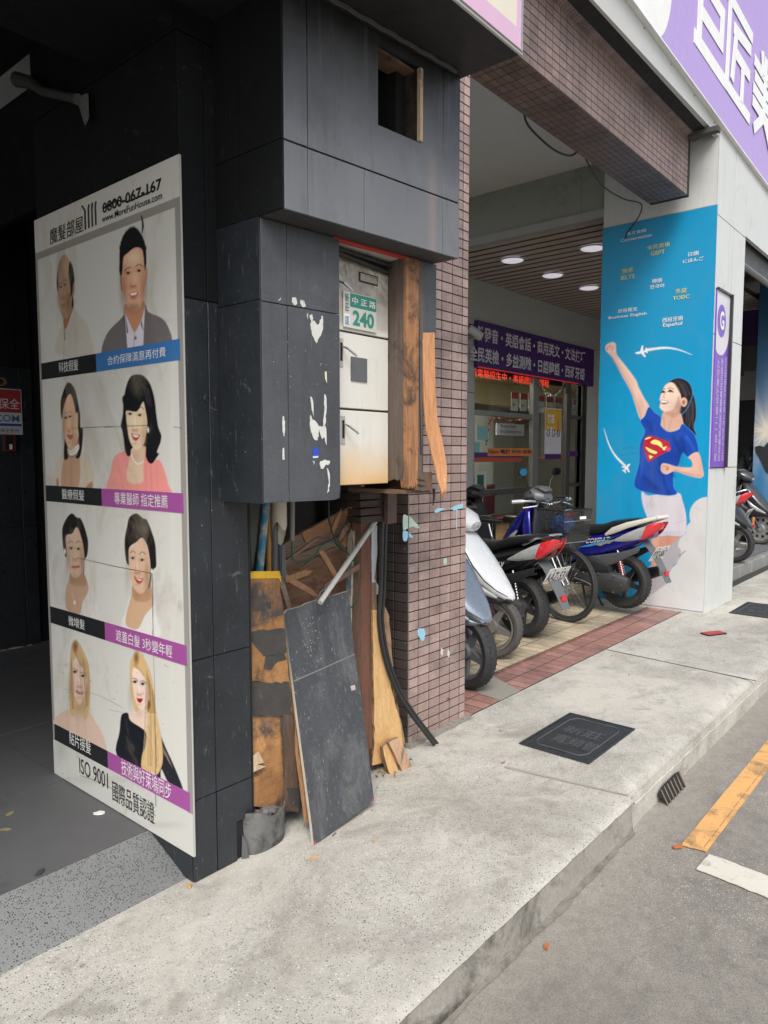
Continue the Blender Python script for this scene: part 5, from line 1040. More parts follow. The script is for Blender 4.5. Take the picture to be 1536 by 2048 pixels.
for k, (px_, py_, l_, r_) in enumerate(((600, 1170, .26, .5), (660, 1130, .2, .9), (690, 1150, .3, -.3), (575, 1200, .22, 1.2))):
    c_ = ony(px_, py_, 2.30-.01*k); T_ = Matrix.Translation(c_) @ Matrix.Rotation(r_, 4, 'Y'); q_ = [(-l_/2, 0, -.012), (l_/2-.03, 0, -.016), (l_/2, 0, -.004), (l_/2-.05, 0, .010), (-l_/2+.02, 0, .014)]
    tag(MB().slab([T_ @ Vector(v) for v in q_], (0, .01, 0)).build('broken_lath', (plo, oldw, brn2, plk)[k]), ('orange broken lath lying on the stained plywood left of the white pipe', 'brown broken lath beside the upper part of the white pipe', 'reddish broken lath next to the painted post', 'grey broken lath at the left edge of the stained plywood')[k], 'lath')
for k, (px_, py_, l_, r_) in enumerate(((672, 1046, .12, -1.1), (604, 1100, .24, -.42), (642, 1112, .20, -.30), (690, 1060, .10, -.7), (598, 1150, .14, -.15))):
    c_ = ony(px_, py_, 2.315-.0035*k); T_ = Matrix.Translation(c_) @ Matrix.Rotation(r_, 4, 'Y') @ Matrix.Rotation(random.uniform(-.2, .2), 4, 'Z'); h_ = random.uniform(.005, .014)
    q_ = [(-l_/2, 0, -h_), (l_/2-.02, 0, -h_*1.2), (l_/2+random.random()*.03, 0, -h_*.2), (l_/2-.03, 0, h_*.5), (l_/2-.01, 0, h_), (-l_/2+.02, 0, h_), (-l_/2-.02, 0, 0)]
    tag(MB().slab([T_ @ Vector(v) for v in q_], (0, .008, 0)).build('splinter_strip', (oldw, brn2, MATS['dark_block'], burnt)[k % 4]), ('short steep splinter near the broken end of the orange plank', 'long splintered strip lying across the left ends of the slanted planks', 'dark splintered strip under the loop of green cable', 'short charred splinter beside the top of the painted post', 'small flat strip at the upper left of the stained plywood')[k], 'splinter')
# white diagonal pipe
A, Bq = hit(752, 1042, (0, 2.27, 0), (0, 1, 0)), hit(640, 1205, (0, 2.13, 0), (0, 1, 0)); tag(MB().tube([A, A.lerp(Bq, .5), Bq], .0115, 10).build('diagonal_pipe', M('white_pvc', (.50, .49, .45), .45, var=.12, dirt=(.14, .13, .12), dth=.56, ds=14), smooth=True), 'dirty white pipe leaning diagonally over the stained plywood', 'pipe')
board('plastic_scrap', 'crumpled white plastic strip hanging beside the brown post', 'plastic strip', [(1260, 330), (1310, 300), (1310, 600), (1280, 830), (1355, 950), (1290, 1000), (1262, 1000), (1258, 600)], 2.27, 2.27, .008, M('grey_white_plastic', (.45, .46, .47), .5, dirt=(.2, .2, .2)), jag=.002, **D5)
# cables
blk = M('black_cable', (.016, .016, .017), .42, var=.3, vs=30)
def cable(name, label, P_, r, mat, k=6): return tag(MB().tube([Vector(p) for p in catmull(P_, k, closed=False)], r, 8).build(name, mat, smooth=True), label, 'cable')
C1 = [(765, 1040), (763, 1100), (761, 1180), (758, 1240), (768, 1310), (790, 1375), (820, 1425), (850, 1465), (868, 1488)]
ydp = [2.24, 2.235, 2.23, 2.22, 2.20, 2.18, 2.165, 2.16, 2.16]
cable('heavy_cable', 'thick black cable curving down to the sidewalk by the tiled column, outer of the pair', [ony(x, y, d) for (x, y), d in zip(C1, ydp)], .0105, blk)
cable('heavy_cable', 'thick black cable curving to the sidewalk, inner of the pair', [ony(x+7, y, d+.012) for (x, y), d in zip(C1, ydp)], .0095, blk)
grnc = M('green_cable', (.015, .09, .06), .5); dkc = M('dark_cable', (.02, .035, .03), .5)
E5 = lambda L, y: [ony(x/4.955+490, q/4.955+990, y) for x, q in L]
cable('thin_cable', 'thin green cable looping from the grey conduit across the planks', E5([(466, 450), (468, 600), (500, 660), (580, 665), (680, 620), (740, 520), (820, 465), (900, 470), (960, 520), (1030, 590), (1090, 680), (1115, 800), (1115, 950), (1090, 1060), (1045, 1120)], 2.29), .0035, grnc)
cable('thin_cable', 'thin dark cable hanging from above to the knot on the planks', E5([(828, 0), (830, 200), (845, 300), (890, 440), (920, 500), (1010, 570), (1060, 650)], 2.30), .0042, dkc)
cable('thin_cable', 'thin grey cable curling around the lower end of the white pipe', E5([(800, 920), (750, 960), (730, 1020), (745, 1040)], 2.16), .003, M('grey_cable', (.12, .12, .12), .5))
cable('thin_cable', 'thin pale cable hanging along the white and blue post', E5([(1060, 420), (1070, 520), (1052, 700), (1045, 1000)], 2.28), .003, M('grey_cable', (.12, .12, .12), .5))
# timber blocks and debris under the cabinet on the right
ub = thing('under_frame', 'stack of dark rotten timber blocks beneath the right of the casing', 'timber frame')
for k in range(4): MB().box((ony(722, 1000, 2.12).x, 2.12+.002*k, 1.20+.035*k), (ony(770-2*k, 1000, 2.12).x, 2.2, 1.228+.035*k)).build('block', wood('rotten_block', (.02, .013, .010), (.06, .036, .026), None, .5, (1, 8, 8)), ub)
MB().box((ony(772, 1000, 2.1).x, 2.09, 1.19), (ony(790, 1000, 2.1).x, 2.11, 1.345)).build('end_board', wood('charred', (.05, .035, .03), (.14, .08, .05), (.3, .24, .2), .66, (8, 8, 1)), ub)
MB().tube([(2.44, 1.80, 1.36), (2.442, 1.80, 1.33), (2.436, 1.80, 1.29)], [.007, .005, .003], 6).build('drip', M('tar', (.03, .015, .012), .5), ub)
# ================================================================ RIGHT BAY: floor, pillar, fascia, ceiling, shop
bed = M('tile_bed', (.04, .036, .031), .9)
fl = tag(empty('bay_floor'), kind='structure')
B('floor_bed', (2.845, 2.26, -.05), (12.0, 5.62, .0021), bed, fl)
redt = tile_mat('red_floor_tile', (.26, .135, .115), (.36, .195, .165)); bgt = tile_mat('beige_floor_tile', (.40, .33, .225), (.50, .42, .30))
sm2 = MB().box((-.046, -.0175, -.006), (.046, .0175, 0)).build('s', redt if 0 else tile_mat('red_floor_tile2', (.30, .135, .11), (.40, .19, .155))); sme = sm2.data; bpy.data.objects.remove(sm2)
lay(fl, [(Vector((3.3+.1*i, 2.572, .003)), 0, 0) for i in range(38)], sme, MATS['red_floor_tile2'], name='narrow_red_tile')
rt = MB().box((-.046, -.0785, -.006), (.046, .0785, 0)).build('s', redt); rme = rt.data; bpy.data.objects.remove(rt)
bt_ = MB().box((-.046, -.096, -.006), (.046, .096, 0)).build('s', bgt); bme = bt_.data; bpy.data.objects.remove(bt_)
sp = [(Vector((2.92+.1*i, 2.345+.165*j, .003)), 0, 0) for i in range(42) for j in range(2)]+[(Vector((2.92+.1*i, 2.5425+.05, .003)), 0, 0) for i in range(0)]
lay(fl, sorted([s_ for s_ in sp if s_[0].x > 3.2], key=near), rme, redt, name='red_tile')
sp = [(Vector((3.45+.1*i, 2.695+.2*j, .003)), 0, 0) for i in range(62) for j in range(15)]
lay(fl, sorted(sp, key=lambda s_: near(s_)+abs(s_[0].y-2.9)*2), bme, bgt, rest_name='beige_tiles', name='beige_tile')
MB().slab([(3.76, 2.262, 0), (4.0, 2.262, 0), (4.15, 2.56, 0), (3.93, 2.60, 0), (3.80, 2.45, 0)], (0, 0, .0045)).build('cement_patch', M('patch_cement', (.25, .235, .2), .85, bump=.3), fl)
# pillar
wp = M('white_cladding', (.56, .57, .55), .42, var=.06, vs=2, dirt=(.32, .32, .30), dth=.60, ds=2.2, streak=.25, bump=.05); seam = M('seam_dark', (.10, .10, .10), .8)
pil = thing('white_pillar', 'white stone clad pillar wrapped by the blue advertisement', 'pillar')
B('core', (7.075, 2.072, -.01), (8.00, 3.13, 4.9), seam, pil)
xr_ = 8.01
for (x0, x1) in ((7.063, 7.145), (7.148, 7.58), (7.60, xr_)):
    for (z0, z1) in ((0, 1.375), (1.38, 2.60), (2.605, 3.66), (3.665, 5.0)):
        if x0 > 7.1 and x0 < 7.59 and 1.37 < z0 < 2.9: continue
        B('cladding_panel', (x0+.001, 2.062, z0+.001), (x1-.001, 2.071, z1-.001), wp, pil, bevel=.001)
B('cladding_panel', (7.149, 2.062, 3.04), (7.579, 2.071, 3.658), wp, pil)
for (z0, z1) in ((3.752, 4.4), (4.403, 5.0)): B('side_panel', (7.066, 2.072, z0), (7.0745, 3.135, z1), wp, pil)
B('side_panel', (7.0675, 2.072, 0), (7.0745, 3.13, 3.75), wp, pil)
B('recess', (7.149, 2.0712, 1.38), (7.579, 2.0722, 3.038), M('recess_white', (.4, .4, .4), .7), pil)
# purple plaque
pq = thing('purple_plaque', 'tall purple plaque with a white round emblem set in the pillar front', 'sign')
vio = M('violet_print', (.16, .06, .42), .35, var=.08)
B('board', (7.10, 2.048, 1.385), (7.50, 2.061, 3.0), vio, pq); B('white_top', (7.10, 2.0465, 2.70), (7.50, 2.0475, 3.0), M('plaque_white', (.58, .57, .60), .4), pq)
def disc(name, c, r, mat, par, ax='y', n=32, th=.0012, sy=1.):
    P0 = [(c[0]+r*math.cos(2*PI*k/n), c[1], c[2]+r*sy*math.sin(2*PI*k/n)) for k in range(n)] if ax == 'y' else [(c[0], c[1]+r*math.cos(2*PI*k/n), c[2]+r*sy*math.sin(2*PI*k/n)) for k in range(n)]
    return MB().slab(P0, (0, -th, 0) if ax == 'y' else (-th, 0, 0)).build(name, mat, par)
MB().slab([(max(7.102, 7.24+.26*math.cos(a)), 2.047, 2.66+.234*math.sin(a)) for a in [2*PI*k/32 for k in range(32)]], (0, -.0008, 0)).build('white_round', M('plaque_white', (.58, .57, .60), .4), pq); disc('emblem', (7.25, 2.0452, 2.74), .13, vio, pq, sy=1.15)
text('G', (7.19, 2.0436, 2.66), (1, 0, 0), (0, 0, 1), .13, .17, wl, pq, bold=.03)
for k, (tx, z0) in enumerate((('巨匠電腦股份有限公司新莊分公司', 2.42), ('附設巨匠電腦美語短期補習班', 2.40), ('北府教社字第二一四八號', 2.38))):
    x = 7.39-.115*k; text('\n'.join(tx), (x, 2.0462, 1.44+.0*k), (1, 0, 0), (0, 0, 1), .075, z0-1.44, M('plaque_text', (.60, .52, .72), .5), pq)
B('dark_frame', (7.50, 2.02, 1.38), (7.53, 2.062, 3.02), M('frame_black', (.025, .025, .028), .4), pq); B('dark_frame', (7.10, 2.03, 3.0), (7.53, 2.062, 3.02), M('frame_black', (.025, .025, .028), .4), pq)
B('alu_frame', (7.545, 2.035, 1.38), (7.575, 2.062, 3.02), wp, pq)
# blue advertisement wrap: printed sheet
ad = thing('blue_advert', 'tall blue language school advertisement with a woman raising her fist', 'poster')
B('backing', (7.0605, 2.062, .03), (7.066, 3.137, 3.745), M('advert_edge', (.05, .2, .3), .5), ad)
XA = 7.0595; Q = Print(XA, 3.14, 2.062, .03, 3.745, 190, 650)
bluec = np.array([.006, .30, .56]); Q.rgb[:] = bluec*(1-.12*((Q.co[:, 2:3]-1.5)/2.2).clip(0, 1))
Q.fr(3.94, 1195, 660, 1.35)
W_ = (178, 177, 176); G_ = (150, 146, 150)
for (x, y, r) in ((600, 1750, 95), (640, 1690, 60), (520, 1830, 80), (470, 1930, 90), (560, 2000, 130), (480, 2080, 120)): Q.ell(x, y, r, r, G_, .8)
for (x, y, r) in ((870, 1460, 145), (800, 1600, 110), (745, 1700, 110), (800, 1850, 170), (690, 1950, 125), (780, 2060, 200), (640, 2080, 90)): Q.ell(x, y, r, r, W_, .8)
Q.poly([(560, 1990), (900, 1880), (900, 2300), (300, 2300), (330, 2150)], W_, .8, False)
Q.poly([(430, 1590), (490, 1610), (492, 1900), (430, 1900)], (190, 140, 120)); Q.poly([(500, 1600), (685, 1590), (640, 1640), (575, 1700), (540, 1770), (500, 1770)], (182, 128, 108))
for (x, y, r) in ((590, 1760, 70), (530, 1830, 60)): Q.ell(x, y, r, r, G_, .8)
ol = (60, 150, 195)
sk = (200, 165, 148)
for (x_, y_, a_, b_, f_) in ((250, 1500, 40, 700, .93), (820, 700, 30, 900, 1.05), (600, 200, 500, 60, .97)): Q.mul(x_, y_, a_, b_, (f_, f_, f_), 1)
arm = [(66, 125), (95, 102), (140, 105), (150, 190), (195, 250), (300, 390), (320, 450), (370, 540), (408, 620), (345, 712), (290, 560), (262, 480), (200, 370), (130, 235), (98, 195), (66, 160)]
Q.poly(arm, ol, .8, grow=.8); Q.poly(arm, sk); Q.line([(100, 190), (210, 370), (275, 490), (345, 690)], [10, 16, 18, 12], (160, 118, 100), 2.4, .55); Q.line([(170, 240), (290, 400), (380, 600)], 14, (218, 186, 168), 2., .6)
Q.line([(85, 130), (120, 135), (115, 160)], 6, (140, 95, 80), .7, .7); Q.line([(100, 108), (96, 150)], 4, (140, 95, 80), .6, .6); Q.ell(75, 148, 8, 14, (165, 120, 105), .8, .7)
pony = [(738, 490), (770, 560), (778, 680), (757, 765), (782, 832), (700, 765), (663, 690), (690, 600)]; Q.poly(pony, ol, .8, grow=.8); Q.poly(pony, (28, 24, 30)); Q.line([(740, 560), (750, 660), (720, 760)], 9, (84, 76, 86), 1.2, .5); Q.line([(715, 600), (712, 720)], 6, (70, 62, 70), 1.2, .5)
hd = [(560, 412), (640, 378), (720, 415), (748, 500), (722, 580), (690, 640), (645, 658), (600, 560), (560, 470)]; Q.poly(hd, ol, .8, grow=.8); Q.poly(hd, (30, 26, 30)); Q.line([(620, 395), (690, 430), (725, 510)], 10, (72, 64, 70), 1.4, .5); Q.line([(640, 420), (690, 470), (700, 520)], 6, (80, 70, 76), 1.2, .4)
fc = [(585, 412), (635, 462), (660, 545), (640, 640), (560, 650), (520, 640), (490, 610), (498, 572), (490, 545), (508, 490), (535, 435)]
Q.poly([(525, 640), (500, 745), (490, 790), (570, 815), (672, 760), (640, 640)], (190, 150, 132)); Q.poly(fc, (214, 182, 164))
Q.poly([(640, 520), (655, 640), (600, 690), (530, 650), (600, 620)], (168, 122, 104), 2., a=.7); Q.line([(520, 690), (530, 780)], 8, (150, 105, 90), 1.4, .5); Q.line([(600, 660), (560, 780)], 10, (160, 118, 100), 1.8, .45)
Q.ell(680, 568, 27, 36, (205, 162, 145)); Q.ell(680, 570, 12, 20, (150, 98, 84), 1.)
Q.line([(505, 492), (518, 481), (533, 491)], 9, (34, 22, 22), .5); Q.ell(518, 492, 7, 6, (30, 20, 20), .5); Q.line([(557, 485), (574, 474), (595, 489)], 10, (34, 22, 22), .5); Q.ell(575, 485, 8, 7, (30, 20, 20), .5); Q.line([(508, 470), (525, 462), (536, 466)], 5, (80, 56, 50), .6); Q.line([(556, 462), (578, 456), (600, 468)], 5, (80, 56, 50), .6)
Q.line([(535, 490), (520, 528), (530, 534)], 5, (160, 112, 96), .7); Q.poly([(496, 553), (525, 552), (562, 566), (535, 584), (508, 582)], (150, 55, 60)); Q.poly([(500, 556), (525, 556), (556, 567), (530, 573), (505, 570)], (240, 236, 232), .5)
sh = [(405, 608), (450, 650), (500, 690), (497, 750), (560, 803), (640, 785), (670, 742), (730, 790), (770, 840), (793, 962), (712, 1000), (672, 965), (640, 1060), (600, 1130), (600, 1235), (625, 1290), (540, 1303), (400, 1280), (290, 1228), (328, 1050), (335, 900), (374, 800), (338, 722), (372, 680)]
skt = [(352, 1265), (400, 1305), (625, 1280), (670, 1350), (699, 1480), (682, 1612), (560, 1618), (450, 1610), (382, 1450), (352, 1350)]
Q.poly(skt, ol, .8, grow=.6); Q.poly(skt, (186, 180, 186), .9); Q.line([(390, 1320), (640, 1310)], 5, (165, 160, 168), .8, .6); Q.line([(395, 1490), (560, 1530), (690, 1500)], 5, (165, 160, 168), 1., .5); Q.line([(430, 1320), (410, 1360)], 6, (150, 146, 155), .8, .6); Q.line([(370, 1300), (400, 1440)], 22, (180, 174, 190), 3, .5)
Q.poly(sh, ol, .8, grow=.6); Q.poly(sh, (24, 62, 150), .9)
for q in ([(480, 980), (520, 1180), (560, 1290)], [(540, 1100), (600, 1150)], [(600, 850), (660, 960)], [(350, 1150), (480, 1260)], [(390, 720), (430, 800)], [(660, 850), (690, 960)]): Q.line(q, 26, (14, 34, 100), 3.5, .55)
Q.line([(700, 840), (760, 940)], 18, (50, 96, 185), 3, .5); Q.line([(360, 950), (345, 1150)], 18, (44, 88, 178), 3, .5)
fa = [(795, 966), (832, 1105), (833, 1150), (800, 1166), (700, 1142), (608, 1112), (545, 1136), (505, 1115), (500, 1075), (515, 1052), (560, 1058), (620, 1076), (740, 1082), (742, 1030), (718, 1000)]
Q.poly(fa, ol, .8, grow=.6); Q.poly(fa, (200, 158, 140)); Q.line([(610, 1105), (720, 1135), (810, 1152)], 14, (160, 112, 96), 2., .55); Q.line([(520, 1075), (560, 1080), (550, 1110)], 7, (150, 100, 86), .8, .7); Q.ell(548, 1092, 9, 9, (120, 78, 66), .8, .7)
for (x_, y_, a_, b_, f_) in ((560, 470, 60, 60, 1.06), (600, 600, 60, 50, .86), (540, 520, 40, 40, 1.05), (650, 600, 30, 60, .84), (560, 760, 60, 30, 1.07), (150, 300, 40, 90, .92), (340, 600, 30, 80, .88), (300, 480, 30, 80, 1.08), (820, 1080, 30, 80, .88), (700, 1100, 90, 18, 1.08), (470, 1450, 60, 160, 1.05), (650, 1480, 50, 160, .88), (420, 1380, 50, 40, .86), (560, 1600, 120, 20, .84), (450, 900, 60, 100, 1.15), (560, 1000, 90, 60, .78), (420, 1230, 90, 50, .8), (680, 820, 70, 60, 1.12), (540, 1240, 60, 60, 1.12), (470, 1100, 50, 60, .85), (640, 1000, 40, 100, .8), (450, 1660, 20, 80, 1.1), (560, 1660, 30, 60, .85), (860, 1500, 90, 90, 1.05), (720, 1900, 140, 140, .94)): Q.mul(x_, y_, a_, b_, (f_, f_*.99, f_*.98), 2)
hairs(Q, ((600, 400), (700, 440)), ((650, 500), (730, 540)), 14, (78, 70, 78), 3, .4); hairs(Q, ((700, 560), (760, 560)), ((690, 740), (765, 780)), 14, (78, 70, 80), 3, .4)
# shield shaped badge on the shirt: plain red field with pale yellow sweeps
Q.poly([(375, 845), (412, 828), (480, 850), (565, 882), (577, 940), (540, 962), (470, 1000), (402, 1044), (378, 980), (358, 925)], (168, 22, 42), .7, False); Q.poly([(372, 862), (395, 846), (425, 845), (400, 858)], (236, 214, 120), .5)
Q.poly([(418, 885), (450, 864), (500, 884), (512, 930), (470, 905), (440, 900)], (240, 218, 120), .5); Q.poly([(378, 922), (420, 940), (470, 962), (452, 976), (405, 958)], (240, 218, 120), .5); Q.poly([(405, 985), (440, 998), (412, 1018)], (240, 218, 120), .5, False); Q.poly([(512, 925), (548, 915), (530, 948), (514, 945)], (240, 218, 120), .5, False); Q.ell(555, 940, 20, 16, (205, 70, 110), 1.2, .8)
for (a, wd_) in (([(385, 158), (530, 140), (640, 156), (745, 195)], [22, 14, 8, 1]), ([(215, 1068), (140, 990), (90, 900), (50, 775)], [18, 12, 8, 1])): Q.line(a, wd_, (226, 234, 238), .7, .92)
wht = (228, 236, 240)
for (cx, cy, rot, s_) in ((345, 172, 0, 1.), (232, 1085, PI*.75+.1, .82)):
    def tr_(L): return [(cx+s_*(x*math.cos(rot)-y*math.sin(rot)), cy+s_*(x*math.sin(rot)+y*math.cos(rot))) for x, y in L]
    sg_ = 1 if rot == 0 else -1
    Q.poly(tr_([(-48, 8), (-20, -2), (40, -12), (48, -4), (0, 12), (-30, 18)]), wht, .6); Q.poly(tr_([(-10, 0), (5, -50), (14, -50), (14, -4)]), wht, .5, False); Q.poly(tr_([(-8, 6), (26, 42), (36, 38), (18, 2)]), wht, .5, False); Q.poly(tr_([(28, -8), (36, -32), (44, -32), (44, -8)]), wht, .5, False); Q.poly(tr_([(30, -2), (46, 12), (52, 8), (44, -6)]), wht, .5, False)
Q.line([(640, 1780), (660, 1770), (690, 1740)], 8, (80, 78, 82), .7, .7); Q.line([(770, 1400), (820, 1420)], 3, (120, 118, 120), .7, .6)
Q.line([(215, 400), (212, 800), (205, 1400)], 5, (20, 110, 160), 1.5, .4); Q.line([(200, 940), (260, 925), (330, 945)], 6, (10, 90, 130), 1.2, .5); Q.line([(180, 995), (260, 970), (330, 975)], 6, (10, 90, 130), 1.2, .5)
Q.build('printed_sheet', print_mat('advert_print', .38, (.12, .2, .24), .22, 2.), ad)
yel_ = M('advert_yellow', (.62, .56, .20), .5)
def atext(body, a, b, mat=wl, bold=0.):
    A, Bq = onx(*a, XA), onx(*b, XA); text(body, (XA, A.y, A.z), (0, -1, 0), (0, 0, 1), A.y-Bq.y, Bq.z-A.z, mat, ad, bold=bold, out=.004)
def cp(x, y): return (900+x/2.415, y/2.415)
def c7(x, y): return (1180+x/2.382, 380+y/2.382)
for (t1, a1, b1, t2, a2, b2, mt) in (('英文會話', (172, 218), (270, 183), 'Conversation', (147, 250), (294, 206), wl), ('全民英檢', (272, 288), (383, 245), 'GEPT', (290, 315), (358, 282), yel_), ('日語', (468, 318), (520, 288), 'にほんご', (443, 350), (542, 315), wl), ('雅思', (153, 400), (207, 368), 'IELTS', (147, 430), (214, 400), yel_), ('韓語', (296, 445), (345, 418), '한국어', (286, 474), (354, 444), wl), ('多益', (407, 495), (462, 464), 'TOEIC', (395, 526), (474, 497), yel_), ('商用英文', (133, 588), (227, 556), 'Business English', (89, 620), (270, 580), wl), ('西班牙語', (345, 632), (444, 598), 'Español', (348, 658), (440, 625), wl)):
    atext(t1, c7(*a1), c7(*b1), mt, .008); atext(t2, c7(*a2), c7(*b2), mt, .012)
# arcade ceiling, cross fascia, slatted ceiling with downlights
cw = M('ceiling_white', (.62, .61, .58), .7, var=.06, dirt=(.36, .33, .30), dth=.66, ds=1.2)
cl = thing('bay_ceiling', 'off white flat ceiling of the scooter bay behind the tiled beam', 'ceiling'); B('ceiling_board', (2.6, 2.602, 4.42), (7.2, 5.7, 4.5), cw, cl)
cf = thing('cross_fascia', 'grey green panelled fascia above the slatted ceiling', 'fascia'); fm = M('fascia_sage', (.27, .28, .25), .6, var=.08, dirt=(.17, .17, .155), dth=.55, ds=1.5)
B('fascia_panel', (7.12, 3.137, 3.96), (7.16, 3.40, 4.42), fm, cf); B('fascia_panel', (7.12, 3.404, 3.96), (7.16, 5.7, 4.42), fm, cf); B('lower_band', (7.10, 3.137, 3.87), (7.20, 5.7, 3.955), M('band_grey', (.34, .33, .31), .6), cf)
scl = thing('slatted_ceiling', 'brown slatted metal ceiling over the shop entrance', 'ceiling'); slm = M('slat_brown', (.46, .38, .33), .5, var=.1); B('backing', (7.2, 3.0, 3.95), (13.4, 5.7, 3.97), M('slat_gap', (.07, .06, .055), .9), scl)
sm_ = MB().box((-.066, -1.35, .012), (.066, 1.35, .018)).build('slat_source', slm); smh = sm_.data; bpy.data.objects.remove(sm_)
for k in range(33):
    o = bpy.data.objects.new('slat', smh); COL.objects.link(o); o.parent = scl; o.location = (7.29+.185*k, 4.35, 3.88)
lampm = emit('lamp_cover', (.72, .70, .78), .35)
for k, (px, py) in enumerate(((1025, 521), (1105, 551), (1185, 497), (1178, 576))):
    p = onz(px, py, 3.872); lt = thing('ceiling_lamp', ('round white ceiling lamp nearest the tiled column', 'round white ceiling lamp second from the column, lower down', 'round white ceiling lamp touching the blue advert near its top', 'round white ceiling lamp farthest back beside the blue advert')[k], 'ceiling lamp', 'round lamps in the slatted ceiling', loc=(p.x, p.y, 3.872))
    MB().lathe([(0, -.014), (.10, -.014), (.125, -.006), (.135, .006), (0, .006)], (0, 0, 0), 'z', 28).build('cover', lampm, lt, smooth=True); MB().lathe([(.136, -.004), (.15, -.004), (.15, .007), (.136, .007)], (0, 0, 0), 'z', 28).build('rim', wp, lt)
# fascia with the large purple sign
fa_ = thing('street_fascia', 'white metal soffit and edge beneath the large purple shop sign', 'fascia')
SLP = .05; ZS = lambda x: 4.53-(x-4.95)*SLP
m = MB(); m.add([(2.0, 2.118, 4.343), (8.7, 2.118, 4.343), (8.7, 2.062, ZS(8.7)+.001), (2.0, 2.062, ZS(2.0))], [(0, 1, 2, 3)])
m.build('sloped_panel', M('soffit_white', (.56, .57, .55), .45, var=.04), fa_)
B('top_board', (2.0, 2.12, 4.41), (7.06, 2.26, 4.6), M('gap_dark', (.03, .03, .03), .8), fa_)
for k in range(12):
    x = 3.6+k*.55; MB().lathe([(0, -.003), (.006, -.003), (.006, .0), (0, 0)], (x, 2.066, ZS(x)-.03), 'y', 8).build('screw', M('screw_dark', (.06, .06, .06), .5), fa_)
MB().box((6.78, 2.00, 4.285), (6.86, 2.25, 4.325)).build('bracket', M('bracket_dark', (.06, .055, .05), .7), fa_)
B('white_wall', (8.012, 2.062, 3.68), (12, 2.10, 4.9), wp, fa_)
psn = thing('purple_sign', 'large purple shop sign with big white characters and a white disc', 'sign'); lil = M('sign_lilac', (.42, .30, .62), .35, var=.03); lw = M('sign_white', (.78, .78, .76), .35)
psn.location = (2.0, 2.03, ZS(2.0)); psn.rotation_euler = (0, math.atan(SLP), 0)
B('panel', (0, 0, 0), (16, .03, 2.2), lil, psn); B('top_rail', (0, -.02, 2.2), (16, .08, 2.26), M('frame_black', (.025, .025, .028), .4), psn); B('bottom_trim', (0, -.006, -.012), (16, .036, -.001), lw, psn)
def sgn(px, py):
    p = ony(px, py, 2.03); dx, dz = p.x-2.0, p.z-ZS(2.0); c_, s_ = math.cos(math.atan(SLP)), math.sin(math.atan(SLP)); return (dx*c_-dz*s_, dx*s_+dz*c_)
a0 = sgn(1395, 30); a1 = sgn(1452, 160); 
cx_ = sgn(1290, 20)[0]-.12; R_ = abs(sgn(1343, 0)[0]-cx_)
MB().slab([(cx_+R_*math.cos(a), -.0015, max(.004, .42+R_*math.sin(a))) for a in [2*PI*k/48 for k in range(48)]], (0, -.0012, 0)).build('white_disc', lw, psn)
def gl(ch, pts):
    xs2 = [sgn(*p)[0] for p in pts]; zs2 = [sgn(*p)[1] for p in pts]; x0, x1, z0, z1 = min(xs2), max(xs2), min(zs2), max(zs2); return x0, x1, z0, z1
x0 = sgn(1398, 90)[0]; zb = .24; H_ = .86; wch = .72
import itertools; _cnt = itertools.count()
def stroke(par, L, wdt=.085):
    """thick strokes of a squared display character; L in unit box"""
    for (ax, az, bx, bz) in L:
        A = Vector((ax, 0, az)); Bv = Vector((bx, 0, bz)); d = (Bv-A); n = Vector((-d.z, 0, d.x)).normalized()*wdt/2; e = d.normalized()*wdt/2
        MB().slab([A-n-e, Bv-n+e, Bv+n+e, A+n-e], (0, -.004, 0)).build('character_stroke', lw, par).location = (0, -.001-.0004*next(_cnt), 0)
def ch(Lu, X, Z, Wd, Hd): return [(X+a*Wd, Z+b*Hd, X+c_*Wd, Z+d*Hd) for a, b, c_, d in Lu]
S1 = (sgn(1395, 88)[0], sgn(1452, 60)[0]); 
XL = sgn(1393, 60)[0]; XR = sgn(1447, 140)[0]; ZB = sgn(1393, 78)[1]; 
wA = XR-XL
stroke(psn, ch([(0.0, 0, 1.05, 0), (.08, 0, .08, 1), (.0, 1, .95, 1), (.2, .68, .85, .68), (.2, .34, .85, .34), (.85, .68, .85, .34)], XL, ZB, wA, wA*1.0), .115)
X2 = sgn(1455, 100)[0]; X3 = sgn(1497, 200)[0]; w2 = max(.5, X3-X2)
stroke(psn, ch([(0, 0, 1.0, 0), (0, 0, 0, 1), (0, 1, .95, 1), (.25, .75, .9, .82), (.3, .75, .22, .2), (.3, .5, .9, .5), (.65, .5, .65, .12)], X2, ZB, w2, wA), .105)
X4 = sgn(1507, 190)[0]; stroke(psn, ch([(0, .8, 1, .8), (.05, .62, .95, .62), (0, .45, 1, .45), (.5, 1, .5, .3), (0, .28, 1, .28), (.5, .28, .1, 0), (.5, .28, .95, 0), (.3, 1, .35, .85), (.7, 1, .65, .85)], X4, ZB, .75, wA), .105)
# loose cables over the beam
cbl = [onz(*p, 3.80) for p in ((1060, 240), (1085, 270), (1110, 292), (1150, 306))]; cable('slack_cable', 'thin black cable sagging beneath the tiled beam, nearer loop', [Vector((cbl[0].x-.1, 2.59, 3.90))]+[Vector((p.x, 2.62, p.z-.01-.05*(i in (1, 2)))) for i, p in enumerate(cbl)]+[Vector((cbl[-1].x+.12, 2.59, 3.90))], .008, blk)
cable('slack_cable', 'thin black cable sagging beneath the tiled beam, farther loop down to the advert', [(5.3, 2.59, 3.92), (5.6, 2.62, 3.80), (5.9, 2.63, 3.72), (6.3, 2.62, 3.72), (6.7, 2.62, 3.78), (6.98, 2.75, 3.76), (7.045, 2.88, 3.66), (7.05, 2.90, 3.60)], .006, blk)
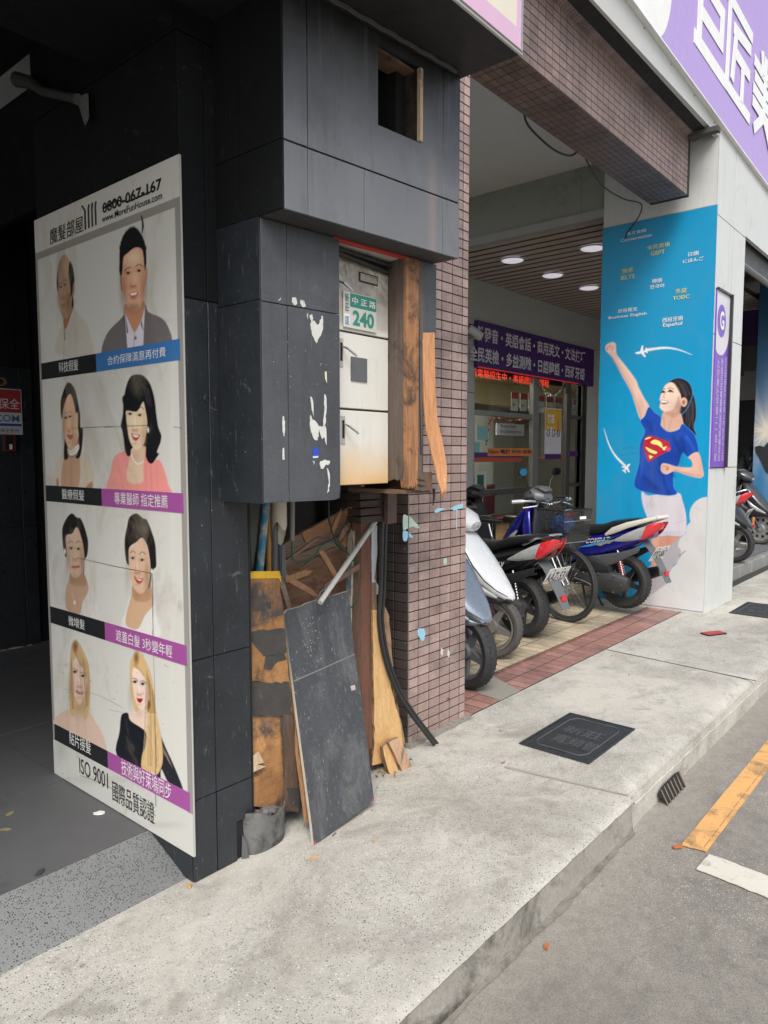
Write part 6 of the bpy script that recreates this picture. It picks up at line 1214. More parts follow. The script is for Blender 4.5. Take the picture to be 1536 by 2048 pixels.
# ================================================================ SHOP FRONT at the back of the scooter bay (plane y = 5.6)
YW = 5.6
sw = thing('shop_wall', 'grey plastered wall and pier framing the shop glass', 'wall'); gw = M('wall_grey_white', (.40, .41, .38), .6, var=.05, dirt=(.28, .28, .26), dth=.6, ds=1.3)
xa = ony(948, 800, YW).x; xb = ony(1162, 800, YW).x; zt1, zt0 = 3.35, 2.70
B('upper_wall', (2.9, YW, zt1), (13.6, YW+.12, 4.1), gw, sw); B('left_pier', (2.9, YW, -.05), (xa, YW+.12, zt1-.002), gw, sw); B('pier_groove', (2.9, YW-.003, 2.35), (xa, YW-.0005, 2.36), seam, sw)
B('right_pier', (xb+.22, YW-.0, -.05), (13.6, YW+.12, zt1-.002), gw, sw); B('right_dark_frame', (xb+.02, YW-.02, -.05), (xb+.19, YW+.1, zt1-.002), M('bronze_frame', (.045, .042, .04), .4, metal=.3), sw)
bn = thing('shop_banner', 'purple banner of two lines of white characters over the shop glass', 'sign'); dpur = M('banner_deep_purple', (.065, .022, .14), .4, var=.1)
a_, b_ = ony(948, 640, YW-.05), ony(1186, 765, YW-.05)
B('board', (xa-.02, YW-.06, 2.70), (b_.x, YW-.005, 3.335), dpur, bn)
x0 = ony(946, 700, YW-.06).x; x1 = ony(1170, 700, YW-.06).x
text('自然發音・英語會話・商用英文・文法技巧', (x0-.08, YW-.062, 3.06), (1, 0, 0), (0, 0, 1), x1-x0+.08, .205, M('banner_text', (.60, .58, .64), .5), bn, bold=.022)
text('全民英檢・多益測驗・日語韓語・西班牙語', (x0-.08, YW-.062, 2.775), (1, 0, 0), (0, 0, 1), x1-x0+.08, .205, MATS['banner_text'], bn, bold=.022)
led = thing('led_sign', 'red glowing LED text strip along the top of the shop glass', 'led sign'); B('housing', (xa, YW+.13, 2.66), (11.4, YW+.20, 2.79), M('led_black', (.012, .01, .01), .5), led)
text('語電腦招生中・美語證照・課程', (xa+.1, YW+.124, 2.60), (1, 0, 0), (0, 0, 1), 2.3, .12, emit('led_red', (1., .06, .03), .55), led, bold=.0, out=.002)
B('glow_strip', (xa, YW-.066, 2.700), (11.6, YW-.062, 2.712), emit('led_dim', (.5, .02, .02), .35), led)
# glazing
gz = thing('shop_glazing', 'aluminium framed shop window and glass door behind the scooters', 'shopfront'); al = M('aluminium', (.34, .34, .32), .35, metal=.6, var=.08); ald = M('aluminium_dark', (.13, .125, .115), .4, metal=.5)
gls = glass('window_glass')
def xw(px, py=880): return ony(px, py, YW).x
m1, m2, m3, m4 = xw(1066), xw(1078), xw(1133), xw(1141)
def vbar(x0, x1, z0=0., z1=2.70, y0=YW+.005, y1=YW+.07, mt=al, nm='mullion'): return B(nm, (x0, y0, z0), (x1, y1, z1), mt, gz, bevel=.003)
vbar(m1, m2); vbar(m3, m4, mt=ald); vbar(xw(1164), xb+.02, mt=al); vbar(xa, xa+.03)
def hz(px, py0, py1): 
    a, b = ony(px, py0, YW), ony(px, py1, YW); return b.z, a.z
z0, z1 = hz(1000, 823, 833); B('rail', (xa+.031, YW+.01, z0), (m1-.001, YW+.06, z1), al, gz, bevel=.003); z0, z1 = hz(1000, 978, 990); B('rail', (xa+.031, YW+.01, z0), (m1-.001, YW+.06, z1), ald, gz, bevel=.003)
z0, z1 = hz(1150, 831, 838); B('rail', (m4+.001, YW+.01, z0), (xw(1164)-.001, YW+.06, z1), ald, gz); z0, z1 = hz(1150, 966, 973); B('rail', (m4+.001, YW+.01, z0), (xw(1164)-.001, YW+.06, z1), ald, gz)
B('rail', (xa, YW+.01, 2.63), (xb+.02, YW+.06, 2.695), al, gz) if False else None
B('closer', (m3-.12, YW-.03, 2.52), (m3, YW+.004, 2.62), ald, gz)
for (a, b) in ((xa+.031, m1-.001), (m2+.001, m3-.001), (m4+.001, xw(1164)-.001)): B('pane', (a, YW+.033, .02), (b, YW+.037, 2.60), gls, gz)
B('kick_board', (xa+.031, YW+.01, 0), (m1-.001, YW+.06, .12), ald, gz)
def gpos(px, py): p = ony(px, py, YW+.028); return p.x, p.z
def gsheet(name, a, b, mat, lay=0., par=None):
    (x0, z1), (x1, z0) = gpos(*a), gpos(*b); return B(name, (x0, YW+.029-lay, min(z0, z1)), (x1, YW+.031-lay, max(z0, z1)), mat, par or gz)
zb_ = gpos(1000, 905)[1]
zz1 = gpos(1000, 905)[1]; B('purple_band', (xa+.035, YW+.0285, zz1-.075), (xw(1048), YW+.0305, zz1+.0), dpur, gz); B('red_band', (xa+.035, YW+.0285, zz1-.135), (xw(1048), YW+.0305, zz1-.0755), M('vermilion', (.45, .07, .03), .5), gz)
B('purple_band', (m4+.01, YW+.0285, zz1-.06), (xw(1160), YW+.0305, zz1+.03), dpur, gz); B('red_band', (m2+.01, YW+.0285, zz1-.10), (m3-.01, YW+.0305, zz1-.07), MATS['vermilion'], gz)
os_ = thing('orange_strip', 'orange paper strip with black handwriting taped inside the shop window', 'notice'); gsheet('paper', (975, 896), (1066, 912), M('orange_paper', (.62, .20, .06), .6), .004, os_)
(x0, z1), (x1, z0) = gpos(977, 897), gpos(1064, 913); text('Gjun 電腦 伴你 成長!', (x0, YW+.0245, z0+.035), (1, 0, 0), (0, 0, 1), x1-x0, .07, bk, os_, bold=.02)
for k, (a, b) in enumerate((((955, 852), (976, 880)), ((947, 884), (959, 908)))):
    t = thing('window_notice', ('pale teal notice taped in the shop window beside the purple banner', 'pale teal notice at the lower left edge of the shop window')[k], 'notice'); gsheet('paper', a, b, M('teal_paper', (.20, .42, .42), .6, var=.1, vs=20), 0, t)
# door poster
dp = thing('door_poster', 'yellow and white poster hanging on the glass door', 'poster'); (x0, z1) = gpos(1087, 816); (x1, z0) = gpos(1120, 918)
x0, z1 = gpos(1087, 815); x1 = gpos(1120, 815)[0]; z0 = gpos(1087, 918)[1]
B('sheet', (x0, YW-.004, z0), (x1, YW-.001, z1), M('poster_white', (.60, .58, .60), .5), dp); zy = z0+(z1-z0)*.56; B('yellow_field', (x0+.01, YW-.0052, zy), (x1-.01, YW-.0042, z1-.015), M('poster_yellow', (.62, .36, .03), .5), dp); B('purple_foot', (x0, YW-.0052, z0), (x1, YW-.0042, z0+(z1-z0)*.10), dpur, dp)
text('防疫', (x0+.09, YW-.0055, z1-.25), (1, 0, 0), (0, 0, 1), (x1-x0)*.4, .16, lw, dp, bold=.03); text('新生活', (x0+.07, YW-.0055, z1-.43), (1, 0, 0), (0, 0, 1), (x1-x0)*.5, .14, lw, dp, bold=.03)
for k in range(3): 
    cx = x0+(x1-x0)*(.2+.3*k); MB().tube([(cx+.048*math.cos(2*PI*i/20), YW-.006, z0+.42+.055*math.sin(2*PI*i/20)) for i in range(20)], .007, 5, closed=True).build('ring', dpur, dp); text('防疫距', (cx-.02, YW-.0045, z0+.40), (1, 0, 0), (0, 0, 1), .045, .03, dpur, dp)
MB().slab([(x1-.12+.03*math.cos(a)*(1+.3*math.sin(3*a)), YW-.0062, z1-.28+.12*math.sin(a)) for a in [2*PI*k/16 for k in range(16)]], (0, -.001, 0)).build('dog_picture', M('dog_tan', (.42, .24, .09), .6, var=.3, vs=30), dp)
# room behind the glass
rm = thing('shop_interior', 'lit classroom reception seen through the shop glass', 'room'); iw = M('interior_wall', (.50, .49, .44), .6)
B('rear_wall', (6, 9.6, 0), (20, 9.7, 3.2), iw, rm); B('floor', (6, YW+.13, -.05), (20, 9.6, 0), wood('floor_boards', (.35, .2, .09), (.5, .31, .16), None, .5, (1, 12, 1)), rm); B('ceiling', (6, YW+.21, 3.0), (20, 9.6, 3.1), M('warm_ceiling', (.60, .54, .40), .6), rm)
B('left_wall', (6, YW+.13, 0), (6.1, 9.6, 3.0), iw, rm); B('right_wall', (16.5, YW+.13, 0), (16.6, 9.6, 3.0), iw, rm); B('cornice', (6.2, 8.2, 2.55), (16.4, 8.5, 2.999), M('cornice_cream', (.66, .55, .32), .6), rm)
for k in range(2): B('ceiling_light', (8.2+1.9*k, 6.8, 2.985), (9.4+1.9*k, 7.4, 2.998), emit('room_light', (1, .95, .84), 9.0), rm)
B('partition', (10.8, 8.0, 0), (12.9, 8.08, 2.4), M('partition_white', (.55, .56, .54), .5), rm)
MB().slab([(9.2, 8.6, .9), (9.2+1.4, 8.6, .9), (10.9, 8.6, 1.5), (10.3, 8.6, 2.0), (9.4, 8.6, 2.05), (9.0, 8.6, 1.5)], (0, .05, 0)).build('purple_wall_panel', dpur, rm)
def inb(px, py, y): return ony(px, py, y)
def ibox(name, label, cat, a, b, y, th, mat, group=None):
    p, q = inb(*a, y), inb(*b, y); o = B(name, (p.x, y, min(p.z, q.z)), (q.x, y+th, max(p.z, q.z)), mat); return tag(o, label, cat, group)
for k in range(8):
    px = 1023+17.5*k; t = thing('hanging_card', ('leftmost','second','third','fourth','fifth','sixth','seventh','rightmost')[k]+' white pennant card with a red top in the row inside the shop', 'pennant', 'pennant cards hanging in a row inside the shop'); p, q = inb(px, 784+2*k, 6.4), inb(px+13, 822+1.2*k, 6.4)
    B('card', (p.x, 6.4, q.z), (q.x, 6.404, p.z), M('card_white', (.62, .60, .58), .5), t); B('red_top', (p.x, 6.398, p.z-(p.z-q.z)*.35), (q.x, 6.3995, p.z), M('card_red', (.42, .04, .05), .5), t); text('課程', (p.x+.03, 6.397, q.z+.07), (1, 0, 0), (0, 0, 1), .1, .05, bk, t, bold=.02)
ibox('whiteboard', 'white notice board with lines of grey writing inside the shop', 'board', (994, 846), (1048, 872), 7.6, .03, M('board_white', (.60, .60, .66), .5))
p, q = inb(994, 872, 7.59), inb(1048, 846, 7.59); o = text('We teach English\nand computing for you', (p.x+.1, 7.588, p.z+.05), (1, 0, 0), (0, 0, 1), q.x-p.x-.2, q.z-p.z-.1, dpur, None, 'board_writing'); tag(o, 'grey purple handwriting on the white notice board inside the shop', 'writing')
# desk, easel and red chairs
mr = M('maroon_fabric', (.16, .018, .028), .8, var=.2, vs=20); dw_ = M('dark_wood', (.03, .018, .014), .5)
def chair(x, y, label, rz=0.):
    t = thing('side_chair', label, 'chair', None, loc=(x, y, 0), rz=rz)
    B('seat', (-.24, -.24, .42), (.24, .24, .50), mr, t, bevel=.015); B('backrest', (-.24, .20, .52), (.24, .26, 1.02), mr, t, bevel=.02)
    for sx in (-1, 1):
        for sy in (-1, 1): B('leg', (sx*.2-.02, sy*.2-.02, 0), (sx*.2+.02, sy*.2+.02, .42), dw_, t)
p = inb(1005, 1025, 6.15); chair(p.x, 6.15, 'maroon chair just inside the shop window, nearest the glass frame', .25); p = inb(962, 1025, 6.3); chair(p.x, 6.45, 'maroon chair inside the shop window nearest the grey pier', -.1)
tb = thing('display_table', 'dark display table with leaflets inside the shop window', 'table', loc=(9.6, 6.9, 0)); B('top', (-.8, -.3, .9), (.8, .3, .94), dw_, tb)
for sx in (-1, 1):
    for sy in (-1, 1): B('leg', (sx*.74-.02, sy*.25-.02, 0), (sx*.74+.02, sy*.25+.02, .9), dw_, tb)
for k in range(5): tag(B('leaflet', (9.0+.3*k, 6.75, .942), (9.18+.3*k, 6.78, 1.2), (M('leaflet_green', (.12, .3, .2), .5), wl, M('leaflet_yellow', (.6, .5, .2), .5))[k % 3]), ('green leaflet farthest left on the dark display table inside the shop','white leaflet second from the left on the dark display table','yellow leaflet in the middle of the dark display table','green leaflet right of the yellow one on the dark display table','white leaflet at the right end of the dark display table')[k], 'leaflet', 'leaflets on the display table')
es = thing('wire_easel', 'wire easel holding a printed card beside the red chairs inside the shop', 'easel', loc=(inb(958, 990, 6.0).x, 6.0, 0))
for sx in (-1, 1): MB().tube([(sx*.2, 0, 0), (-sx*.08, .02, 1.15)], .01, 6).build('leg', ald, es)
B('card', (-.14, -.03, .95), (.16, -.02, 1.25), wl, es); B('picture', (-.10, -.032, 1.02), (.08, -.0305, 1.2), M('picture_green', (.05, .14, .12), .5, var=.5, vs=30), es)
# tinsel garlands
def tinsel(name, label, P_, col, n=420, r=.05):
    P_ = catmull([tuple(p) for p in P_], 8, closed=False); m = MB()
    for k in range(n):
        t = random.random()*(len(P_)-1); i = int(t); c_ = Vector(P_[i])*(1-(t-i))+Vector(P_[min(i+1, len(P_)-1)])*(t-i); d = Vector((random.gauss(0, 1), random.gauss(0, 1), random.gauss(0, 1))).normalized()*r*random.uniform(.5, 1); s_ = d.orthogonal().normalized()*.006; m.add([c_-s_, c_+s_, c_+d], [(0, 1, 2)])
    return tag(m.build(name, M(name+'_foil', col, .3, metal=.7, var=.5, vs=40)), label, 'garland', kind=None)
tinsel('red_garland', 'red tinsel garland framing the notices inside the shop window', [inb(972, 890, 5.72), inb(978, 850, 5.72), inb(990, 836, 5.72), inb(1020, 842, 5.72), inb(1045, 838, 5.72), inb(1060, 835, 5.72)], (.45, .06, .03))
tinsel('silver_garland', 'silver tinsel garland hanging in swags over the glass door', [inb(1080, 765, 5.56), inb(1090, 785, 5.56), inb(1108, 792, 5.56), inb(1122, 780, 5.56), inb(1132, 765, 5.56)], (.5, .5, .48))
# security camera on the pier
cc = thing('security_camera', 'small white security camera on the pier left of the purple banner', 'security camera'); p = ony(950, 665, 5.2)
q0 = ony(930, 676, YW-.005); MB().tube([q0, q0+Vector((.08, -.12, .02)), q0.lerp(p, .6), p], .02, 8).build('arm', M('camera_arm', (.25, .26, .26), .5), cc, smooth=True)
d = Vector((.12, -.1, -.10)).normalized(); MB().tube([p-d*.10, p-d*.095, p+d*.10, p+d*.105], [.045, .055, .055, .048], 14).build('body', M('camera_white', (.5, .51, .5), .4), cc, smooth=True); MB().tube([p+d*.1055, p+d*.109], .035, 14).build('lens', bk, cc)
MB().tube([p-d*.1+Vector((0, 0, .05)), p+Vector((0, 0, .09)), q0+Vector((0, 0, .08)), q0+Vector((0, 0, -.5))], .008, 6).build('cable', bk, cc)

# ================================================================ NEXT BAY beyond the pillar
nb = tag(empty('raised_platform'), kind='structure')
stn = M('platform_stone', (.19, .19, .18), .8, var=.25, vs=7, dirt=(.35, .33, .29), dth=.55, ds=5, bump=.6, bs=22)
for k in range(9): B('kerb_stone', (8.06+.98*k, 2.36+.008*(k % 2), -.02), (9.03+.98*k, 2.46, .155), stn, nb, bevel=.012)
B('grey_border', (8.02, 2.461, -.02), (20, 2.78, .16), M('border_slate', (.13, .135, .14), .6), nb); B('bed', (9.3, 2.781, -.02), (14.2, 5.58, .15), seam, nb)
cw_ = M('check_white', (.50, .50, .47), .5); cg = M('check_grey', (.16, .16, .16), .5)
for ck_, (mt, nm) in enumerate(((cw_, 'white_tile'), (cg, 'grey_tile'))):
    mm = MB().box((-.097, -.097, 0), (.097, .097, .008)).build('s', mt); md = mm.data; bpy.data.objects.remove(mm)
    for i in range(22):
        for j in range(9):
            if (i+j) % 2 == ck_: o = bpy.data.objects.new(nm, md); COL.objects.link(o); o.parent = nb; o.location = (9.5+.2*i, 2.88+.2*j, .151)
nbw = thing('next_bay_wall', 'dark wall and ceiling of the bay beyond the white pillar', 'wall'); B('rear_wall', (13.61, 5.6, 0), (14.25, 5.7, 4.4), M('bay_dark', (.03, .03, .032), .7), nbw); B('ceiling', (8.012, 2.11, 4.35), (22, 6.5, 4.42), cw, nbw)
for (nm, ya, yb, pa, pb_, mt) in (('purple_board', 2.3, 6.4, 622, 690, dpur), ('cream_band', 2.3, 6.4, 742, 800, M('bay_cream', (.3, .29, .26), .6)), ('grey_band', 2.3, 6.4, 690.5, 741, M('bay_greybeige', (.12, .115, .11), .6))):
    zA, zB = onx(1495, pa, 14.2).z, onx(1495, pb_, 14.2).z; B(nm, (14.2, ya, zB), (14.25, min(yb, 5.58), zA), mt, nbw)
B('end_wall', (14.26, 2.2, 0), (14.4, 5.6, 4.4), M('bay_dark', (.03, .03, .032), .7), nbw)
rs_ = thing('roller_shutter', 'rolled dark metal shutter beneath the white beam beyond the pillar', 'shutter'); shd = M('shutter_metal', (.09, .09, .088), .5, metal=.3)
for k in range(34): B('slat', (8.03, 2.14, 3.50+.018*k), (14, 2.16, 3.516+.018*k), shd, rs_)
MB().tube([(8.03, 2.15, 3.46), (14, 2.15, 3.46)], .035, 10).build('bottom_bar', M('shutter_bar', (.2, .2, .19), .4, metal=.5), rs_, smooth=True)
ls = thing('led_box', 'small red lit LED number box hanging beyond the pillar', 'led sign'); p, q = ony(1468, 696, 3.4), ony(1486, 745, 3.4); B('case', (p.x, 3.405, q.z-.05), (q.x+.1, 3.6, p.z+.05), M('led_black', (.012, .01, .01), .5), ls)
p, q = ony(1467, 700, 3.4), ony(1476, 722, 3.4); text('8:00', (p.x, 3.404, q.z), (1, 0, 0), (0, 0, 1), q.x-p.x, p.z-q.z, MATS['led_red'], ls, bold=.03)
# second blue advert on the farther pillar
pf = thing('far_pillar', 'farther blue wrapped pillar printed with a white sunburst and black shape', 'pillar'); B('pillar', (12.2, 2.0, .15), (13.3, 2.915, 4.35), M('advert_blue_far', (.02, .16, .32), .45, var=.15, vs=1.5), pf)
fc_ = onx(1535, 862, 12.19)
FP = Print(12.196, 2.913, 2.0, .18, 4.3, 60, 240); yy_ = FP.co[:, 1]-fc_.y; zz_ = FP.co[:, 2]-fc_.z; rr_ = np.hypot(yy_, zz_); aa_ = np.arctan2(zz_, yy_)
ray_ = .5+.5*np.cos(aa_*13)*np.cos(aa_*7+1); gl_ = np.clip(np.exp(-rr_/.20)*1.1+np.exp(-rr_/.55)*.55*ray_, 0, 1)[:, None]; zf_ = np.clip((FP.co[:, 2:3]-.2)/4, 0, 1)
base_ = np.array([.02, .17, .36])*(1-zf_)+np.array([.015, .10, .24])*zf_; FP.rgb[:] = base_*(1-gl_)+np.array([.72, .66, .54])*gl_; FP.build('sunburst_print', print_mat('far_print', .42, (.1, .15, .2), .2), pf)
MB().slab([onx(1440+x/5.69, 820+y/5.69, 12.186) for x, y in ((395, 420), (450, 405), (500, 420), (560, 350), (620, 360), (700, 500), (640, 700), (545, 720), (515, 690), (480, 600), (440, 530), (410, 480))], (-.002, 0, 0)).build('black_silhouette', M('print_char', (.02, .022, .025), .5), pf)
# ================================================================ SCOOTERS, BICYCLE, RIDER
rub = M('tyre_rubber', (.022, .022, .023), .75, var=.25, vs=30, dirt=(.09, .085, .075), dth=.6, ds=14); rubd = M('tyre_dusty', (.07, .067, .06), .85, var=.25, vs=30)
blkp = M('black_plastic', (.018, .018, .02), .45, var=.25, vs=12, dirt=(.07, .068, .062), dth=.66, ds=12); gryp = M('grey_plastic', (.10, .105, .11), .5, var=.1, dirt=(.05, .05, .05), dth=.62)
seatm = M('seat_vinyl', (.012, .012, .014), .34, var=.15, vs=20, bump=.15, bs=120); eng = M('engine_alloy', (.06, .06, .062), .6, metal=.5, var=.35, vs=14, dirt=(.16, .14, .11), dth=.6, ds=16, bump=.3, bs=30)
chrome = M('chrome', (.6, .6, .6), .15, metal=1., var=.05); redl = M('tail_red', (.55, .02, .03), .12, coat=.6, var=.08); clearl = M('lens_clear', (.34, .35, .35), .1, coat=.7, var=.5, vs=28); amb = M('lens_amber', (.7, .22, .02), .2, coat=.5)
platem = M('plate_white', (.60, .61, .58), .4, var=.05, dirt=(.35, .33, .3), dth=.64, ds=18); plk_ = M('plate_ink', (.02, .025, .04), .5); rust_ = M('rusty_bolt', (.12, .07, .05), .7); mirr = M('mirror_glass', (.4, .42, .44), .05, metal=1.)
def wheel(par, x, r, wd, rimm, tyrem, spokes=5, z=None, T=None, wire=False, solid=False):
    """axle along local Y"""
    z = r if z is None else z; rr = r-wd*.62; e = empty('wheel', (x, 0, z)); e.parent = par
    if T: e.rotation_euler = (0, 0, T)
    hw = wd/2; prof = [(rr, -hw*.55), (rr+wd*.15, -hw*.92), (r-wd*.22, -hw), (r-wd*.06, -hw*.62), (r, -hw*.2), (r, hw*.2), (r-wd*.06, hw*.62), (r-wd*.22, hw), (rr+wd*.15, hw*.92), (rr, hw*.55)]
    MB().lathe(prof, (0, 0, 0), 'y', 44).build('tyre', tyrem, e, smooth=True)
    m = MB(); nk = 44 if not wire else 90
    for k in range(nk):                                   # tread lugs
        a = 2*PI*k/nk
        for s_ in (-1, 1):
            T_ = Matrix.Rotation(a+s_*.02, 4, 'Y') @ Matrix.Translation((r-.001-(0 if wire else .002), s_*hw*.30, 0)) @ Matrix.Rotation(s_*.45, 4, 'X'); m.box((-.003, -hw*.24, -r*.026), (.0030, hw*.24, r*.026), T_) if not wire else m.box((-.003, -hw*.34, -r*.018), (.0035, hw*.3, r*.018), T_)
    o = m.build('tread', tyrem, e); o['kind'] = 'stuff'
    MB().lathe([(rr+.004, -hw*.58), (rr-.012, -hw*.62), (rr-.018, -hw*.35), (rr-.022, 0), (rr-.018, hw*.35), (rr-.012, hw*.62), (rr+.004, hw*.58)], (0, 0, 0), 'y', 40).build('rim', rimm, e, smooth=True)
    if wire:
        for k in range(28):
            a = 2*PI*k/28; b_ = a+(.5 if k % 2 else -.5); s_ = 1 if k % 4 < 2 else -1
            MB().tube([(.022*math.cos(b_), s_*.03, .022*math.sin(b_)), ((rr-.01)*math.cos(a), 0, (rr-.01)*math.sin(a))], .0013, 4).build('spoke', chrome, e)
        MB().lathe([(0, -.045), (.014, -.045), (.016, -.03), (.010, -.02), (.010, .02), (.016, .03), (.014, .045), (0, .045)], (0, 0, 0), 'y', 14).build('hub', chrome, e, smooth=True)
    else:
        MB().lathe([(0, -hw*.7), (.05, -hw*.7), (.058, -hw*.3), (.058, hw*.3), (.05, hw*.7), (0, hw*.7)], (0, 0, 0), 'y', 20).build('hub', rimm, e, smooth=True)
        if solid: 
            MB().lathe([(.05, -.012), (rr-.015, -.02), (rr-.015, .02), (.05, .012)], (0, 0, 0), 'y', 40).build('disc_web', rimm, e, smooth=True)
            for k in range(10): a = 2*PI*k/10; disc_ = MB().lathe([(0, -.0225), (.02, -.0225), (.022, -.0215)], (rr*.68*math.cos(a), 0, rr*.68*math.sin(a)), 'y', 12); disc_.build('web_hole', blkp, e); 
        else:
            for k in range(spokes):
                T_ = Matrix.Rotation(2*PI*k/spokes+.3, 4, 'Y'); MB().slab([T_ @ Vector(p) for p in ((.04, -.013, -.030), (rr-.012, -.016, -.014), (rr-.012, -.016, .014), (.04, -.013, .030))], T_ @ Vector((0, .028, 0))).build('spoke', rimm, e)
    return e
def arcsecs(cx, cz, r, a0, a1, n, hw, hh):
    out = []
    for k in range(n):
        a = math.radians(a0+(a1-a0)*k/(n-1)); out.append((cx+r*math.cos(a), 0, cz+r*math.sin(a), hw, hh, math.degrees(a)+90-180 if False else math.degrees(a)-90+0))
    return out
def mirror_(par, p0, p1, hd, sc_=1.):
    g = empty('mirror', (0, 0, 0)); g.parent = par; p0, p1 = Vector(p0), Vector(p1); mid = p0.lerp(p1, .55)+Vector((.03, 0, .02)); MB().tube([p0, mid, p1], [.007, .006, .008], 7).build('stalk', blkp, g, smooth=True)
    m = MB(); T_ = Matrix.Translation(p1+Vector((0, 0, .012))) @ Matrix.Rotation(hd, 4, 'Z')
    K_ = 18; 
    for (s_, d_) in ((.55, .022), (.9, .016), (1, 0), (.96, -.006)):
        for k in range(K_): a = 2*PI*k/K_; m.v.append(tuple(T_ @ Vector((d_, .072*s_*sc_*math.copysign(abs(math.cos(a))**.75, math.cos(a)), .042*s_*sc_*math.copysign(abs(math.sin(a))**.75, math.sin(a))))))
    for i in range(3):
        for k in range(K_): m.face((i*K_+k, i*K_+(k+1) % K_, (i+1)*K_+(k+1) % K_, (i+1)*K_+k))
    m.face(range(K_)); m.face([3*K_+k for k in range(K_)]); m.build('housing', blkp, g, smooth=True, angle=50)
    MB().slab([T_ @ Vector((-.0065, .064*sc_*math.cos(a), .036*sc_*math.sin(a))) for a in [2*PI*k/18 for k in range(18)]], T_.to_3x3() @ Vector((-.001, 0, 0))).build('glass', mirr, g)
def scooter(label, body, body2, x, y, rz, plate=None, front=True, rear=True, shock=None, wr=.235, wwd=.105, lift=0., tyre=None, rimm=None, steer=0., grab=None, brand=None, tail_clear=True, fork=None, solid=False, apron=None, mirrors=True, lean=0., head=None):
    s = thing('motor_scooter', label, 'scooter', 'scooters parked in the arcade', loc=(x, y, lift), rz=rz)
    tyre = tyre or rub; rimm = rimm or eng; apron = apron or body; AR, AF = -.62, .66
    wheel(s, AR, wr, wwd, rimm, tyre); wheel(s, AF, wr*.98, wwd*.92, rimm if not solid else M('rim_silver', (.42, .42, .41), .35, metal=.6), tyre, T=steer, z=wr*.98-lift if lift else None, solid=solid)
    # front end
    fk = fork or blkp
    for sy in (-1, 1): MB().tube([(AF, sy*.075, wr-lift), (AF-.13, sy*.075, .52)], [.02, .017], 10).build('fork_leg', fk, s, smooth=True)
    m = MB(); R0 = wr+.022; sec = []
    for k in range(9):
        a = math.radians(150-100*k/8); sec.append((AF+R0*math.cos(a), 0, wr+R0*math.sin(a), .062, .014, math.degrees(a)-90))
    m.loft(sec, 14, 2.5).build('front_fender', body2, s, smooth=True)
    # apron: pointed shield above the front wheel
    m = MB(); ap = [(.40, 0, .93, .09, .03, 118), (.435, 0, .90, .135, .045, 118), (.50, 0, .80, .17, .065, 122), (.57, 0, .70, .175, .078, 124), (.655, 0, .60, .155, .075, 130), (.745, 0, .52, .115, .055, 138), (.81, 0, .475, .065, .032, 145), (.84, 0, .458, .02, .012, 150)]
    ap = [(a, b, c_, d, e, f_-90-0) for a, b, c_, d, e, f_ in ap]
    m.loft([(a, b, c_, d, e, f_-90) for a, b, c_, d, e, f_ in ap], 22, 2.3).build('apron', apron, s, smooth=True, angle=60)
    for sy in (-1, 1): MB().tube([(.44, sy*.125, .90), (.53, sy*.165, .80), (.60, sy*.172, .70), (.68, sy*.148, .60), (.76, sy*.108, .53), (.82, sy*.055, .485)], .004, 5).build('panel_seam', blkp, s, smooth=True); MB().loft([(.60, sy*.10, .735, .004, .003, -50), (.635, sy*.11, .70, .022, .010, -52), (.67, sy*.10, .65, .004, .004, -52)], 8, 2.).build('vent', blkp, s)
    m = MB(); m.loft([(.36, 0, .64, .17, .06, -60), (.42, 0, .54, .185, .10, -52), (.52, 0, .50, .17, .095, -38), (.64, 0, .475, .13, .065, -25), (.76, 0, .45, .075, .03, -15), (.81, 0, .445, .02, .01, -10)], 18, 2.4).build('lower_cowl', body2, s, smooth=True)
    for sy in (-1, 1):
        MB().loft([(.52, sy*.172, .66, .006, .010, -50), (.58, sy*.178, .59, .018, .028, -50), (.66, sy*.148, .525, .020, .030, -42), (.755, sy*.095, .475, .008, .010, -30)], 12, 2.).build('front_lamp', clearl, s, smooth=True)
    m = MB(); m.loft([(.33, 0, .90, .13, .03, -70), (.30, 0, .75, .20, .022, -78), (.29, 0, .60, .21, .022, -85), (.27, 0, .42, .19, .022, -80), (.22, 0, .32, .16, .03, -40)], 18, 3.2).build('leg_shield', blkp if body2 is not apron else body2, s, smooth=True)
    for sy in (-1, 1): MB().loft([(.40, sy*.15, .88, .02, .03, -58), (.37, sy*.205, .72, .02, .05, -80), (.36, sy*.205, .56, .018, .05, -95), (.30, sy*.18, .40, .015, .04, -110)], 12, 2.4).build('side_shield', body, s, smooth=True)
    MB().loft([(.24, 0, .30, .15, .035, 0), (.05, 0, .27, .15, .035, 0), (-.12, 0, .28, .15, .04, 5), (-.2, 0, .33, .14, .05, 25)], 16, 4).build('floorboard', blkp, s, smooth=True)
    # handlebar cover, lamps, grips
    m = MB(); m.loft([(.26, 0, 1.01, .08, .045, -10), (.32, 0, 1.02, .15, .075, 0), (.40, 0, 1.03, .165, .085, 8), (.47, 0, 1.0, .135, .072, -10), (.52, 0, .97, .07, .04, -25)], 20, 2.3).build('handlebar_cover', head or apron, s, smooth=True)
    MB().loft([(.25, 0, 1.07, .06, .014, 30), (.30, 0, 1.10, .10, .025, 20), (.37, 0, 1.105, .085, .025, 0), (.42, 0, 1.09, .04, .01, -10)], 14, 2.5).build('dash', gryp, s, smooth=True)
    MB().loft([(.452, 0, 1.01, .10, .05, -5), (.51, 0, .985, .075, .04, -15), (.532, 0, .97, .03, .015, -20)], 16, 2.2).build('headlamp', clearl, s, smooth=True)
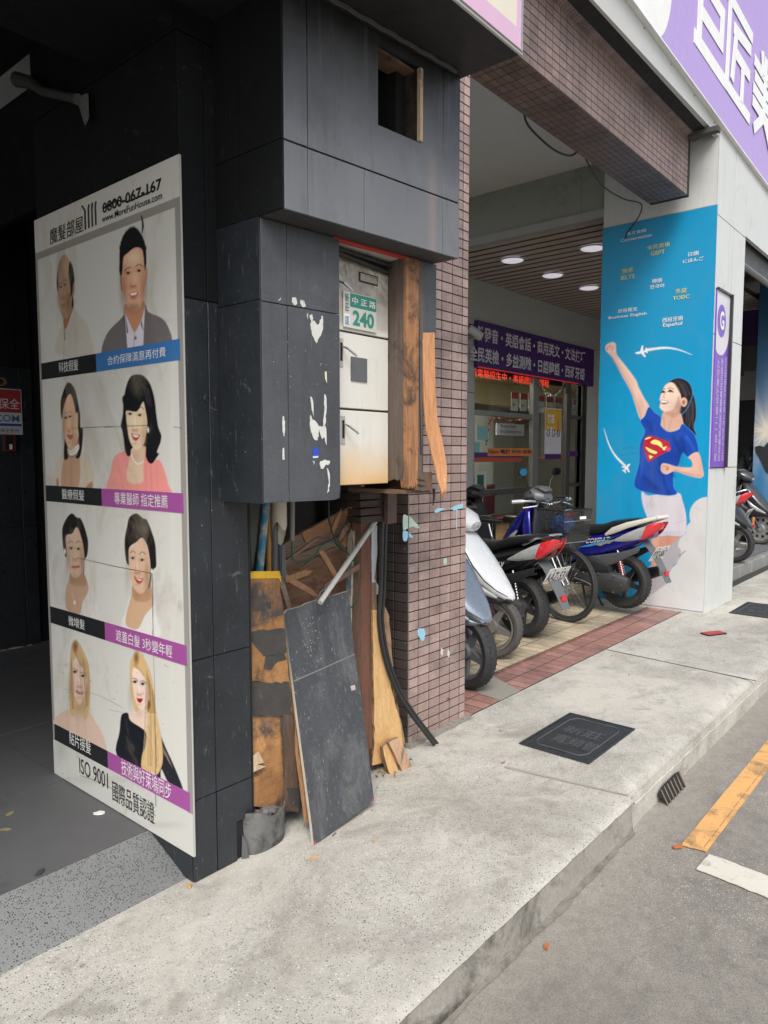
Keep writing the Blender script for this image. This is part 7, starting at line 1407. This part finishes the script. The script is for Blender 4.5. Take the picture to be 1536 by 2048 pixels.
    for sy in (-1, 1):
        MB().tube([(.34, sy*.12, 1.0), (.31, sy*.22, 1.01), (.28, sy*.30, 1.005), (.27, sy*.345, 1.0)], [.012, .012, .0165, .0165], 10).build('grip', blkp, s, smooth=True)
        MB().tube([(.36, sy*.16, 1.01), (.375, sy*.25, 1.005), (.35, sy*.33, .99)], [.007, .006, .007], 6).build('brake_lever', chrome, s, smooth=True)
        if mirrors: mirror_(s, (.36, sy*.15, 1.05), (.36, sy*.29, 1.26), 0)
    MB().tube([(.33, 0, .98), (.42, 0, .72), (.5, 0, .5)], .028, 10).build('steering_column', blkp, s, smooth=True)
    # rear body and seat
    m = MB(); m.loft([(-.10, 0, .40, .10, .12, 60), (-.17, 0, .50, .15, .17, 35), (-.30, 0, .56, .17, .155, 18), (-.48, 0, .60, .17, .14, 14), (-.66, 0, .655, .15, .122, 16), (-.82, 0, .715, .115, .092, 18), (-.93, 0, .76, .08, .062, 20)], 24, 2.6).build('rear_body', body, s, smooth=True, angle=60)
    m = MB()
    for sy in (-1, 1): m = MB(); m.loft([(-.10, sy*.135, .32, .012, .06, 20), (-.28, sy*.160, .395, .018, .085, 15), (-.46, sy*.166, .44, .018, .075, 15), (-.64, sy*.155, .50, .014, .055, 17), (-.82, sy*.118, .585, .008, .03, 20)], 12, 2.4).build('side_skirt', body2, s, smooth=True)
    m = MB(); m.loft([(-.07, 0, .71, .07, .02, 20), (-.12, 0, .725, .12, .045, 5), (-.26, 0, .715, .145, .055, -4), (-.42, 0, .735, .15, .055, -8), (-.55, 0, .785, .145, .05, -14), (-.72, 0, .825, .125, .04, -10), (-.84, 0, .845, .08, .025, -8)], 24, 2.7).build('seat', seatm, s, smooth=True, angle=60)
    gb = grab
    if gb:
        for sy in (-1, 1): MB().loft([(-.50, sy*.160, .70, .008, .012, -20), (-.58, sy*.165, .745, .014, .030, -22), (-.72, sy*.155, .805, .016, .028, -20), (-.86, sy*.13, .85, .018, .022, -14), (-.97, sy*.085, .885, .02, .018, -12)], 12, 2.5).build('grab_rail', gb, s, smooth=True)
        MB().tube([(-.965, -.10, .882), (-.985, 0, .888), (-.965, .10, .882)], .018, 10).build('grab_rail', gb, s, smooth=True)
    else:
        MB().tube([(-.72, -.13, .78), (-.84, -.12, .845), (-.93, -.07, .87), (-.95, 0, .875), (-.93, .07, .87), (-.84, .12, .845), (-.72, .13, .78)], .012, 10).build('grab_rail', chrome if not gb else gb, s, smooth=True)
    # tail lamp: clear flanks and red end
    for sy in (-1, 1):
        MB().loft([(-.58, sy*.160, .65, .002, .008, 15), (-.70, sy*.146, .69, .018, .045, 18), (-.80, sy*.124, .725, .024, .064, 20), (-.86, sy*.108, .745, .024, .070, 22)], 12, 2.4).build('turn_lamp', clearl, s, smooth=True)
        MB().loft([(-.862, sy*.106, .742, .025, .078, 22), (-.91, sy*.09, .762, .024, .082, 24), (-.965, sy*.064, .79, .016, .062, 26), (-1.0, sy*.04, .815, .006, .028, 28)], 12, 2.6).build('tail_lamp', redl, s, smooth=True)
    MB().loft([(-.86, 0, .752, .10, .035, 22), (-.93, 0, .775, .082, .034, 24), (-.985, 0, .80, .05, .022, 26)], 16, 3).build('tail_lamp', redl, s, smooth=True)
    # rear fender with plate
    m = MB(); pf_ = [(-.80, .66), (-.87, .60), (-.94, .50), (-1.0, .40), (-1.05, .30)]
    m.loft([(px_, 0, pz, .075-.006*k, .008, -60) for k, (px_, pz) in enumerate(pf_)], 12, 4).build('rear_fender', gryp, s, smooth=True)
    if plate:
        T_ = Matrix.Translation((-.955, 0, .555)) @ Matrix.Rotation(math.radians(-30), 4, 'Y')
        pg = MB().box((-.004, -.13, -.075), (0, .13, .075), T_).build('licence_plate', platem, s, bevel=.002)
        o = T_ @ Vector((-.0045, .118, -.055)); U_ = T_.to_3x3() @ Vector((0, -1, 0)); V_ = T_.to_3x3() @ Vector((0, 0, 1)); text(plate, o, U_, V_, .236, .09, plk_, pg, out=.001, bold=.01)
        for sy in (-.06, .06): MB().lathe([(0, -.008), (.007, -.008), (.007, 0)], T_ @ Vector((0, sy, .058)), 'x', 8).build('bolt', rust_, pg)
    MB().box((-1.035, -.03, .36), (-1.02, .03, .40)).build('reflector', redl, s)
    # engine, variator case on the left, air box, exhaust on the right
    MB().loft([(-.08, .13, .28, .03, .07, 0), (-.16, .14, .275, .05, .085, 0), (-.34, .15, .265, .055, .075, 0), (-.52, .155, .26, .06, .095, 0), (-.64, .155, .255, .058, .10, 0), (-.74, .15, .255, .03, .06, 0)], 20, 2.6).build('variator_case', eng, s, smooth=True)
    MB().loft([(-.2, .15, .40, .03, .04, 0), (-.28, .165, .41, .05, .075, 0), (-.42, .165, .405, .05, .07, -5), (-.56, .16, .385, .035, .045, -10)], 16, 3).build('air_box', blkp, s, smooth=True)
    MB().loft([(-.12, 0, .30, .1, .08, 0), (-.3, 0, .30, .12, .10, 0), (-.45, -.02, .28, .09, .08, 0)], 16, 3).build('engine', eng, s, smooth=True)
    MB().tube([(-.2, -.12, .22), (-.4, -.16, .2), (-.5, -.17, .24), (-.78, -.17, .33), (-.88, -.17, .37)], [.02, .025, .05, .056, .048], 14).build('exhaust', blkp, s, smooth=True); MB().lathe([(.049, 0), (.052, -.012), (.03, -.015), (.02, -.004), (0, -.002)], (-.885, -.17, .372), 'x', 16).build('exhaust_tip', gryp, s)
    sh = empty('shock_absorber', (0, 0, 0)); sh.parent = s; A, Bv = Vector((-.60, .115, .56)), Vector((-.69, .13, .27))
    MB().tube([A, Bv], .012, 10).build('rod', chrome, sh); d = (Bv-A); u = d.orthogonal().normalized(); v = d.normalized().cross(u); hp = []
    for k in range(120): t = k/119; hp.append(A+d*(.08+.68*t)+(u*math.cos(2*PI*9*t)+v*math.sin(2*PI*9*t))*.024)
    MB().tube(hp, .0048, 6).build('spring', shock or M('spring_dark', (.04, .04, .04), .4, metal=.4), sh, smooth=True); MB().tube([A+d*.78, A+d*.95], .018, 10).build('damper', eng, sh, smooth=True)
    MB().tube([(-.20, .206, .26), (-.34, .212, .235), (-.44, .218, .20)], [.008, .008, .012], 7).build('kick_starter', gryp, s, smooth=True)
    for (bx_, bz_) in ((-.14, .33), (-.3, .325), (-.46, .335), (-.62, .33), (-.7, .25), (-.62, .175), (-.44, .185), (-.26, .20)): MB().lathe([(0, .006), (.008, .005), (.009, 0)], (bx_, .198 if bx_ > -.2 else .206, bz_), 'y', 8).build('case_bolt', gryp, s)
    MB().loft([(-.48, .209, .26, .004, .030, 0), (-.60, .214, .255, .006, .052, 0), (-.70, .200, .255, .004, .032, 0)], 14, 2.2).build('case_ridge', gryp if lift == 0 else eng, s, smooth=True)
    for sy in (-1, 1):
        MB().tube([(-.16, sy*.156, .60), (-.32, sy*.175, .625), (-.52, sy*.172, .665), (-.70, sy*.152, .725)], .0035, 5).build('panel_seam', blkp, s, smooth=True); MB().tube([(.34, sy*.14, 1.02), (.44, sy*.16, .98), (.47, sy*.10, .86), (.44, sy*.05, .74)], .005, 6).build('brake_cable', blkp, s, smooth=True)
        MB().box((-.30, sy*.15-.012, .30), (-.22, sy*.15+.012, .315)).build('foot_peg', blkp, s)
        MB().lathe([(0, .007), (.016, .006), (.018, 0)] if sy > 0 else [(0, -.007), (.016, -.006), (.018, 0)], (AF-.10, sy*.092, .45), 'y', 12).build('side_reflector', amb, s)
    MB().loft([(AR-.10, 0, wr*2+.03, .05, .010, 15), (AR+.06, 0, wr*2+.05, .055, .010, 0), (AR+.2, 0, wr*2-.01, .055, .010, -30)], 12, 4).build('hugger', blkp, s, smooth=True)
    for sy in (-1, 1): MB().tube([(-.22, sy*.09, .2), (-.3, sy*.13, .03-lift), (-.31, sy*.15, .012-lift)], .011, 8).build('centre_stand', blkp, s, smooth=True)
    return s
wht_b = M('scooter_white', (.58, .59, .60), .22, coat=.6, var=.03, dirt=(.44, .44, .43), dth=.64, ds=3); blk_b = M('scooter_black', (.008, .008, .010), .16, coat=.8, var=.2); slv = M('scooter_silver', (.22, .26, .31), .25, metal=.5, coat=.5, var=.08)
bluem = M('scooter_blue', (.012, .014, .24), .22, coat=.7, metal=.2, var=.15, vs=5); dgr = M('scooter_grey', (.07, .073, .078), .4, var=.15, dirt=(.12, .11, .1), dth=.6); redf = M('fork_red', (.20, .03, .035), .4); crm = M('grab_cream', (.58, .56, .48), .4, var=.08)
redsp = M('spring_red', (.45, .10, .08), .4, var=.2)
s1 = scooter('silver blue scooter facing the street, half hidden by the tiled column', slv, slv, 3.90, 3.22, -PI/2-.10, wr=.25, wwd=.115, steer=-.1, rimm=gryp, fork=M('fork_grey', (.16, .17, .18), .4), mirrors=False)
s2 = scooter('white scooter facing the street with a dusty front tyre and red fork', wht_b, blkp, 4.50, 3.47, -PI/2+.05, wr=.245, wwd=.105, tyre=rubd, steer=.12, fork=redf, rimm=M('rim_grey', (.20, .19, .17), .5, metal=.4), mirrors=False)
s3 = scooter('black scooter with red tail lamp and plate AAZ-531 backed toward the street', blk_b, blkp, 5.39, 3.565, PI/2-.2, plate='AAZ-531', wr=.25, wwd=.135, mirrors=False)
s5 = scooter('blue scooter with cream grab rail and plate P7Q-867 beside the advert pillar', bluem, dgr, 6.72, 3.27, PI/2-.13, plate='P7Q-867', wr=.255, wwd=.13, head=M('head_silver', (.16, .165, .17), .4, metal=.3), lift=.055, shock=redsp, grab=crm, rimm=blkp)
for s_, tx in ((s3, 'ROCKET V'), (s5, 'COMBAT')):
    text(tx, (-.30, .1665, .545) if s_ is s3 else (-.30, .168, .60), (-1, 0, .16), (0, 0, 1), .26, .045, wl if s_ is s3 else MATS['plate_white'], s_, shear=.3, bold=.02, out=.004)
MB().slab([(-.22, .1735, .555), (-.52, .178, .655), (-.60, .172, .69), (-.46, .176, .61), (-.35, .176, .575)], (0, .002, 0)).build('decal', M('decal_cyan', (.04, .25, .45), .3), s5)
MB().slab([(-.40, .177, .60), (-.62, .168, .67), (-.55, .172, .62), (-.5, .175, .64), (-.46, .176, .59)], (0, .0035, 0)).build('decal', M('decal_grey', (.22, .22, .21), .4), s5)
scooter('dark scooter parked behind the blue scooter, only its seat back showing', blkp, gryp, 7.75, 4.7, PI/2, mirrors=False)
# bicycle
bi = thing('bicycle', 'black bicycle with a wire basket facing the street between the scooters', 'bicycle', loc=(5.95, 3.49, 0), rz=-PI/2+.06); frm = M('frame_dark', (.03, .03, .035), .35, coat=.4)
bt2 = M('knobby_rubber', (.03, .03, .03), .85, var=.3, vs=40)
wheel(bi, .56, .335, .052, M('rim_black', (.03, .03, .03), .4), bt2, wire=True, T=-.30); wheel(bi, -.50, .335, .052, MATS['rim_black'], bt2, wire=True)
def bt_tube(name, P_, r, mat=frm, n=10): return MB().tube(P_, r, n).build(name, mat, bi, smooth=True)
bt_tube('top_tube', [(.36, 0, .80), (-.18, 0, .66)], .016); bt_tube('down_tube', [(.38, 0, .72), (-.06, 0, .29)], .019); bt_tube('seat_tube', [(-.06, 0, .29), (-.20, 0, .72)], .016); bt_tube('seat_post', [(-.20, 0, .72), (-.235, 0, .84)], .012, chrome); bt_tube('head_tube', [(.345, 0, .85), (.39, 0, .68)], .02)
hbe = empty('steering', (.345, 0, 0)); hbe.parent = bi; hbe.rotation_euler = (0, 0, -.30)
for sy in (-1, 1):
    bt_tube('chain_stay', [(-.06, sy*.03, .29), (-.50, sy*.055, .335)], .009); bt_tube('seat_stay', [(-.18, sy*.02, .66), (-.50, sy*.055, .335)], .008); bt_tube('fork_blade', [(.40, sy*.05, .66), (.50, sy*.055, .44), (.56, sy*.052, .335)], .012, chrome)
    bt_tube('crank', [(-.06, sy*.07, .29), (-.06+sy*.12, sy*.08, .29-sy*.1)], .009, chrome); B('pedal', (-.11+sy*.12, sy*.08 if sy > 0 else -.16, .28-sy*.1), (-.01+sy*.12, .16 if sy > 0 else -.08, .30-sy*.1), blkp, bi)
    for nm_, P_, r_, mt_ in (('handlebar', [(.40, 0, 1.06), (.41, sy*.10, 1.07), (.39, sy*.22, 1.09), (.34, sy*.30, 1.09)], .012, chrome), ('grip', [(.35, sy*.29, 1.09), (.30, sy*.39, 1.085)], .018, M('grip_silver', (.45, .45, .46), .4, metal=.4)), ('brake_lever', [(.40, sy*.15, 1.075), (.44, sy*.22, 1.05), (.38, sy*.33, 1.035)], .008, chrome), ('brake_cable', [(.41, sy*.16, 1.07), (.50, sy*.14, 1.12), (.54, sy*.04, 1.02), (.45, 0, .85)], .004, blkp), ('lever_clamp', [(.40, sy*.13, 1.075), (.39, sy*.19, 1.08)], .02, blkp)): MB().tube([Vector(q_)-Vector((.345, 0, 0)) for q_ in P_], r_, 8).build(nm_, mt_, hbe, smooth=True)
bt_tube('stem', [(.345, 0, .85), (.35, 0, 1.02), (.395, 0, 1.06)], .014, chrome); bt_tube('fork_crown', [(.395, -.055, .665), (.395, .055, .665)], .016)
MB().loft([(-.10, 0, .87, .02, .015, 0), (-.17, 0, .875, .035, .025, 0), (-.27, 0, .885, .085, .035, 0), (-.33, 0, .885, .08, .03, 0), (-.36, 0, .885, .04, .015, 0)], 16, 2.2).build('saddle', seatm, bi, smooth=True)
MB().lathe([(.02, -.004), (.085, -.004), (.088, 0), (.085, .004), (.02, .004)], (-.06, -.055, .29), 'y', 28).build('chainring', eng, bi)
bsk = empty('basket', (.345-.345*math.cos(.3), .345*math.sin(.3), 0)); bsk.rotation_euler = (0, 0, -.30); bsk.parent = bi; wm = M('basket_wire', (.03, .03, .03), .4, metal=.4); bx0, bx1, by_, bz0, bz1 = .42, .72, .19, .74, 1.02
mesh_ = NB('basket_mesh'); w1 = mesh_.n('ShaderNodeTexChecker'); w1.inputs['Scale'].default_value = 240; mesh_.l(mesh_.tc.outputs['Object'], w1.inputs[0]); mesh_.col((.03, .03, .03)); mesh_.l(mesh_.ramp(w1.outputs['Fac'], 0, 1, .62, .22), mesh_.b.inputs['Alpha']); meshm = mesh_.set(.5)
def ring_(z, g): return [(bx0+g, -by_+g, z), (bx1-g*.3, -by_+g, z), (bx1-g*.3, by_-g, z), (bx0+g, by_-g, z)]
for k in range(4): MB().tube(ring_(bz1-(bz1-bz0)*k/3, .012*k), .004 if k else .006, 6, closed=True).build('ring', wm if k % 2 == 0 else chrome, bsk)
A0, A1 = ring_(bz1, 0), ring_(bz0, .036)
for k in range(4): MB().add([A0[k], A0[(k+1) % 4], A1[(k+1) % 4], A1[k]], [(0, 1, 2, 3)]).build('mesh_side', meshm, bsk)
MB().add(A1, [(0, 1, 2, 3)]).build('mesh_floor', meshm, bsk); B('tag', (.722, .02, .94), (.726, .10, .965), wl, bsk)
bg_ = thing('blue_cloth', 'crumpled dark blue rain cape lying in the bicycle basket', 'cloth', loc=(5.95, 3.49, 0), rz=-PI/2+.06); m = MB()
bg_.rotation_euler = (0, 0, -PI/2+.06-.30)
for_loc = Matrix.Translation((5.95, 3.49, 0)) @ Matrix.Rotation(-PI/2+.06, 4, 'Z') @ Vector((.345-.345*math.cos(.3), .345*math.sin(.3), 0)); bg_.location = for_loc
K1, K2 = 22, 12
for j in range(K2+1):
    for k in range(K1):
        a = 2*PI*k/K1; ph = PI*j/K2; rr = 1+.14*math.sin(3*a+j)+.10*math.sin(7*a-2*j); m.v.append((.545+.085*math.sin(ph)*math.cos(a)*rr, .125*math.sin(ph)*math.sin(a)*rr, .87+.085*math.cos(ph)*rr+.01*math.sin(5*a+j)))
for j in range(K2):
    for k in range(K1): m.face((j*K1+k, j*K1+(k+1) % K1, (j+1)*K1+(k+1) % K1, (j+1)*K1+k))
m.build('cape', M('cape_blue', (.012, .035, .12), .5, var=.3, vs=30), bg_, smooth=True)
# scooters beyond the pillar
z_p = .16
n1 = scooter('grey scooter facing the street on the raised platform beyond the pillar', M('scooter_graphite', (.05, .052, .056), .25, coat=.5, metal=.3), blkp, 12.05, 3.36, -PI/2-.16, wr=.25, wwd=.10, rimm=gryp, tyre=rubd, solid=True); n1.location.z = z_p
n2 = scooter('dark scooter nearest the pillar on the raised platform, front tyre showing', blkp, blkp, 9.72, 3.16, -PI/2-.05, wr=.25, wwd=.115, rimm=M('rim_grey', (.20, .19, .17), .5, metal=.4), mirrors=False); n2.location.z = z_p
n3 = scooter('scooter with a white plate and amber reflector between the two on the platform', M('scooter_red', (.35, .03, .03), .3, coat=.4), blkp, 10.6, 3.52, PI/2, plate='MQR-208', wr=.25, wwd=.11); n3.location.z = z_p; B('amber_reflector', (-1.06, .10, .42), (-1.045, .15, .52), amb, n3)
rh = thing('red_helmet', 'red helmet resting on the seat of the middle platform scooter', 'helmet', loc=(10.6, 2.95, z_p+.84)); m = MB(); m.lathe([(0, .24), (.06, .23), (.11, .18), (.135, .10), (.13, .03), (.12, 0), (0, 0)], (0, 0, 0), 'z', 22).build('shell', M('helmet_red', (.55, .05, .04), .2, coat=.6), rh, smooth=True); MB().tube([(.14*math.cos(a), .14*math.sin(a), .05) for a in [2*PI*k/20 for k in range(20)]], .01, 6, closed=True).build('rim', blkp, rh)
# person sitting among the scooters in the next bay
pe = thing('person', 'person in a dark jacket and face mask leaning over the platform scooters', 'person', loc=(12.62, 3.18, z_p)); clo = M('jacket_dark', (.035, .04, .05), .85, var=.2); skn = M('skin_tone', (.42, .26, .19), .5, var=.06)
def skinned(name, V_, E_, R_, mat, par, sub=2):
    me = bpy.data.meshes.new(name); me.from_pydata([tuple(v) for v in V_], E_, []); ob = bpy.data.objects.new(name, me); COL.objects.link(ob); md = ob.modifiers.new('skin', 'SKIN'); md.use_smooth_shade = True
    for i, r in enumerate(R_): me.skin_vertices[0].data[i].radius = (r, r)
    me.skin_vertices[0].data[0].use_root = True; sb = ob.modifiers.new('sub', 'SUBSURF'); sb.levels = sub; sb.render_levels = sub
    me2 = bpy.data.meshes.new_from_object(ob.evaluated_get(bpy.context.evaluated_depsgraph_get())); bpy.data.objects.remove(ob); me2.materials.clear(); me2.materials.append(mat); me2.shade_smooth(); o = bpy.data.objects.new(name, me2); COL.objects.link(o); o.parent = par; return o
V_ = [(0, 0, .86), (0, -.04, 1.08), (0, -.12, 1.30), (0, -.17, 1.42), (0, -.20, 1.49), (-.17, -.15, 1.36), (-.27, -.22, 1.12), (-.20, -.42, .98), (.17, -.15, 1.36), (.27, -.22, 1.12), (.2, -.42, .98), (-.1, 0, .80), (-.13, -.40, .80), (-.13, -.42, .42), (-.13, -.42, .06), (.1, 0, .80), (.13, -.40, .80), (.13, -.42, .42), (.13, -.42, .06), (-.13, -.56, .04), (.13, -.56, .04)]
skinned('body', V_, [(0, 1), (1, 2), (2, 3), (3, 4), (3, 5), (5, 6), (6, 7), (3, 8), (8, 9), (9, 10), (0, 11), (11, 12), (12, 13), (13, 14), (0, 15), (15, 16), (16, 17), (17, 18), (14, 19), (18, 20)], [.15, .15, .16, .09, .06, .075, .055, .04, .075, .055, .04, .095, .08, .058, .04, .095, .08, .058, .04, .035, .035], clo, pe)
m = MB(); HC = Vector((0, -.27, 1.60))
for (r, h) in ((0, .125), (.06, .115), (.088, .07), (.095, .01), (.088, -.05), (.065, -.10), (.03, -.128), (0, -.13)):
    for k in range(18): a = 2*PI*k/18; m.v.append((HC.x+r*.86*math.cos(a), HC.y+r*math.sin(a)-(.012 if h < 0 and math.sin(a) < 0 else 0), HC.z+h))
for i in range(7):
    for k in range(18): m.face((i*18+k, i*18+(k+1) % 18, (i+1)*18+(k+1) % 18, (i+1)*18+k))
m.build('head', skn, pe, smooth=True); MB().tube([(0, -.20, 1.45), (0, -.25, 1.54)], .05, 12).build('neck', skn, pe, smooth=True)
m = MB()
for (r, h) in ((0, .14), (.075, .125), (.102, .07), (.108, .01), (.1, -.03)):
    for k in range(18): a = 2*PI*k/18; m.v.append((HC.x+r*.88*math.cos(a), HC.y+.018+r*math.sin(a), HC.z+h+(.03 if math.sin(a) < -.4 and h < .05 else 0)))
for i in range(4):
    for k in range(18): m.face((i*18+k, i*18+(k+1) % 18, (i+1)*18+(k+1) % 18, (i+1)*18+k))
m.build('hair', M('hair_black', (.012, .011, .011), .5), pe, smooth=True)
MB().loft([(-.075, -.335, 1.56, .002, .03, 0), (-.04, -.372, 1.55, .012, .042, 0), (0, -.385, 1.55, .014, .045, 0), (.04, -.372, 1.55, .012, .042, 0), (.075, -.335, 1.56, .002, .03, 0)], 10, 2.5).build('face_mask', M('mask_blue', (.35, .42, .46), .8), pe, smooth=True)
for sx in (-1, 1):
    MB().lathe([(0, .008), (.011, .004), (.012, 0)], (sx*.034, -.360, 1.615), 'y', 10).build('eye', bk, pe); MB().lathe([(0, 0), (.018, .004), (.022, .012), (0, .02)], (sx*.085, -.265, 1.59), 'x', 10).build('ear', skn, pe)
    hx = sx*.2; MB().loft([(hx-.035, -.47, .975, .045, .016, 0), (hx, -.47, .975, .05, .02, 0), (hx+.035, -.47, .975, .045, .016, 0)], 10, 3).build('palm', skn, pe, smooth=True)
    for f_ in range(4): L_ = (.05, .06, .056, .042)[f_]; MB().tube([(hx-.03+.02*f_, -.51, .978), (hx-.03+.02*f_, -.51-L_*.6, .972), (hx-.03+.02*f_, -.51-L_*.8, .95)], [.009, .0085, .007], 7).build('finger', skn, pe, smooth=True)
    MB().tube([(hx-sx*.04, -.46, .975), (hx-sx*.065, -.49, .965), (hx-sx*.06, -.515, .955)], [.011, .010, .008], 7).build('thumb', skn, pe, smooth=True)
